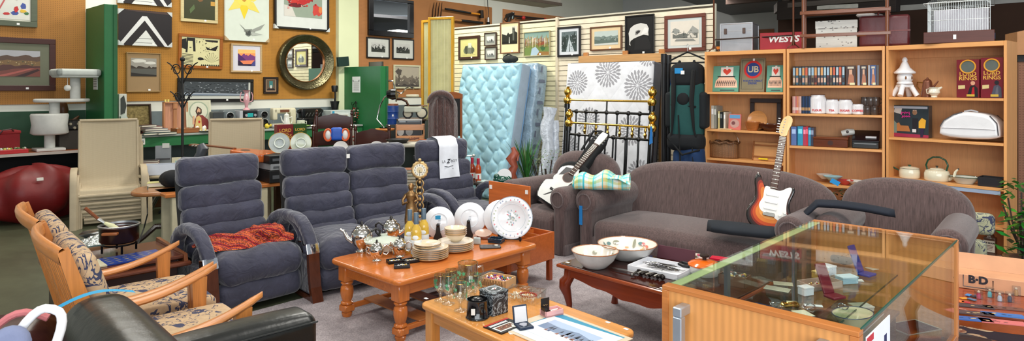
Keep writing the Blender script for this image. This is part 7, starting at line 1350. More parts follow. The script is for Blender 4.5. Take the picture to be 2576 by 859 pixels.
t=th('kettle','cream enamel kettle with green arched handle and curved spout','kettle',2,2357,.12,.722); m=MB(EN); m.lathe([(.001,0),(.09,0),(.098,.012),(.098,.06),(.088,.088),(.05,.10)],32); m.obj('body',CERAM,t); m=MB(EN); m.lathe([(.056,.098),(.05,.106),(.001,.114)],28); m.lathe([(.057,.096),(.057,.10)],28,col=(40,46,40)); m.lathe([(.006,.11),(.012,.13),(.001,.132)],12,col=(30,30,30)); m.obj('lid',CERAM,t); m=MB(GE); m.tube([(-.075,0,.09),(-.085,0,.13),(-.07,0,.175),(-.03,0,.205),(.02,0,.208),(.065,0,.185),(.085,0,.14),(.072,0,.09)],.0075,10); m.obj('handle',CERAM,t); m=MB(EN); m.tube([(.09,-.0,.02),(.13,-.0,.04),(.14,0,.09),(.16,0,.115)],[.02,.014,.010,.007],10); m.ball((.162,0,.116),.008,8,col=(40,46,40)); m.obj('spout',CERAM,t)
m=MB((206,210,200)); m.lathe([(.001,.0),(.06,.0),(.11,.055),(.115,.058),(.10,.05),(.05,.008),(.001,.008)],28,sy=.8); m.tube([(.115*math.cos(a),.092*math.sin(a),.058) for a in [k*PI/14 for k in range(28)]],.003,5,closed=True,col=GE); l,a=on(2,2427,.10,.722); single(m,'enamel_bowl',CERAM,'oval pale enamel bowl with green rim between kettle and black tin','bowl',l,a)
m=MB((36,36,40)); w=W2(2,2461,2519,.08); [m.prism(P,c0,c1,ax) for P,c0,c1,ax in (([(0,0),(w,0),(w+.006,.075),(-.006,.075)],-.004,.0,'y'),([(0,0),(w,0),(w+.006,.075),(-.006,.075)],.13,.134,'y'),([(0,0),(.13,0),(.134,.075),(-.004,.075)],-.004,.0,'x'),([(0,0),(.13,0),(.134,.075),(-.004,.075)],w,w+.004,'x'))]; m.box(0,w,0,.13,0,.004); l,a=on(2,2461,.05,.722); o=single(m,'baking_tin',PLAS,'square black baking tin at the right end of the kettle shelf','tin',l,a)
t=th('liquor_bottle','square-shouldered clear bottle with white label and pale cap','bottle',2,2491,.15,.132); m=MB((96,76,66)); m.rbox(-.045,.045,-.03,.03,0,.155,r=.014,n=3); m.lathe([(.034,.15),(.03,.165),(.016,.185),(.014,.225),(.001,.225)],18); m.obj('glass_body',M('plastic',rough=.06,coat=.7),t); m=MB((170,190,206)); m.cyl((0,0,.222),(0,0,.25),.017); m.obj('cap',PLAS,t); m=MB((226,222,206)); m.box(-.04,.04,-.0325,-.031,.03,.125); m.text('JIM BEAM',.019,0,-.0335,.105,(40,36,34),bold=.0006); [m.box(-.03+.003*k,.03-.003*k,-.0333,-.0325,.082-.012*k,.086-.012*k,col=(120,90,80)) for k in range(4)]; m.obj('label',PAPER,t)
w=W2(2,2447,2512,.1); t=th('branded_stand','low white stand lettered in brown beneath the liquor bottle','stand',2,2447,.08,.082); m=MB((214,210,206)); m.box(0,w,0,.16,0,.048,.004); m.obj('block',PLAS,t); m=MB((110,64,54)); m.text('JIM BEAM',.042,w*.5,-.001,.022,(110,64,54),bold=.001); m.obj('lettering',PRINT,t)
p=W(2455,535,5.05); m=MB((170,170,140)); m.rbox(-.14,.14,-.05,.05,-.10,.07,r=.045,n=4); single(m,'floral_cushion',FLO,'grey-green patterned cushion squeezed behind the right armchair','cushion',(p.x-.06,5.0,.50),-40,sharp=80); m=MB((170,170,140)); m.rbox(-.12,.12,-.05,.05,-.39,-.13,r=.045,n=4); single(m,'floral_cushion',FLO,'lower patterned cushion behind the arm of the right armchair','cushion',(p.x-.12,4.97,.50),-40,sharp=80)
# ================================================================ on top of the bookcases
ZT=1.934
t=th('aluminium_case','square silver aluminium case with two latches','case',0,1812,.10,ZT,10); w=.33; h=.30; m=MB((176,178,182)); m.box(0,w,0,.34,0,h,.006); m.obj('shell',M('metal',rough=.35,metal=.7),t); m=MB((206,208,212)); [m.box(*q,.003) for q in ((-.004,.012,-.004,.012,0,h),(w-.012,w+.004,-.004,.012,0,h),(w-.012,w+.004,.33,.344,0,h),(-.004,w+.004,-.004,.008,h-.01,h+.004),(w-.008,w+.004,0,.34,h-.01,h+.004),(-.002,w+.002,-.003,.0,h*.72,h*.745),(-.004,w+.004,-.004,.008,0,.01))]; m.obj('edge_trim',STEEL,t); m=MB((110,92,84)); [m.box(x,x+.03,-.012,0,h*.62,h*.82,.003) for x in (.04,w-.10)]; m.obj('latches',STEEL,t)
t=th('red_crate','red painted wooden crate lettered in white','crate',0,1912,.02,ZT,14); w=.42; m=MB((150,24,36)); m.box(0,w,0,.30,0,.17,.004); m.obj('crate_body',PAINT,t); m=MB((230,226,220)); m.text('WESTS',.085,w*.52,-.002,.10,(230,226,220),bold=.003,shear=.2,sx=1.1); m.text('WESTS',.075,w+.002,.15,.08,(200,180,170),rz=90,bold=.003,shear=.2); m.obj('lettering',PRINT,t)
t=th('white_box','white painted wooden box with chipped dark marks','box',1,2052,.12,ZT,6); w=.36; m=MB((206,206,200)); m.box(0,w,0,.30,0,.25,.004); m.obj('box_body',M('wood',rough=.7,amt=.06),t); m=MB((206,206,200)); m.box(-.004,w+.004,-.004,.304,.19,.27,.004); m.obj('lid',M('wood',rough=.7,amt=.06),t); m=MB((70,60,54)); [m.box(x_,x_+r.uniform(.008,.03),-.0052,-.0045,z_,z_+.006) for x_,z_ in [(r.uniform(0,w-.04),r.choice([.19,.2,.255,.262,.24])) for _ in range(22)]]; [m.box(x_,x_+.012,-.0008,0,z_,z_+.006) for x_,z_ in [(r.uniform(0,w-.04),r.uniform(.01,.18)) for _ in range(16)]]; m.obj('chipped_paint',PRINT,t)
t=th('suitcase','dark red vintage suitcase standing on the bookcases behind the rack','suitcase',1,2160,.16,ZT,0); m=MB((90,30,34)); m.rbox(0,.42,0,.18,0,.30,r=.03,n=3); m.obj('shell',LEATH,t,sharp=80); m=MB((110,44,40)); m.box(-.002,.422,-.004,.0,.14,.155); m.tube([(.16,-.0,.30),(.17,0,.33),(.25,0,.33),(.26,0,.30)],.009,8); m.obj('trim',LEATH,t); m=MB((206,200,196)); m.ball((.1,.09,.32),.06,10,sc=(1.6,1,.45)); m.ball((.2,.08,.315),.04,10,sc=(1.6,1,.5),col=(120,110,110)); l,a=on(1,2140,.2,ZT+.30); 
t2_=tag(m.obj('folded_cloth',CLOTH,loc=(t.location.x+.02,t.location.y,ZT+.0),sharp=80),'crumpled pale cloth on top of the dark red suitcase','cloth')
pa=U[1].xy(2021,-.0); pb=U[2].xy(2238,.02); d=pb-pa; L=d.length; t=T('wooden_rack_stand','brown slatted wooden rack standing on the bookcases, cut by the top edge','rack',(pa.x,pa.y,ZT),math.degrees(math.atan2(d.y,d.x)))
for x in (0,L-.02):
    for y in (.0,.14): m=MB((120,72,48)); m.cyl((x,y,0),(x,y,.75),.016,n=10); m.obj('post',TZ,t)
for z in (.12,.34,.56): m=MB((124,74,48)); m.box(-.03,L+.01,-.018,.0,z-.015,z+.015,.003); m.box(-.03,L+.01,.14,.158,z-.015,z+.015,.003); [m.box(-.03,L+.01,.02+.04*k,.045+.04*k,z+.015,z+.025) for k in range(3)] if z>.2 else None; m.obj('slatted_shelf',TX,t)
pa=U[0].xy(1796,.06); pb=U[1].xy(1996,.0); d=pb-pa; L=d.length; t=T('iron_rail_stand','thin rusty iron clothes stand with two tall poles on the left bookcase','stand',(pa.x,pa.y,ZT),math.degrees(math.atan2(d.y,d.x)))
for x in (0,L): m=MB((96,60,44)); m.cyl((x,0,.03),(x,0,.62),.010); m.tube([(x-.05,-.02,.005),(x-.015,0,.04),(x,0,.10)],.006,6); m.tube([(x+.05,.02,.005),(x+.015,0,.04),(x,0,.10)],.006,6); m.obj('pole',STEEL,t)
m=MB((60,50,46)); m.cyl((0,0,.13),(L,0,.13),.007); m.obj('cross_rail',STEEL,t)
m=MB((40,40,34)); m.box(0,.06,0,.12,0,.12,.004); m.box(.005,.055,-.001,.0,.03,.06,col=(206,120,40)); l,a=on(0,1801,.14,ZT); single(m,'small_dark_box',PRINT,'small dark box with orange stripe left of the aluminium case','box',l,a)
t=th('bird_cage','white wire bird cage on a dark wooden base, cut by the top edge','bird cage',2,2334,.0,ZT,0); w=W2(2,2334,2468,.0); t.rotation_euler[2]=R(U[2].ang+14)
w,dd=.44,.42; m=MB((84,40,30)); m.box(-.03,w+.03,-.03,dd+.03,0,.10,.004); m.obj('wooden_base',M('wood',rough=.4),t); m=MB((206,210,208)); zt_=.36
for k in range(27): x=w*k/26; [m.cyl((x,y,.10),(x,y,zt_),.0016,n=4,cap=False) for y in (0,dd)]; m.cyl((x,0,zt_),(w/2+(x-w/2)*.3,dd*.4,.50),.0016,n=4,cap=False)
for k in range(1,26): y=dd*k/26; [m.cyl((x,y,.10),(x,y,zt_),.0016,n=4,cap=False) for x in (0,w)]; m.cyl((w,y,zt_),(w*.65,dd/2+(y-dd/2)*.3,.50),.0016,n=4,cap=False)
for z in (.10,.20,.29,zt_): m.tube([(0,0,z),(w,0,z),(w,dd,z),(0,dd,z)],.0024,5,closed=True)
m.tube([(-.03,-.03,zt_-.01),(w+.03,-.03,zt_-.01),(w+.03,dd+.03,zt_-.01),(-.03,dd+.03,zt_-.01)],.003,5,closed=True); m.obj('wire_bars',STEEL,t); m=MB((206,206,214)); m.box(.02,w*.98,dd-.01,dd-.005,.1,.33); m.obj('rear_screen',PAPER,t); m=MB((30,110,170)); m.box(w+.031,w+.033,.12,.17,.03,.08); m.box(w*.42,w*.47,-.033,-.031,.03,.07,col=(230,230,230)); m.obj('tape_and_tag',PAPER,t)
# ================================================================ on the orange table
TB=.401
def g3(px,py,z=TB): x,y=G(px,py,z); return (x,y,z)
def pot(name,label,loc,s,rz,cat,spout=True,dark=True,lid=True,hs=1.0):
    t=T(name,label,cat,loc,rz,'silver tea set'); m=MB(SILV); m.lathe([(.001,0),(.045*s,0),(.046*s,.006*s),(.03*s,.018*s),(.03*s,.028*s),(.055*s,.05*s),(.072*s,.085*s),(.076*s,.115*s),(.07*s,.145*s),(.05*s,.165*s),(.046*s,.168*s)],32); m.obj('body',CHROME,t,sharp=60)
    m=MB(SILV); m.lathe([(.047*s,.168*s),(.04*s,.182*s),(.02*s,.192*s),(.001,.194*s)],28); ld=m.obj('lid',CHROME,t); m=MB((24,22,22)); m.lathe([(.006*s,.192*s),(.013*s,.204*s),(.008*s,.214*s),(.001,.222*s)],14); m.obj('knob',GLOSS,ld)
    if spout: m=MB(SILV); m.tube([(-.06*s,0,.075*s),(-.10*s,0,.10*s),(-.125*s,0,.15*s),(-.15*s,0,.165*s)],[.022*s,.016*s,.010*s,.008*s],12); m.obj('spout',CHROME,t)
    m=MB((24,22,22) if dark else SILV); m.tube([(.065*s,0,.14*s),(.10*s,0,.165*s),(.125*s,0,.145*s),(.125*s,0,.09*s),(.10*s,0,.06*s),(.068*s,0,.07*s)],.008*s,10); m.obj('handle',GLOSS if dark else CHROME,t)
    if not spout: m=MB(SILV); m.tube([(-.065*s,0,.13*s),(-.10*s,0,.15*s),(-.11*s,0,.10*s),(-.068*s,0,.07*s)],.006*s,8); m.obj('second_handle',CHROME,t)
    return t
pot('teapot','tall silver teapot with black handle, leftmost on the orange table',g3(910,634),.98,8,'teapot')
pot('teapot','silver teapot with spout to the right, behind the glass-lidded dish',g3(984,612),.92,178,'teapot')
pot('sugar_bowl','small lidded silver sugar bowl at the front left of the silverware',g3(948,657),.64,10,'sugar bowl',False,False)
pot('creamer','small lidded silver pot beside the black jewellery trays',g3(1006,647),.66,-10,'pot',False,False)
t=T('casserole','glass-lidded oval dish in an ornate silver stand among the teapots','dish',g3(966,636),15); m=MB(SILV)
for k in range(6): a=k*PI/3; m.tube([(.12*math.cos(a),.09*math.sin(a),.07),(.10*math.cos(a),.07*math.sin(a),.03),(.12*math.cos(a),.09*math.sin(a),0)],.007,8)
m.tube([(.128*math.cos(a),.095*math.sin(a),.075) for a in [k*PI/16 for k in range(32)]],.006,6,closed=True); m.obj('silver_stand',CHROME,t); m=MB((206,214,200)); m.lathe([(.001,.02),(.09,.02),(.118,.075),(.135,.08),(.135,.086),(.10,.10),(.03,.112),(.02,.118),(.026,.13),(.001,.132)],36,sy=.76); m.obj('glass_dish',M('plastic',rough=.04,coat=.8),t,sharp=60)
for px,py,lb in ((1031,634,'left'),(1047,645,'front'),(1066,630,'right')): bottle('white wine bottle with grey-blue capsule, %s one of the three on the orange table'%lb,g3(px,py),(214,176,70),(84,104,120),.295,.037,'white wine bottles',(226,230,232),True)
t=T('brass_clock','ornate brass clock on a tall openwork column behind the wine bottles','clock',g3(1056,597),5)
m=MB((190,160,110)); m.lathe([(.001,0),(.055,0),(.06,.01),(.035,.03),(.025,.05)],20)
for sx in (-1,1): m.tube([(sx*(.014+.014*abs(math.sin(z*55))),.0,.04+z) for z in [k*.012 for k in range(34)]],.006,8)
for k in range(9): m.ball((0,0,.07+k*.044),.013,10)
m.obj('column',M('bronze'),t); m=MB((196,166,116)); m.M=Matrix.Translation((0,0,.515))@Matrix.Rotation(R(90),4,'X'); m.tube([((.052+.005*(k%2))*math.cos(PI*k/14),(.056+.005*(k%2))*math.sin(PI*k/14),0) for k in range(28)],.011,8,closed=True); m.lathe([(.054,-.01),(.054,.012),(.001,.012)],28); m.ball((0,.075,0),.014,10); m.ball((0,-.07,0),.016,10); m.obj('case',M('bronze'),t)
m=MB((226,222,206)); m.M=Matrix.Translation((0,-.013,.515))@Matrix.Rotation(R(90),4,'X'); m.lathe([(.046,0),(.001,.0)],28); m.lathe([(.024,.0008),(.001,.0008)],24,col=(206,190,150)); m.M=Matrix.Translation((0,-.0145,.515)); [m.box(.037*math.cos(a)-.002,.037*math.cos(a)+.002,0,.0004,.037*math.sin(a)-.006,.037*math.sin(a)+.006,col=(40,40,40)) for a in [k*PI/6 for k in range(12)]]; m.box(-.0012,.0012,-.001,0,-.03,0,col=(20,20,20)); m.box(-.0012,.02,-.001,0,-.018,-.016,col=(20,20,20)); m.obj('dial',PRINT,t)
t=T('figurine','bronze figurine of a woman in a long dress beside the brass clock','figurine',g3(1034,603),0); c=(150,116,76); m=MB(c)
m.lathe([(.001,0),(.055,0),(.06,.02),(.05,.03),(.045,.06),(.05,.15),(.04,.24),(.03,.29),(.038,.325),(.042,.345),(.018,.365),(.013,.375)],20,sy=.75); m.tube([(-.035,0,.34),(-.06,-.01,.30),(-.055,-.03,.27),(-.02,-.05,.29)],[.014,.012,.01,.008],8); m.tube([(.035,0,.34),(.055,-.01,.30),(.03,-.04,.29)],[.014,.011,.008],8); m.ball((0,-.004,.395),.022,14,sc=(.9,1,1.15)); m.ball((0,.012,.402),.022,12); m.ball((0,.026,.398),.012,10); m.obj('robed_body',M('bronze'),t,sharp=70)
m=MB((90,60,36)); m.box(-.05,.05,-.04,.04,0,.02,.004); m.obj('plinth',GLOSS,t)
def stand_plate(label,px,py,r,rz,front,tilt=-14,easel=True):
    t=T('plate_on_stand',label,'plate',g3(px,py),rz); m=MB((230,232,236)); m.M=Matrix.Translation((0,.03,r*.97+.012))@Matrix.Rotation(R(90+tilt),4,'X'); s=1 if front else -1
    m.lathe([(.001,0),(r*.62,0),(r*.70,.012*s),(r*.98,.020*s),(r,.024*s),(r*.98,.027*s),(r*.70,.018*s),(r*.62,.007*s),(.001,.007*s)],48); pd=m.obj('plate',CERAM,t,sharp=60)
    q=MB((150,160,166)); q.M=m.M
    if front:
        rr=random.Random(5); 
        def fl(ri,a,z,c,s_): q.poly([(ri*math.cos(a)+s_*math.cos(b)*(.5+.5*abs(math.cos(b-a))),ri*math.sin(a)+s_*math.sin(b),z) for b in [k*PI/4 for k in range(8)]],c)
        for k in range(40): fl(r*rr.uniform(0,.36),rr.uniform(0,6.3),.0085+k*.00001,rr.choice([(120,140,130),(190,50,60),(110,130,150),(160,150,120),(90,110,100),(150,160,160)]),.0065)
        for k in range(30): fl(r*rr.uniform(.80,.88),k*PI/15+rr.uniform(-.08,.08),.0262,rr.choice([(120,140,130),(196,60,70),(150,160,120),(120,130,160),(140,150,150)]),.0065)
        q.tube([(r*.985*math.cos(a),r*.985*math.sin(a),.0265) for a in [k*PI/32 for k in range(64)]],.0022,5,closed=True,col=(130,150,166)); q.tube([(r*.66*math.cos(a),r*.66*math.sin(a),.0115) for a in [k*PI/32 for k in range(64)]],.0026,4,closed=True,col=(190,200,206))
        q.obj('floral_decoration',CERAM,pd)
    else:
        q.tube([(r*.55*math.cos(a),r*.55*math.sin(a),.002) for a in [k*PI/24 for k in range(48)]],.003,5,closed=True,col=(214,216,220)); [q.box(-.012+.003*k,.012,.01*k-.01,.004+.01*k-.01,.0,.0015,col=(90,90,100)) for k in range(3)]; q.obj('foot_ring',CERAM,pd)
    m=MB((20,20,22))
    if not front: m.prism([(-.012,r*.95),(.012,r*.95),(.018,r*.5),(.035,.02),(.03,0),(-.03,0),(-.035,.02),(-.018,r*.5)],-.035,-.022,'y'); m.ball((0,-.03,r*.97),.014,8)
    else: [m.tube([(sx*r*.42,.05,0.004),(sx*r*.42,-.02,.006),(sx*r*.40,-.03,.035),(sx*r*.40,-.012,.02)],.008,8) for sx in (-1,1)]; m.box(-r*.42,r*.42,.03,.045,0,.012)
    m.obj('easel',PLAS,t); return t
t=stand_plate('white plate seen from behind with blue tape on it, on a black easel',1103,604,.118,0,False); m=MB((30,140,186)); m.box(-.02,.02,-.035,-.033,.16,.19); m.obj('blue_tape',PAPER,t)
stand_plate('white plate seen from behind on a tall black easel, right of the taped plate',1180,596,.125,-4,False)
stand_plate('white plate edge mostly hidden behind the big floral plate',1262,596,.135,8,False)
stand_plate('large white floral-bordered dinner plate displayed facing forward',1287,606,.158,-6,True)
def platestack(px,py,specs,lab,grp):
    loc=g3(px,py); z=TB; n=0
    for r,cnt,dz,bowl in specs:
        for k in range(cnt):
            m=MB((228,214,190) if n%3 else (232,206,164)); 
            m.lathe([(.001,.0),(r*.45,.0),(r*.8,.03),(r,.052),(r*.97,.053),(r*.74,.03),(r*.4,.004),(.001,.004)] if bowl else [(.001,0),(r*.6,.0),(r*.95,.010),(r,.015),(r*.98,.017),(r*.6,.005),(.001,.004)],40); m.tube([(r*.99*math.cos(a),r*.99*math.sin(a),.052 if bowl else .0155) for a in [i*PI/20 for i in range(40)]],.0016,4,closed=True,col=(170,120,70))
            n+=1; single(m,'bowl' if bowl else 'plate',CERAM,'%s, number %d from the bottom'%(lab[1] if bowl or (r<.1) else lab[0],n),'bowl' if bowl else 'plate',(loc[0]-(.02 if (r<.1 and not bowl) else 0),loc[1],z),0,grp,60); z+=dz
        if bowl: pass
platestack(1083,650,((.122,6,.0125,False),(.092,2,.012,False)),('cream stoneware plate in the front stack','small cream plate on the front stack'),'front stack of cream plates')
platestack(1146,629,((.128,5,.0125,False),(.08,4,.014,True)),('cream stoneware plate in the rear stack','cream bowl on top of the rear plate stack'),'rear stack of cream plates and bowls')
for k,(px,py,lb) in enumerate(((993,661,'left black jewellery tray'),(1033,660,'right black jewellery tray'),(1011,673,'front black jewellery tray'))):
    t=T('jewellery_tray',lb+' with small bright pieces','tray',g3(px,py),(25,30,12)[k],'black jewellery trays'); m=MB((18,18,22)); [m.box(*q,.002) for q in ((-.05,.05,-.035,-.031,0,.02),(-.05,.05,.031,.035,0,.02),(-.05,-.046,-.035,.035,0,.02),(.046,.05,-.035,.035,0,.02),(-.05,.05,-.035,.035,0,.010))]; m.obj('tray_body',PLAS,t); m=MB(); rr=random.Random(k); [m.ball((rr.uniform(-.032,.032),rr.uniform(-.014,.014),.013),.0045,6,col=rr.choice([(230,226,210),(206,170,90),(200,200,206)])) for _ in range(22)]; m.obj('jewellery',M('metal',rough=.2,metal=.6),t)['kind']='stuff'
t=T('square_dish','small square navy glazed dish right of the plate stacks','dish',g3(1226,612),-20); m=MB((24,44,60)); m.slab(rrect(.11,.085,.012),0,.012,.004,2,'z'); [m.box(*q,.003) for q in ((0,.11,0,.008,.012,.034),(0,.11,.077,.085,.012,.034),(0,.008,.008,.077,.012,.034),(.102,.11,.008,.077,.012,.034))]; m.obj('dish_body',CERAM,t); m=MB((150,90,70)); [m.ball((.03+.02*k,.04,.018),.008,8,col=[(160,80,60),(190,190,180),(90,90,90)][k]) for k in range(3)]; m.obj('trinkets',PLAS,t)
m=MB((54,50,50)); m.slab(rrect(.15,.085,.01),0,.012,.004,2,'z'); m.cyl((.12,.05,.012),(.12,.05,.015),.014,col=(226,220,206)); single(m,'slate_tray',GLOSS,'flat dark grey tray in front of the navy square dish','tray',g3(1208,628),8)
m=MB((170,180,178)); m.rbox(-.028,.028,-.012,.012,0,.05,r=.01,n=3); single(m,'glass_block',CERAM,'small frosted grey block left of the navy square dish','ornament',g3(1200,615),-10)
t=T('saucer','small brown and cream rimmed saucer propped behind the navy dish','saucer',g3(1216,600),0,rx=0); m=MB((206,170,150)); m.M=Matrix.Translation((0,0,.028))@Matrix.Rotation(R(14),4,'X'); m.lathe([(.001,0),(.03,0),(.062,.012),(.064,.014),(.03,.005),(.001,.004)],28); m.obj('saucer_disc',CERAM,t); m=MB((150,84,50)); m.box(-.05,.05,-.03,.03,0,.02,.004); m.obj('foot',TX,t)
# ================================================================ on the pale pine table
def goblet(px,py,h,label):
    t=T('goblet',label,'glass',g3(px,py),0,'ivy goblets'); k=h/.14; m=MB((250,253,251)); m.lathe([(.033,0),(.034,.003),(.012,.010),(.008,.02),(.008,.04*k),(.014,.048*k),(.028,.062*k),(.034,.085*k),(.035,.12*k),(.034,.14*k),(.0325,.14*k),(.033,.12*k),(.032,.085*k),(.026,.066*k),(.001,.052*k)],32); m.obj('glass',M('glass',f0=.2),t,sharp=80)
    m=MB((206,160,80)); m.tube([(.0335*math.cos(a),.0335*math.sin(a),.14*k) for a in [i*PI/18 for i in range(36)]],.0012,5,closed=True); m.obj('gilt_rim',BRASS,t)
    m=MB((80,160,110)); rr=random.Random(px)
    for i in range(10):
        a=rr.uniform(PI,2*PI+.4); z=rr.uniform(.07,.118)*k; ctr=Vector((.0362*math.cos(a),.0362*math.sin(a),z)); u=Vector((-math.sin(a),math.cos(a),0)); w_=Vector((0,0,1)); m.add([ctr+u*.011*math.cos(b)*(1 if j%2 else .45)+w_*.011*math.sin(b)*(1 if j%2 else .45) for j,b in enumerate([q*PI/5 for q in range(10)])],[tuple(range(10))],False,rr.choice([(84,160,112),(110,180,134),(60,130,90)]))
    m.obj('ivy_print',PRINT,t)
for px,py,h,lb in ((1108,758,.142,'ivy-printed glass goblet, leftmost on the pine table'),(1128,766,.155,'ivy-printed glass goblet, second from the left'),(1158,783,.145,'ivy-printed glass goblet nearest the front edge'),(1196,756,.14,'ivy-printed glass goblet in front of the jug'),(1136,748,.15,'ivy-printed glass goblet, rearmost behind the others')): goblet(px,py,h,lb)
t=T('glass_jug','large clear glass jug with ivy print and gilt rim','jug',g3(1177,749),20); m=MB((250,253,251)); m.lathe([(.001,0),(.04,0),(.042,.006),(.036,.016),(.05,.035),(.059,.07),(.058,.11),(.054,.15),(.0555,.19),(.054,.19),(.0525,.15),(.0565,.11),(.0575,.07),(.048,.038),(.001,.02)],40); m.tube([(.052,0,.16),(.082,0,.165),(.09,0,.12),(.078,0,.08),(.056,0,.07)],.007,10); m.obj('glass',M('glass',f0=.2),t,sharp=80)
m=MB((206,160,80)); m.tube([(.055*math.cos(a),.055*math.sin(a),.19) for a in [i*PI/20 for i in range(40)]],.0018,5,closed=True); m.obj('gilt_rim',BRASS,t); m=MB((84,160,112)); rr=random.Random(4)
for i in range(14):
    a=rr.uniform(PI-.6,2*PI); z=rr.uniform(.08,.15); ctr=Vector((.0605*math.cos(a),.0605*math.sin(a),z)); u=Vector((-math.sin(a),math.cos(a),0)); m.add([ctr+u*.014*math.cos(b)*(1 if j%2 else .45)+Vector((0,0,1))*.014*math.sin(b)*(1 if j%2 else .45) for j,b in enumerate([q*PI/5 for q in range(10)])],[tuple(range(10))],False,rr.choice([(84,160,112),(110,180,134)]))
m.obj('ivy_print',PRINT,t); m=MB((236,236,232)); m.box(-.012,.008,-.064,-.0625,.10,.135); m.obj('price_label',PAPER,t)
RT=-48.4
t=T('bead_box','open corrugated carton filled with many coloured beads','box',g3(1196,716),RT+76); w,d_,h=.175,.125,.055
t.location=g3(1205,722); t.rotation_euler[2]=R(-30); m=MB((196,156,110)); [m.box(*q) for q in ((0,w,0,.005,0,h),(0,w,d_-.005,d_,0,h),(0,.005,0,d_,0,h),(w-.005,w,0,d_,0,h),(0,w,0,d_,0,.004))]; m.obj('carton',PAINT,t); m=MB((60,40,30)); [m.box(.01+.0062*k,.013+.0062*k,-.0006,0,.012,h-.006-.012*(k%3==0)) for k in range(25)]; m.obj('dark_stripes',PRINT,t)
m=MB(); rr=random.Random(9); cs=[(206,60,90),(60,110,190),(230,190,60),(240,240,240),(30,28,34),(230,130,150),(110,60,140),(230,120,50),(240,214,190),(60,150,90)]
for _ in range(300): m.ball((rr.uniform(.012,w-.012),rr.uniform(.012,d_-.012),.022+.024*rr.random()*(1.0)),.0055,6,col=rr.choice(cs))
m.obj('beads',GLOSS,t)['kind']='stuff'
t=T('marbled_box','square black and white marbled box with round motif on top','box',g3(1237,797),RT+20); MA=M('marble'); t.location=g3(1239,799); t.rotation_euler[2]=R(42); m=MB((34,40,46)); m.box(0,.105,0,.105,0,.105,.002); m.obj('box_body',MA,t); m=MB((40,44,48)); m.box(-.002,.107,-.002,.107,.105,.118,.003); m.obj('lid',MA,t); m=MB((206,206,206)); q_=[(.0525+.04*math.cos(a),.0525+.04*math.sin(a),.119) for a in [i*PI/16 for i in range(32)]]; m.tube(q_,.002,4,closed=True); m.poly([(.0525+.03*math.cos(a),.0525+.03*math.sin(a),.1188) for a in [i*PI/12 for i in range(24)]],(60,64,66)); m.poly([(.03,.05,.1192),(.055,.04,.1192),(.08,.06,.1192),(.055,.065,.1192)],(226,226,222)); m.poly([(.045,.045,.1196),(.055,.04,.1196),(.06,.055,.1196)],(190,60,40)); m.obj('round_motif',PRINT,t)
t=T('black_tin','round glossy black container with ornamental knob, front of the marbled box','tin',g3(1201,799),0); m=MB((16,16,18)); m.lathe([(.001,0),(.058,0),(.06,.004),(.055,.01),(.053,.085),(.055,.09),(.05,.092),(.048,.06)],36); m.obj('body',M('plastic',rough=.07,coat=.7),t,sharp=60); m=MB((28,28,30)); m.lathe([(.048,.07),(.03,.075),(.03,.09),(.02,.098),(.001,.10)],28); m.obj('inner_knob',GLOSS,t); m=MB((236,236,230)); m.box(-.028,-.008,-.0575,-.055,.03,.06); m.obj('price_label',PAPER,t)
t=T('plastic_tray','clear ribbed plastic tray holding shell and red bead necklaces','tray',g3(1270,768),0); t.location=g3(1262,757); t.rotation_euler[2]=R(-24); w,d_=.20,.15
m=MB((251,253,253)); [m.prism(P,a0,a1,ax) for P,a0,a1,ax in (([(.008,0),(w-.008,0),(w,.045),(0,.045)],0,.002,'y'),([(.008,0),(w-.008,0),(w,.045),(0,.045)],d_-.002,d_,'y'),([(.008,0),(d_-.008,0),(d_,.045),(0,.045)],0,.002,'x'),([(.008,0),(d_-.008,0),(d_,.045),(0,.045)],w-.002,w,'x'))]; m.tube([(0,0,.045),(w,0,.045),(w,d_,.045),(0,d_,.045)],.003,6,closed=True); [m.cyl((w*k/14,-.001,.01),(w*k/14,-.001,.043),.0014,n=5) for k in range(1,14)]; m.obj('tray_body',M('glass',f0=.2),t)
m=MB(); [m.ball((.02+.16*rr.random(),.02+.10*rr.random(),.008+.012*rr.random()),.006,6,col=rr.choice([(226,214,190),(206,186,150),(236,230,214)])) for _ in range(90)]; m.obj('shell_necklaces',CERAM,t)['kind']='stuff'; m=MB((150,50,30)); [m.ball((.13+.045*math.cos(a),.06+.035*math.sin(a),.03),.0055,8) for a in [i*PI/12 for i in range(24)]]; m.obj('red_bead_necklace',GLOSS,t)
t=T('pink_box','pale pink box of watch straps with an upright black card','box',g3(1372,801),0); t.location=g3(1374,803); t.rotation_euler[2]=R(30); m=MB((232,176,176)); w,d_,h=.105,.06,.032; [m.box(*q,.0015) for q in ((0,w,0,.004,0,h),(0,w,d_-.004,d_,0,h),(0,.004,0,d_,0,h),(w-.004,w,0,d_,0,h),(0,w,0,d_,0,.012))]; m.obj('tray_body',PAPER,t); m=MB((22,22,24)); m.box(-.0,.05,d_-.012,d_-.010,.01,.085); m.tube([(.012+.004*k,d_-.0125,.05+.003*math.sin(k*2.2)) for k in range(8)],.0008,4,col=(206,170,110)); m.box(0,.012,.01,d_-.01,.01,.045); m.obj('black_card',PRINT,t); m=MB((60,50,40)); m.tube([(.03+.012*math.cos(a),.03+.012*math.sin(a),.024) for a in [i*PI/8 for i in range(16)]],.003,6,closed=True); m.tube([(.04,.03,.022),(.09,.035,.022)],.005,6,col=(206,200,190)); m.obj('watch_straps',STEEL,t)
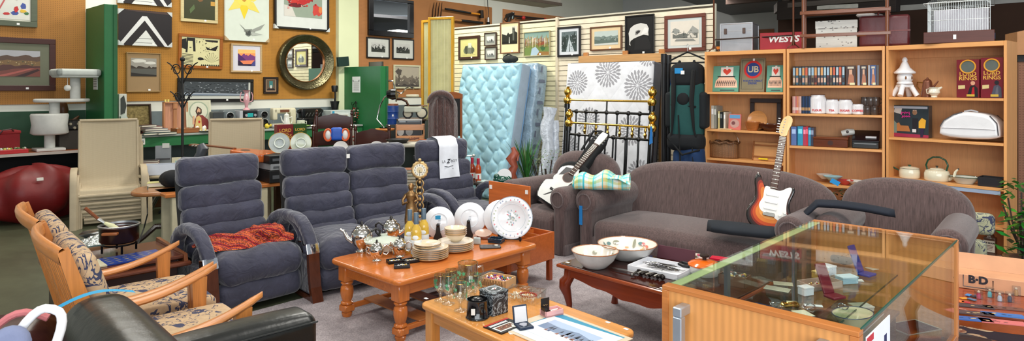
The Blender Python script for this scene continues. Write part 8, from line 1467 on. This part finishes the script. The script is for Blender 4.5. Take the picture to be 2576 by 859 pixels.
t=T('coin_case','open navy coin case with white lining and a round medal','case',g3(1306,832),0); t.location=g3(1308,836); t.rotation_euler[2]=R(24); m=MB((20,40,66)); m.rbox(0,.075,0,.075,0,.016,r=.006,n=2); m.obj('case_base',PLAS,t); m=MB((20,40,66)); m.rbox(0,.075,0,.012,0,.085,r=.005,n=2); m.box(.006,.069,-.001,0,.006,.078,col=(226,226,230)); l_=m.obj('case_lid',PLAS,t,loc=(0,.066,.012)); l_.rotation_euler[0]=R(-12); m=MB((214,214,220)); m.cyl((.037,.035,.016),(.037,.035,.019),.022,n=24); m.obj('medal',CHROME,t)
t=T('magazine','black magazine with a white framed crowd picture, in front of the marbled box','magazine',(g3(1222,808)),0); t.location=g3(1262,843); t.rotation_euler[2]=R(46); m=MB((26,26,30)); m.box(0,.16,-.0,.125,0,.006); m.obj('cover',PRINT,t); m=MB(); Q=lambda x0,x1,y0,y1,z,c: m.poly([(x0,y0,z),(x1,y0,z),(x1,y1,z),(x0,y1,z)],c); Q(.01,.13,.015,.075,.0062,(226,226,220)); Q(.02,.12,.024,.066,.0064,(120,80,60)); Q(.0,.16,.11,.125,.0062,(190,60,50)); [Q(.012+.012*k,.022+.012*k,.085,.103,.0064,(236,236,236)) for k in range(10)]; [m.ball((.03+.008*k,.045+.01*(k%2),.0066),.004,6,col=[(206,170,140),(170,50,40),(60,60,70)][k%3],sc=(1,1,.1)) for k in range(11)]; m.obj('cover_print',PRINT,t)
for k,(px,py) in enumerate(((1283,841),(1290,826))): m=MB((232,228,214)); m.box(0,.05,0,.032,0,.0015); single(m,'paper_card',PAPER,['cream paper card at the front edge beside the coin case','white folded paper card between magazine and coin case'][k],'card',(*g3(px,py+2)[:2],TB+.0066*k*1.1),18)
# watercolour print in its plastic sleeve
PW=[(.0,.0),(1,0),(1,1),(0,1)]
t=T('watercolour_print','unframed snowy forest watercolour in a clear sleeve on the pine table','picture',(0,0,0),0); c=g3(1431,795); t.location=(c[0],c[1],TB); t.rotation_euler[2]=R(-48.4); 
m=MB((206,190,166)); m.box(-.10,.40,-.37,0,0,.003); t.location=(c[0]-.10*0,c[1],TB); m.obj('backing_card',PAPER,t); m=MB(); Q(0,.0,0,0,0,(0,0,0)) if False else None
Q=lambda x0,x1,y0,y1,z,c_: m.poly([(x0,y0,z),(x1,y0,z),(x1,y1,z),(x0,y1,z)],c_)
Q(-.05,.37,-.35,-.02,.0034,(30,140,176)); m.poly([(-.05,-.35,.0037),(.37,-.35,.0037),(.37,-.03,.0037),(-.04,-.07,.0037)],(226,232,232)); Q(.0,.31,-.30,-.10,.0040,(170,190,220)); Q(.0,.31,-.30,-.22,.0043,(226,230,240)); m.poly([(.0,-.22,.0045),(.31,-.22,.0045),(.31,-.17,.0045),(.2,-.14,.0045),(.1,-.16,.0045),(.0,-.15,.0045)],(120,140,170))
for k in range(11): x=rr.uniform(.01,.3); h_=rr.uniform(.0,.035); m.poly([(x-.009,-.2,.0048),(x+.009,-.2,.0048),(x,-.2+h_+.02,.0048)],(44,54,76)); m.poly([(x-.012,-.23,.005),(x+.006,-.23,.005),(x-.002,-.205,.005)],(150,100,84) if k<8 else (60,74,110))
m.obj('printed_landscape',PRINT,t)
t.location=(c[0],c[1],TB)
for k,(px,py) in enumerate(((1529,812),(1575,829),(1072,752))): m=MB((238,238,234)); m.box(-.012,.012,-.008,.008,0,.0012); single(m,'price_tag',PAPER,['larger white price sticker on the right of the pine table','small white price sticker at the right corner of the pine table','white price sticker at the left corner of the pine table'][k],'sticker',g3(px,py),-48)
# ================================================================ on the mahogany table
def decobowl(label,px,py,r,h,seed):
    t=T('ceramic_bowl',label,'bowl',g3(px,py),0,'leaf patterned bowls'); m=MB((206,206,204)); m.lathe([(.001,0),(r*.45,0),(r*.5,.004),(r*.8,h*.45),(r*.98,h*.95),(r,h)],48); m.obj('outer_shell',M('ceramic',rough=.3,amt=.12,scale=14),t); m=MB((234,228,216)); prof=[(r*.985,h),(r*.955,h*.93),(r*.76,h*.45),(r*.45,.012),(.001,.01)]; m.lathe(prof,48); inn=m.obj('glazed_inside',CERAM,t); m=MB((170,110,70)); m.tube([(r*.99*math.cos(a),r*.99*math.sin(a),h) for a in [i*PI/32 for i in range(64)]],.003,6,closed=True); m.obj('brown_rim',CERAM,t)
    m=MB(); rr=random.Random(seed)
    def pt(rho,a): 
        P=prof[::-1]; rho=rho*r
        for (r0,z0),(r1,z1) in zip(P,P[1:]):
            if r0<=rho<=r1: q=(rho-r0)/(r1-r0); z=z0+(z1-z0)*q; return Vector(((rho-.005)*math.cos(a),(rho-.005)*math.sin(a),z+.005))
        return Vector((rho*math.cos(a),rho*math.sin(a),h))
    for k in range(34):
        rho=rr.choice([.2,.35,.55,.68,.8,.84]); a=rr.uniform(0,6.28); c=rr.choice([(222,130,110),(230,170,120),(150,150,130),(110,140,140),(200,100,100),(226,180,160)]); L=rr.uniform(.07,.13); b=rr.choice([0,1]); P=[]
        for i in range(10): q=2*PI*i/10; dr=L*(math.cos(q) if b else .4*math.sin(q)); da=L*(.4*math.sin(q) if b else math.cos(q))/max(.3,rho); P.append(pt(max(.02,min(.955,rho+dr)),a+da))
        cc=sum(P,Vector())/10; m.add(P+[cc],[(i,(i+1)%10,10) for i in range(10)],False,c)
    m.obj('painted_leaves',CERAM,inn); return t
decobowl('smaller cream bowl with pink leaf pattern at the left of the mahogany table',1497,672,.150,.105,3); decobowl('larger cream bowl with orange and grey leaf pattern on the mahogany table',1578,650,.198,.10,8)
t=T('white_tray','shallow white box lid full of silver chains on the mahogany table','tray',g3(1575,680),-45.5); c=G(1578,681,TB); t.location=(c[0],c[1],TB); t.rotation_euler[2]=R(-40); w,d_,h=.34,.26,.035
m=MB((230,230,234)); [m.box(*q,.001) for q in ((0,w,0,.004,0,h),(0,w,d_-.004,d_,0,h),(0,.004,0,d_,0,h),(w-.004,w,0,d_,0,h),(0,w,0,d_,0,.005))]; m.obj('tray_body',PAPER,t); m=MB((170,170,172)); rr=random.Random(2); [m.tube([(rr.uniform(.04,.28)+.03*math.cos(j),rr.uniform(.1,.2)+.02*math.sin(j),.009+.002*i) for j in range(7)],.0015,4,col=rr.choice([(150,150,156),(190,186,176),(120,116,110)])) for i in range(12)]; m.obj('silver_chains',CHROME,t)
t=T('maroon_panel','upright maroon panel of an open flat box behind the white tray','box',g3(1655,640),-38); m=MB((84,40,52)); m.box(0,.26,0,.01,0,.085,.002); o=m.obj('open_lid',PAPER,t); o.rotation_euler[0]=R(-18); m=MB((206,190,180)); m.box(.0,.30,.03,.16,0,.03,.002); m.obj('patterned_tray',PRINT,t); m=MB(); [m.ball((.03+.24*rr.random(),.04+.10*rr.random(),.034),.010,7,col=rr.choice([(190,60,90),(230,226,214),(150,150,150),(110,90,60)])) for _ in range(26)]; m.obj('trinkets',GLOSS,t)['kind']='stuff'; t.location=g3(1652,648)
t=T('casserole_pot','small orange lidded enamel pot with black knob and handle','pot',g3(1772,690),-20); m=MB((232,230,226)); m.lathe([(.001,0),(.085,0),(.095,.02),(.095,.055)],36); m.obj('pot_body',CERAM,t); m=MB((226,104,24)); m.lathe([(.099,.055),(.099,.062),(.08,.075),(.03,.086),(.001,.088)],36); ld=m.obj('orange_lid',CERAM,t); m=MB((40,26,22)); m.lathe([(.012,.086),(.012,.10),(.028,.108),(.028,.118),(.001,.122)],18); m.obj('knob',PLAS,ld); m=MB((18,18,22)); m.tube([(-.09,.02,.045),(-.135,.03,.05),(-.15,-.01,.05),(-.12,-.05,.05),(-.085,-.035,.045)],.010,8); m.obj('handle',PLAS,t)
m=MB((206,30,60)); m.box(0,.14,0,.07,0,.016,.002); single(m,'red_packet',GLOSS,'flat bright red packet behind the orange lidded pot','packet',(*G(1785,655,TB),TB),-30)
t=T('dagger','ornamental silver dagger with knotted dark hilt lying on the mahogany table','dagger',(*G(1534,678,TB),TB+.012),0); a=Vector(G(1536,678,TB)); b=Vector(G(1672,706,TB)); d=b-a; t.rotation_euler[2]=math.atan2(d.y,d.x); L=d.length; m=MB(SILV); m.prism([(0,0),(.06,-.012),(L*.50,-.016),(L*.50,.016),(.06,.010)],-.002,.003,'z'); m.obj('blade',CHROME,t); m=MB((120,116,112)); m.tube([(L*.51,-.055,.0),(L*.52,0,.008),(L*.51,.055,.0)],.007,8); m.ball((L*.51,-.057,0),.010,8); m.ball((L*.51,.057,0),.010,8); m.obj('crossguard',STEEL,t); m=MB((50,46,44)); m.tube([(L*.53+L*.44*k/24,.018*math.sin(k*.8),.006+.008*math.cos(k*.8)) for k in range(25)],.009,8); m.tube([(L*.53+L*.44*k/24,-.018*math.sin(k*.8),.006-.006*math.cos(k*.8)) for k in range(25)],.007,8,col=(130,126,120)); m.ball((L*.98,0,.004),.016,10); m.obj('hilt',STEEL,t)
for k,(px,py) in enumerate(((1666,726),(1428,661))): m=MB((236,236,232)); m.box(-.014,.014,-.009,.009,0,.0012); single(m,'price_tag',PAPER,['white price sticker near the right end of the mahogany table','small white price sticker at the left corner of the mahogany table'][k],'sticker',g3(px,py),-45)
# ================================================================ glass display case
DC=T('display_case','glass-topped wooden display case with silver handles, full of jewellery','display case',(.860,1.569,0),46.2)
LX,LY,HT,ZB=1.281,.537,.95,.57; SW=M('stripewood',ws=15); VN=(214,148,84)
m=MB(VN); m.box(-.02,.0,.0,LY,.03,HT,.002); ft=m.obj('front_panel',None or M('stripewood',ws=15),DC); 
# grain runs upright across the panel: build it in its own x axis
bpy.data.objects.remove(ft); m=MB(VN); m.box(0,LY,-.02,0,.03,HT,.002); ft=m.obj('front_panel',SW,DC,loc=(0,LY,0)); ft.rotation_euler[2]=R(-90)
ft.location=(-.0,LY,0)
m=MB((190,118,60)); m.box(-.003,LY+.003,-.024,.012,HT-.012,HT+.002,.002); m.box(-.003,.018,-.024,.012,.03,HT-.012,.001); m.box(LY-.018,LY+.003,-.024,.012,.03,HT-.012,.001); e=m.obj('edge_moulding',TX,DC,loc=(0,LY,0)); e.rotation_euler[2]=R(-90)
m=MB(VN); m.box(0,LY,0,.02,.03,HT,.002); e=m.obj('end_panel',M('stripewood',ws=15),DC,loc=(LX,LY,0)); e.rotation_euler[2]=R(-90)
m=MB((200,130,76)); m.box(LX-.022,LX+.006,-.004,.016,ZB,HT,.002); m.box(LX-.022,LX+.006,LY-.016,LY+.004,ZB,HT,.002); m.box(LX-.022,LX+.006,0,LY,HT-.012,HT+.004,.002); m.obj('corner_post',TZ,DC)
for y0,y1 in ((0,.018),(LY-.018,LY)): m=MB(VN); m.box(0,LX,y0,y1,.03,ZB,.002); m.obj('base_panel',M('stripewood',ws=15),DC)
m=MB((190,118,66)); m.box(0,LX,-.003,.02,ZB-.02,ZB+.012,.002); m.box(0,LX,LY-.02,LY+.003,ZB-.02,ZB+.012,.002); m.obj('base_rail',TX,DC)
m=MB((70,48,36)); m.box(0.0,LX-.01,.018,LY-.018,ZB-.03,ZB-.01); m.obj('case_floor',M('wood',rough=.3),DC)
m=MB((60,40,30)); m.box(.02,LX-.02,.02,LY-.02,0,.03); m.obj('plinth',PAINT,DC)
m=MB((252,255,253)); m.box(.002,LX-.012,.0,LY,HT-.002,HT+.004); m.obj('top_glass',GLASS,DC)
m=MB((250,254,252)); m.box(.0,LX-.02,.002,.007,ZB+.01,HT-.002); m.obj('side_glass',GLASS,DC); m=MB((250,254,252)); m.box(.0,LX-.02,LY-.007,LY-.002,ZB+.01,HT-.002); m.obj('side_glass',GLASS,DC)
m=MB((24,84,70)); m.box(.0,LX-.012,-.002,.0012,HT-.0025,HT+.0045); m.obj('green_glass_edge',GLOSS,DC)
m=MB((190,206,150)); m.box(.0,LX-.012,LY-.035,LY-.001,HT-.005,HT-.0022); m.obj('pale_green_edge_reflection',PLAS,DC)  # pale green reflection along the glass edge, put in as an opaque strip
m=MB((246,254,250)); m.box(.03,LX-.03,.20,LY-.02,.775,.780); sg=m.obj('glass_shelf',GLASS,DC); m=MB((20,60,54)); m.box(.03,LX-.03,.198,.2005,.775,.780); m.obj('green_edge',GLOSS,sg)
for x in (.36,.98): m=MB((150,160,170)); m.box(x-.012,x+.012,LY-.03,LY-.018,ZB,HT-.01); m.obj('shelf_standard',STEEL,DC)
for y in (.075,.46):
    m=MB((176,186,196)); m.box(-.07,-.02,LY-y-.0-.014,LY-y+.014,.93-.0 if y<.2 else .93-.0,.945) if False else None
    yy=LY-y; m.box(-.075,-.018,yy-.014,yy+.014,.885,.913,.003); m.box(-.075,-.048,yy-.014,yy+.014,.45,.885,.003); m.box(-.075,-.018,yy-.014,yy+.014,.42,.45,.003); m.obj('silver_handle',M('metal',rough=.35,metal=.75),DC)
m=MB((232,234,244)); m.box(.03,.25,-.006,-.0035,.66,.925); m.box(.03,.09,-.0065,-.006,.905,.922,col=(190,50,60)); m.box(.19,.215,-.0065,-.006,.845,.885,col=(40,44,90)); m.text('THAT YOU',.026,.175,-.0068,.79,(60,64,100)); m.text('I',.03,.09,-.0068,.80,(60,64,100)); m.obj('paper_notice',PAPER,DC)['label']='white paper notice taped inside the side glass'
def dc(px,py,z): x,y=G(px,py,z); return (x,y,z)
zs=.781; zf=.561
def box_item(name,label,cat,px,py,z,w,d,h,c,rz=30,lidc=None,mat=PAPER,open_=False):
    t=T(name,label,cat,dc(px,py,z),rz); m=MB(c)
    if open_: [m.box(*q) for q in ((-w/2,w/2,-d/2,-d/2+.003,0,h),(-w/2,w/2,d/2-.003,d/2,0,h),(-w/2,-w/2+.003,-d/2,d/2,0,h),(w/2-.003,w/2,-d/2,d/2,0,h),(-w/2,w/2,-d/2,d/2,0,.004))]
    else: m.box(-w/2,w/2,-d/2,d/2,0,h,.002)
    m.obj('box_body',mat,t)
    if lidc: m=MB(lidc); m.box(-w/2-.001,w/2+.001,-d/2-.001,d/2+.001,h,h+.006,.001); m.obj('lid',mat,t)
    return t
t=box_item('gift_box','small white gift box on the glass shelf behind the yellow one','box',2080,690,zs,.055,.05,.03,(220,226,240),30,(232,236,244)); box_item('gift_box','small yellow gift box with white card on the glass shelf','box',2063,700,zs,.05,.04,.022,(226,176,90),25,(230,190,110)); box_item('gift_box','white ring box holding one ring at the front of the glass shelf','box',2027,742,zs,.045,.035,.025,(236,238,244),20,(240,240,244))
t=box_item('jewellery_box','open beige tray of earrings and rings on the glass shelf','tray',2062,724,zs,.16,.07,.026,(200,176,160),20,None,PAPER,True); m=MB(); rr=random.Random(31); [m.ball((rr.uniform(-.07,.07),rr.uniform(-.025,.025),.010),.005,6,col=rr.choice([(230,220,190),(206,170,90),(200,200,206),(170,60,60)])) for _ in range(36)]; m.obj('jewellery',M('metal',rough=.2,metal=.6),t)['kind']='stuff'
box_item('blue_box','pale blue gift box with gold bracelet, right of the beige tray','box',2130,712,zs,.07,.045,.022,(170,200,214),12,(190,214,224)); 
for k,(px,py,c,lb,tl) in enumerate(((2086,745,(120,20,40),'open dark red jewellery case standing on the glass shelf',-24),(2165,690,(30,60,150),'tall royal blue jewellery case standing on the glass shelf',-22))):
    t=T('jewellery_case',lb,'case',dc(px,py,zs),34 if k else 20); m=MB(c); m.rbox(-.03,.03,-.05,0,0,.010,r=.004,n=2); m.obj('case_base',PLAS,t); m=MB(c); m.rbox(-.025,.025,-.004,.004,0,.11,r=.004,n=2); o=m.obj('case_lid',PLAS,t,loc=(0,0,.008)); o.rotation_euler[0]=R(tl)
for k,(px,py,z,w,d_,rz,c,lb) in enumerate(((1970,715,zs,.07,.045,-20,(214,206,180),'striped cream card with a brooch at the left of the glass shelf'),(1955,728,zs,.09,.05,-35,(200,196,176),'larger striped pale card below the first card'),(1995,765,zs,.035,.05,-10,(226,214,170),'small cream card beside the gold bracelet'),(2020,790,zf+.15,.05,.06,10,(220,216,190),'folded pale card near the wooden panel inside the case'),(2140,705,zs,.09,.03,-14,(222,222,216),'long pale card right of the blue gift box'),(2046,770,zs,.06,.02,-16,(230,234,236),'white tag beside the silver bracelet'),(2196,676,zs,.05,.04,20,(226,224,206),'cream card at the rear of the glass shelf'))):
    m=MB(c); m.box(-w/2,w/2,-d_/2,d_/2,0,.0015); [m.box(-w/2,w/2,-d_/2+d_*j/7,-d_/2+d_*j/7+.001,.0015,.0018,col=(150,140,116)) for j in range(1,7)] if k<2 else None; single(m,'display_card',PAPER,lb,'card',dc(px,py,zs),rz)
for k,(px,py,c,lb) in enumerate(((1988,770,(206,160,80),'chunky gold bracelet near the wooden panel'),(2035,775,(206,210,214),'silver bracelet with white tag on the glass shelf'),(2120,775,(190,196,200),'silver chain near the enamel bowl'),(2105,655,(200,190,170),'pearl bracelet at the rear of the glass shelf'),(1955,770,(210,214,216),'oval silver bangle beside the gold bracelet'))):
    m=MB(c); m.tube([(.028*math.cos(a),.018*math.sin(a),.004+.003*math.sin(3*a)) for a in [i*PI/12 for i in range(24)]],.005 if k==0 else .002,8,closed=True); single(m,'bracelet',CHROME if c[2]>150 else BRASS,lb,'bracelet',dc(px,py,zs),k*30)
m=MB((24,50,110)); m.box(-.13,.13,-.035,.035,0,.012,.003); single(m,'blue_velvet_pad',CLOTH,'royal blue velvet pad close behind the wooden panel','pad',dc(1975,795,.70),-46)
t=T('dark_purse','dark brown leather purse open at the rear of the glass shelf','purse',dc(2135,660,zs),20); m=MB((46,30,24)); m.rbox(-.07,.07,-.04,.04,0,.03,r=.012,n=3); m.obj('purse_body',LEATH,t); m=MB((60,40,30)); m.rbox(.06,.16,-.03,.03,0,.026,r=.01,n=3); m.obj('flap',LEATH,t)
m=MB((214,206,170)); m.lathe([(.001,0),(.03,0),(.052,.03),(.06,.045),(.061,.046),(.05,.034),(.028,.006),(.001,.005)],36,sx=1.3,sy=.9); m.tube([(.0795*math.cos(a),.055*math.sin(a),.046) for a in [i*PI/20 for i in range(40)]],.0016,5,closed=True,col=(40,60,90)); m.ball((.01,.0,.007),.025,10,col=(190,170,80),sc=(1,.8,.1)); single(m,'enamel_basin',CERAM,'old cream enamel basin with yellow stains and dark rim inside the case','basin',dc(2145,822,.74),30)
box_item('notepad','maroon edged pale notepad behind the enamel basin','notepad',2166,780,.74,.07,.05,.012,(190,176,160),8,(206,196,184)); m=MB((120,84,56)); m.box(-.16,.16,-.10,.14,0,.010,.002); 
t=T('inner_riser','small wooden riser shelf inside the case under the basin','shelf',dc(2158,800,.725),46); m=MB((110,78,54)); m.box(-.12,.14,-.10,.10,0,.013,.002); m.obj('board',TX,t); m=MB((90,60,40)); m.box(-.11,-.09,-.09,.09,-.165,0); m.box(.11,.13,-.09,.09,-.165,0); m.obj('support',TX,t)
t=T('gold_tin','open rectangular gold tin lined with foil low inside the display case','tin',dc(2300,832,.60),20); t.location=(1.548,2.461,zf); w,d_,h=.17,.11,.06; m=MB((206,160,70)); [m.box(*q) for q in ((-w/2,w/2,-d_/2,-d_/2+.002,0,h),(-w/2,w/2,d_/2-.002,d_/2,0,h),(-w/2,-w/2+.002,-d_/2,d_/2,0,h),(w/2-.002,w/2,-d_/2,d_/2,0,h),(-w/2,w/2,-d_/2,d_/2,0,.003))]; m.obj('tin_body',BRASS,t); m=MB((226,226,214)); m.tube([(-w/2,-d_/2,h),(w/2,-d_/2,h),(w/2,d_/2,h),(-w/2,d_/2,h)],.0025,6,closed=True); m.obj('rolled_rim',STEEL,t)
t=T('button_box','small open box full of badges and mixed trinkets at the left of the display case','box',dc(1848,712,.70),-40); w,d_,h=.12,.08,.045; t.location=(*G(1848,716,.66),.66); m=MB((120,84,70)); [m.box(*q) for q in ((-w/2,w/2,-d_/2,-d_/2+.003,0,h),(-w/2,w/2,d_/2-.003,d_/2,0,h),(-w/2,-w/2+.003,-d_/2,d_/2,0,h),(w/2-.003,w/2,-d_/2,d_/2,0,h),(-w/2,w/2,-d_/2,d_/2,0,.003))]; m.obj('carton',PAPER,t); m=MB(); [m.ball((rr.uniform(-w/2+.01,w/2-.01),rr.uniform(-d_/2+.01,d_/2-.01),.03+.015*rr.random()),.009,6,col=rr.choice([(196,70,60),(60,90,110),(220,190,90),(226,222,214),(40,44,44),(120,90,70)])) for _ in range(70)]; m.obj('trinkets',GLOSS,t)['kind']='stuff'
# black coffee table beyond, floor rug and things at the right
t=T('black_side_table','low dark table standing behind the left glass side of the display case','table',(*G(1840,735,.40),0),-46); t.location=(1.50,3.05,.012); m=MB((50,40,40)); m.slab(rrect(.60,.40,.03),.36,.385,.008,3,'z'); m.obj('tabletop',M('wood',rough=.12),t); 
for x in (.05,.55):
    for y in (.05,.35): m=MB((30,24,24)); m.box(x-.02,x+.02,y-.02,y+.02,0,.36); m.obj('leg',PLAS,t)
m=MB((170,120,96)); m.box(-.75,.75,-.5,.5,0,.015); single(m,'patterned_rug',M('tapestry'),'brown and navy patterned rug on the floor behind the display case','rug',(2.62,4.18,.014),-40)
t=T('oval_table','reddish wooden oval table with small toys and puzzle boards at the right edge','table',(2.60,3.42,.012),-12); a_,b_=.52,.42
ov=lambda s=1:[(a_*s*math.cos(q),b_*s*math.sin(q)) for q in [2*PI*i/48 for i in range(48)]]
m=MB((140,62,36)); m.slab(ov(),.415,.44,.010,3,'z'); m.obj('tabletop',M('wood',rough=.15,amt=.15),t); m=MB((170,84,40)); m.slab(ov(.93),.345,.415,.004,2,'z'); m.obj('apron',TX,t)
for sx in (-1,1):
    for sy in (-1,1): m=MB((130,60,34)); m.tube([(sx*.30,sy*.24,.38),(sx*.34,sy*.27,.26),(sx*.32,sy*.26,.12),(sx*.36,sy*.29,.01)],[.03,.034,.022,.024],10); m.obj('leg',TZ,t)
zt_=.4535
t=T('flat_carton','long flattened brown carton with black lettering behind the puzzle boards','box',(*G(2412,724,zt_),zt_),0); a=Vector(G(2412,726,zt_)); b=Vector(G(2600,752,zt_)); d=b-a; t.rotation_euler[2]=math.atan2(d.y,d.x); L=.60; m=MB((206,150,112)); m.box(-.02,L,0,.16,0,.075,.002); m.obj('carton_body',PAINT,t); m=MB((200,146,108)); m.prism([(0.16,.075),(.165,.075),(.21,.15),(.205,.152)],-.02,L,'x'); m.obj('rear_flap',PAINT,t); m=MB((30,26,34)); m.text('B·D',.055,.085,-.0015,.052,(30,26,34),bold=.003); m.tube([(.02,-.001,.074),(.02,-.001,.012),(.15,-.001,.012),(.15,-.001,.06)],.0025,4); m.box(.33,.40,-.001,0,.026,.034,col=(90,70,60)); m.obj('lettering',PRINT,t)
for k,(x0,y0,w,d_,c,lb) in enumerate(((2414,772,.15,.05,(60,50,56),'dark flat puzzle board at the rear left'),(2414,790,.15,.05,(70,56,60),'second dark flat puzzle board at the left'),(2413,806,.14,.055,(40,90,160),'blue flat puzzle board at the front left'),(2478,776,.17,.045,(110,70,60),'brown flat puzzle board at the rear right'),(2476,794,.17,.05,(50,110,180),'bright blue flat puzzle board at the right'),(2470,812,.18,.055,(206,110,110),'salmon pink flat puzzle board at the front right'))):
    t=T('puzzle_board',lb,'puzzle board',(*G(x0,y0,zt_),zt_),-18,'puzzle boards on the oval table'); m=MB(c); m.box(0,w,0,d_,0,.004); m.obj('board',PRINT,t); m=MB(); [m.ball((.015+rr.random()*(w-.03),d_*(.3+.4*rr.random()),.0045),.006,6,col=tuple(int(q*.6) for q in c) if rr.random()<.6 else (190,160,110),sc=(1.6,.7,.15)) for _ in range(6)]; m.obj('printed_shapes',PRINT,t)
for k,(px,py,c,lb) in enumerate(((2490,748,(110,190,190),'teal figurine in clear packaging'),(2515,758,(206,206,214),'white and blue figurine in clear packaging'),(2540,760,(60,60,80),'dark blue figurine in clear packaging'),(2556,744,(196,140,80),'orange-brown figurine in clear packaging'),(2462,752,(196,60,90),'pink boxed toy'))):
    t=T('small_toy',lb+' on the oval table','toy',(*G(px,py,zt_),zt_),-20,'small packaged toys'); m=MB((230,236,240)); m.box(-.016,.016,-.012,.012,0,.05 if k<4 else .04); m.obj('clear_pack',GLASS,t); m=MB(c); m.lathe([(.001,0),(.009,0),(.010,.018),(.006,.028),(.001,.03)],10); m.ball((0,0,.035),.007,8,col=(220,190,160)); m.obj('figure',PLAS,t)
for k,(px,py,c) in enumerate(((2425,752,(226,150,50)),(2436,745,(70,130,190)),(2418,760,(230,120,60)),(2445,756,(90,120,150)),(2430,762,(190,50,60)),(2452,748,(60,60,70)))): m=MB(c); m.box(-.018,.018,-.011,.011,0,.003); single(m,'game_card',PRINT,['orange','sky blue','light orange','slate blue','red','black'][k]+' small game card scattered at the left of the oval table','card',(*G(px,py,zt_),zt_+.0031*(k%2)),k*37,'scattered game cards')
m=MB((22,22,26)); m.rbox(-.3,.3,-.18,.18,0,.12,r=.04,n=3); single(m,'black_floor_bag',M('cloth'),'black soft bag on the floor beneath the oval table','bag',(2.35,3.05,.013),-20,sharp=80)
# ================================================================ brown side tables with the pan, left of the recliner
BR=(92,48,32)
t=T('side_table','brown wooden side table with ledge, carrying a blue board and copper pan','side table',(-2.64,4.22,0),46)
m=MB(BR); m.box(-.34,.34,-.28,.28,.40,.425,.006); m.obj('tabletop',TX,t); m=MB((104,56,38)); m.box(-.38,.38,-.32,-.24,.355,.385,.01); m.obj('front_ledge',TX,t)
m=MB((50,24,20)); m.box(-.31,.31,-.25,.26,.03,.40,.004); m.obj('cabinet_body',M('wood',rough=.4),t)
for x in (-.35,.35): m=MB((130,78,50)); m.prism([(-.30,.36),(-.28,.43),(.28,.45),(.30,.40)],x-.012,x+.012,'x'); m.obj('side_rail',TY,t)
t=T('side_table','lower glass-topped side table behind the brown one, under crumpled foil','side table',(-3.0,4.62,0),46)
m=MB((130,160,156)); m.box(-.19,.19,-.16,.16,.43,.44); m.obj('glass_top',GLOSS,t); m=MB((150,110,80)); m.box(-.2,.2,-.17,.17,.40,.43,.004); [m.box(x-.02,x+.02,y-.02,y+.02,0,.40) for x in (-.17,.17) for y in (-.14,.14)]; m.obj('frame',TX,t)
m=MB((200,206,204)); m.surf(lambda u,v:(-.14+.28*u,-.1+.2*v,.05*math.sin(PI*u)*math.sin(PI*v)+.012*math.sin(u*37+v*11)*math.sin(v*29)),24,18); single(m,'crumpled_foil',M('foil',rough=.12,metal=.8),'crumpled silver foil wrapping beside the copper pan','foil',(-2.95,4.56,.442),40,sharp=80)
m=MB((18,22,22)); m.lathe([(.001,0),(.07,0),(.12,.03),(.10,.045),(.001,.05)],24); single(m,'black_dish',GLOSS,'black glossy dish behind the crumpled foil','dish',(-3.06,4.70,.442),0)
x,y=G(300,632,.44); t=T('copper_pan','round dark copper pan with wooden side handle, standing on a small trivet','pan',(x,y,.505),10)
m=MB((58,36,32)); m.lathe([(.001,0),(.105,0),(.118,.012),(.118,.10),(.122,.11),(.115,.112),(.108,.10),(.105,.03),(.001,.02)],40); m.obj('pan_body',M('metal',rough=.25,metal=.7),t,sharp=60); m=MB((150,152,154)); m.lathe([(.123,.105),(.126,.115),(.115,.118),(.106,.09)],40); m.obj('steel_rim',STEEL,t); m=MB((150,88,50)); m.rbox(-.05,.045,-.15,-.115,.070,.088,r=.006,n=2); m.obj('side_handle',TX,t)
m=MB((20,20,22)); m.tube([(.10*math.cos(a),.10*math.sin(a),.055) for a in [i*PI/12 for i in range(24)]],.006,6,closed=True); [m.cyl((.1*math.cos(a),.1*math.sin(a),0),(.1*math.cos(a),.1*math.sin(a),.055),.007) for a in (R(40),R(130),R(220),R(310))]; single(m,'trivet',STEEL,'black metal trivet under the copper pan','trivet',(x,y,.437),0)
t=T('skimmer','ladle with brown wooden handle resting in the copper pan','ladle',(x-.08,y,.60),0); m=MB((120,66,36)); m.tube([(-.15,0,.13),(-.06,0,.055)],[.012,.010],8); m.obj('handle',TX,t); m=MB((190,190,186)); m.tube([(-.06,0,.055),(-.02,0,.03)],[.013,.008],8); m.obj('ferrule',STEEL,t); m=MB((206,204,160)); m.tube([(-.02,0,.03),(.03,0,.01),(.07,.0,-.02)],[.01,.018,.02],8,flat=.5); m.obj('scoop',PLAS,t)
t=T('game_board','royal blue patterned board with a cream panel on the brown side table','board',(-2.56,4.12,.427),46); m=MB((30,60,140)); m.box(-.08,.26,-.11,.10,0,.008); m.obj('blue_board',PRINT,t); m=MB((206,200,170)); m.box(-.20,-.08,-.11,.10,0,.008); m.obj('cream_panel',PRINT,t); m=MB((130,120,100)); [m.ball((-.05+.05*i,-.08+.05*j,.0085),.016,8,sc=(1,.5,.08)) for i in range(6) for j in range(4)]; m.obj('oval_pattern',PRINT,t)
v=WB.xy(901,-.12); m=MB((26,50,44)); m.box(-.12,.1,-.03,.03,0,.17,.004); o=single(m,'green_ledger',PRINT,'dark green book tilted on top of the lower green partition','book',(-3.02,11.42,1.93),RB); o.rotation_euler[1]=R(-6)
v=W(946,164,11.2); m=MB((50,48,40)); m.box(-.2,.2,-.015,.015,0,.10,.003); m.box(-.17,.17,-.017,-.015,.02,.10,col=(90,84,66)); single(m,'propped_picture',PRINT,'small dark picture edge behind the lower green partition','picture',(v.x,v.y-.0,1.90),RA)
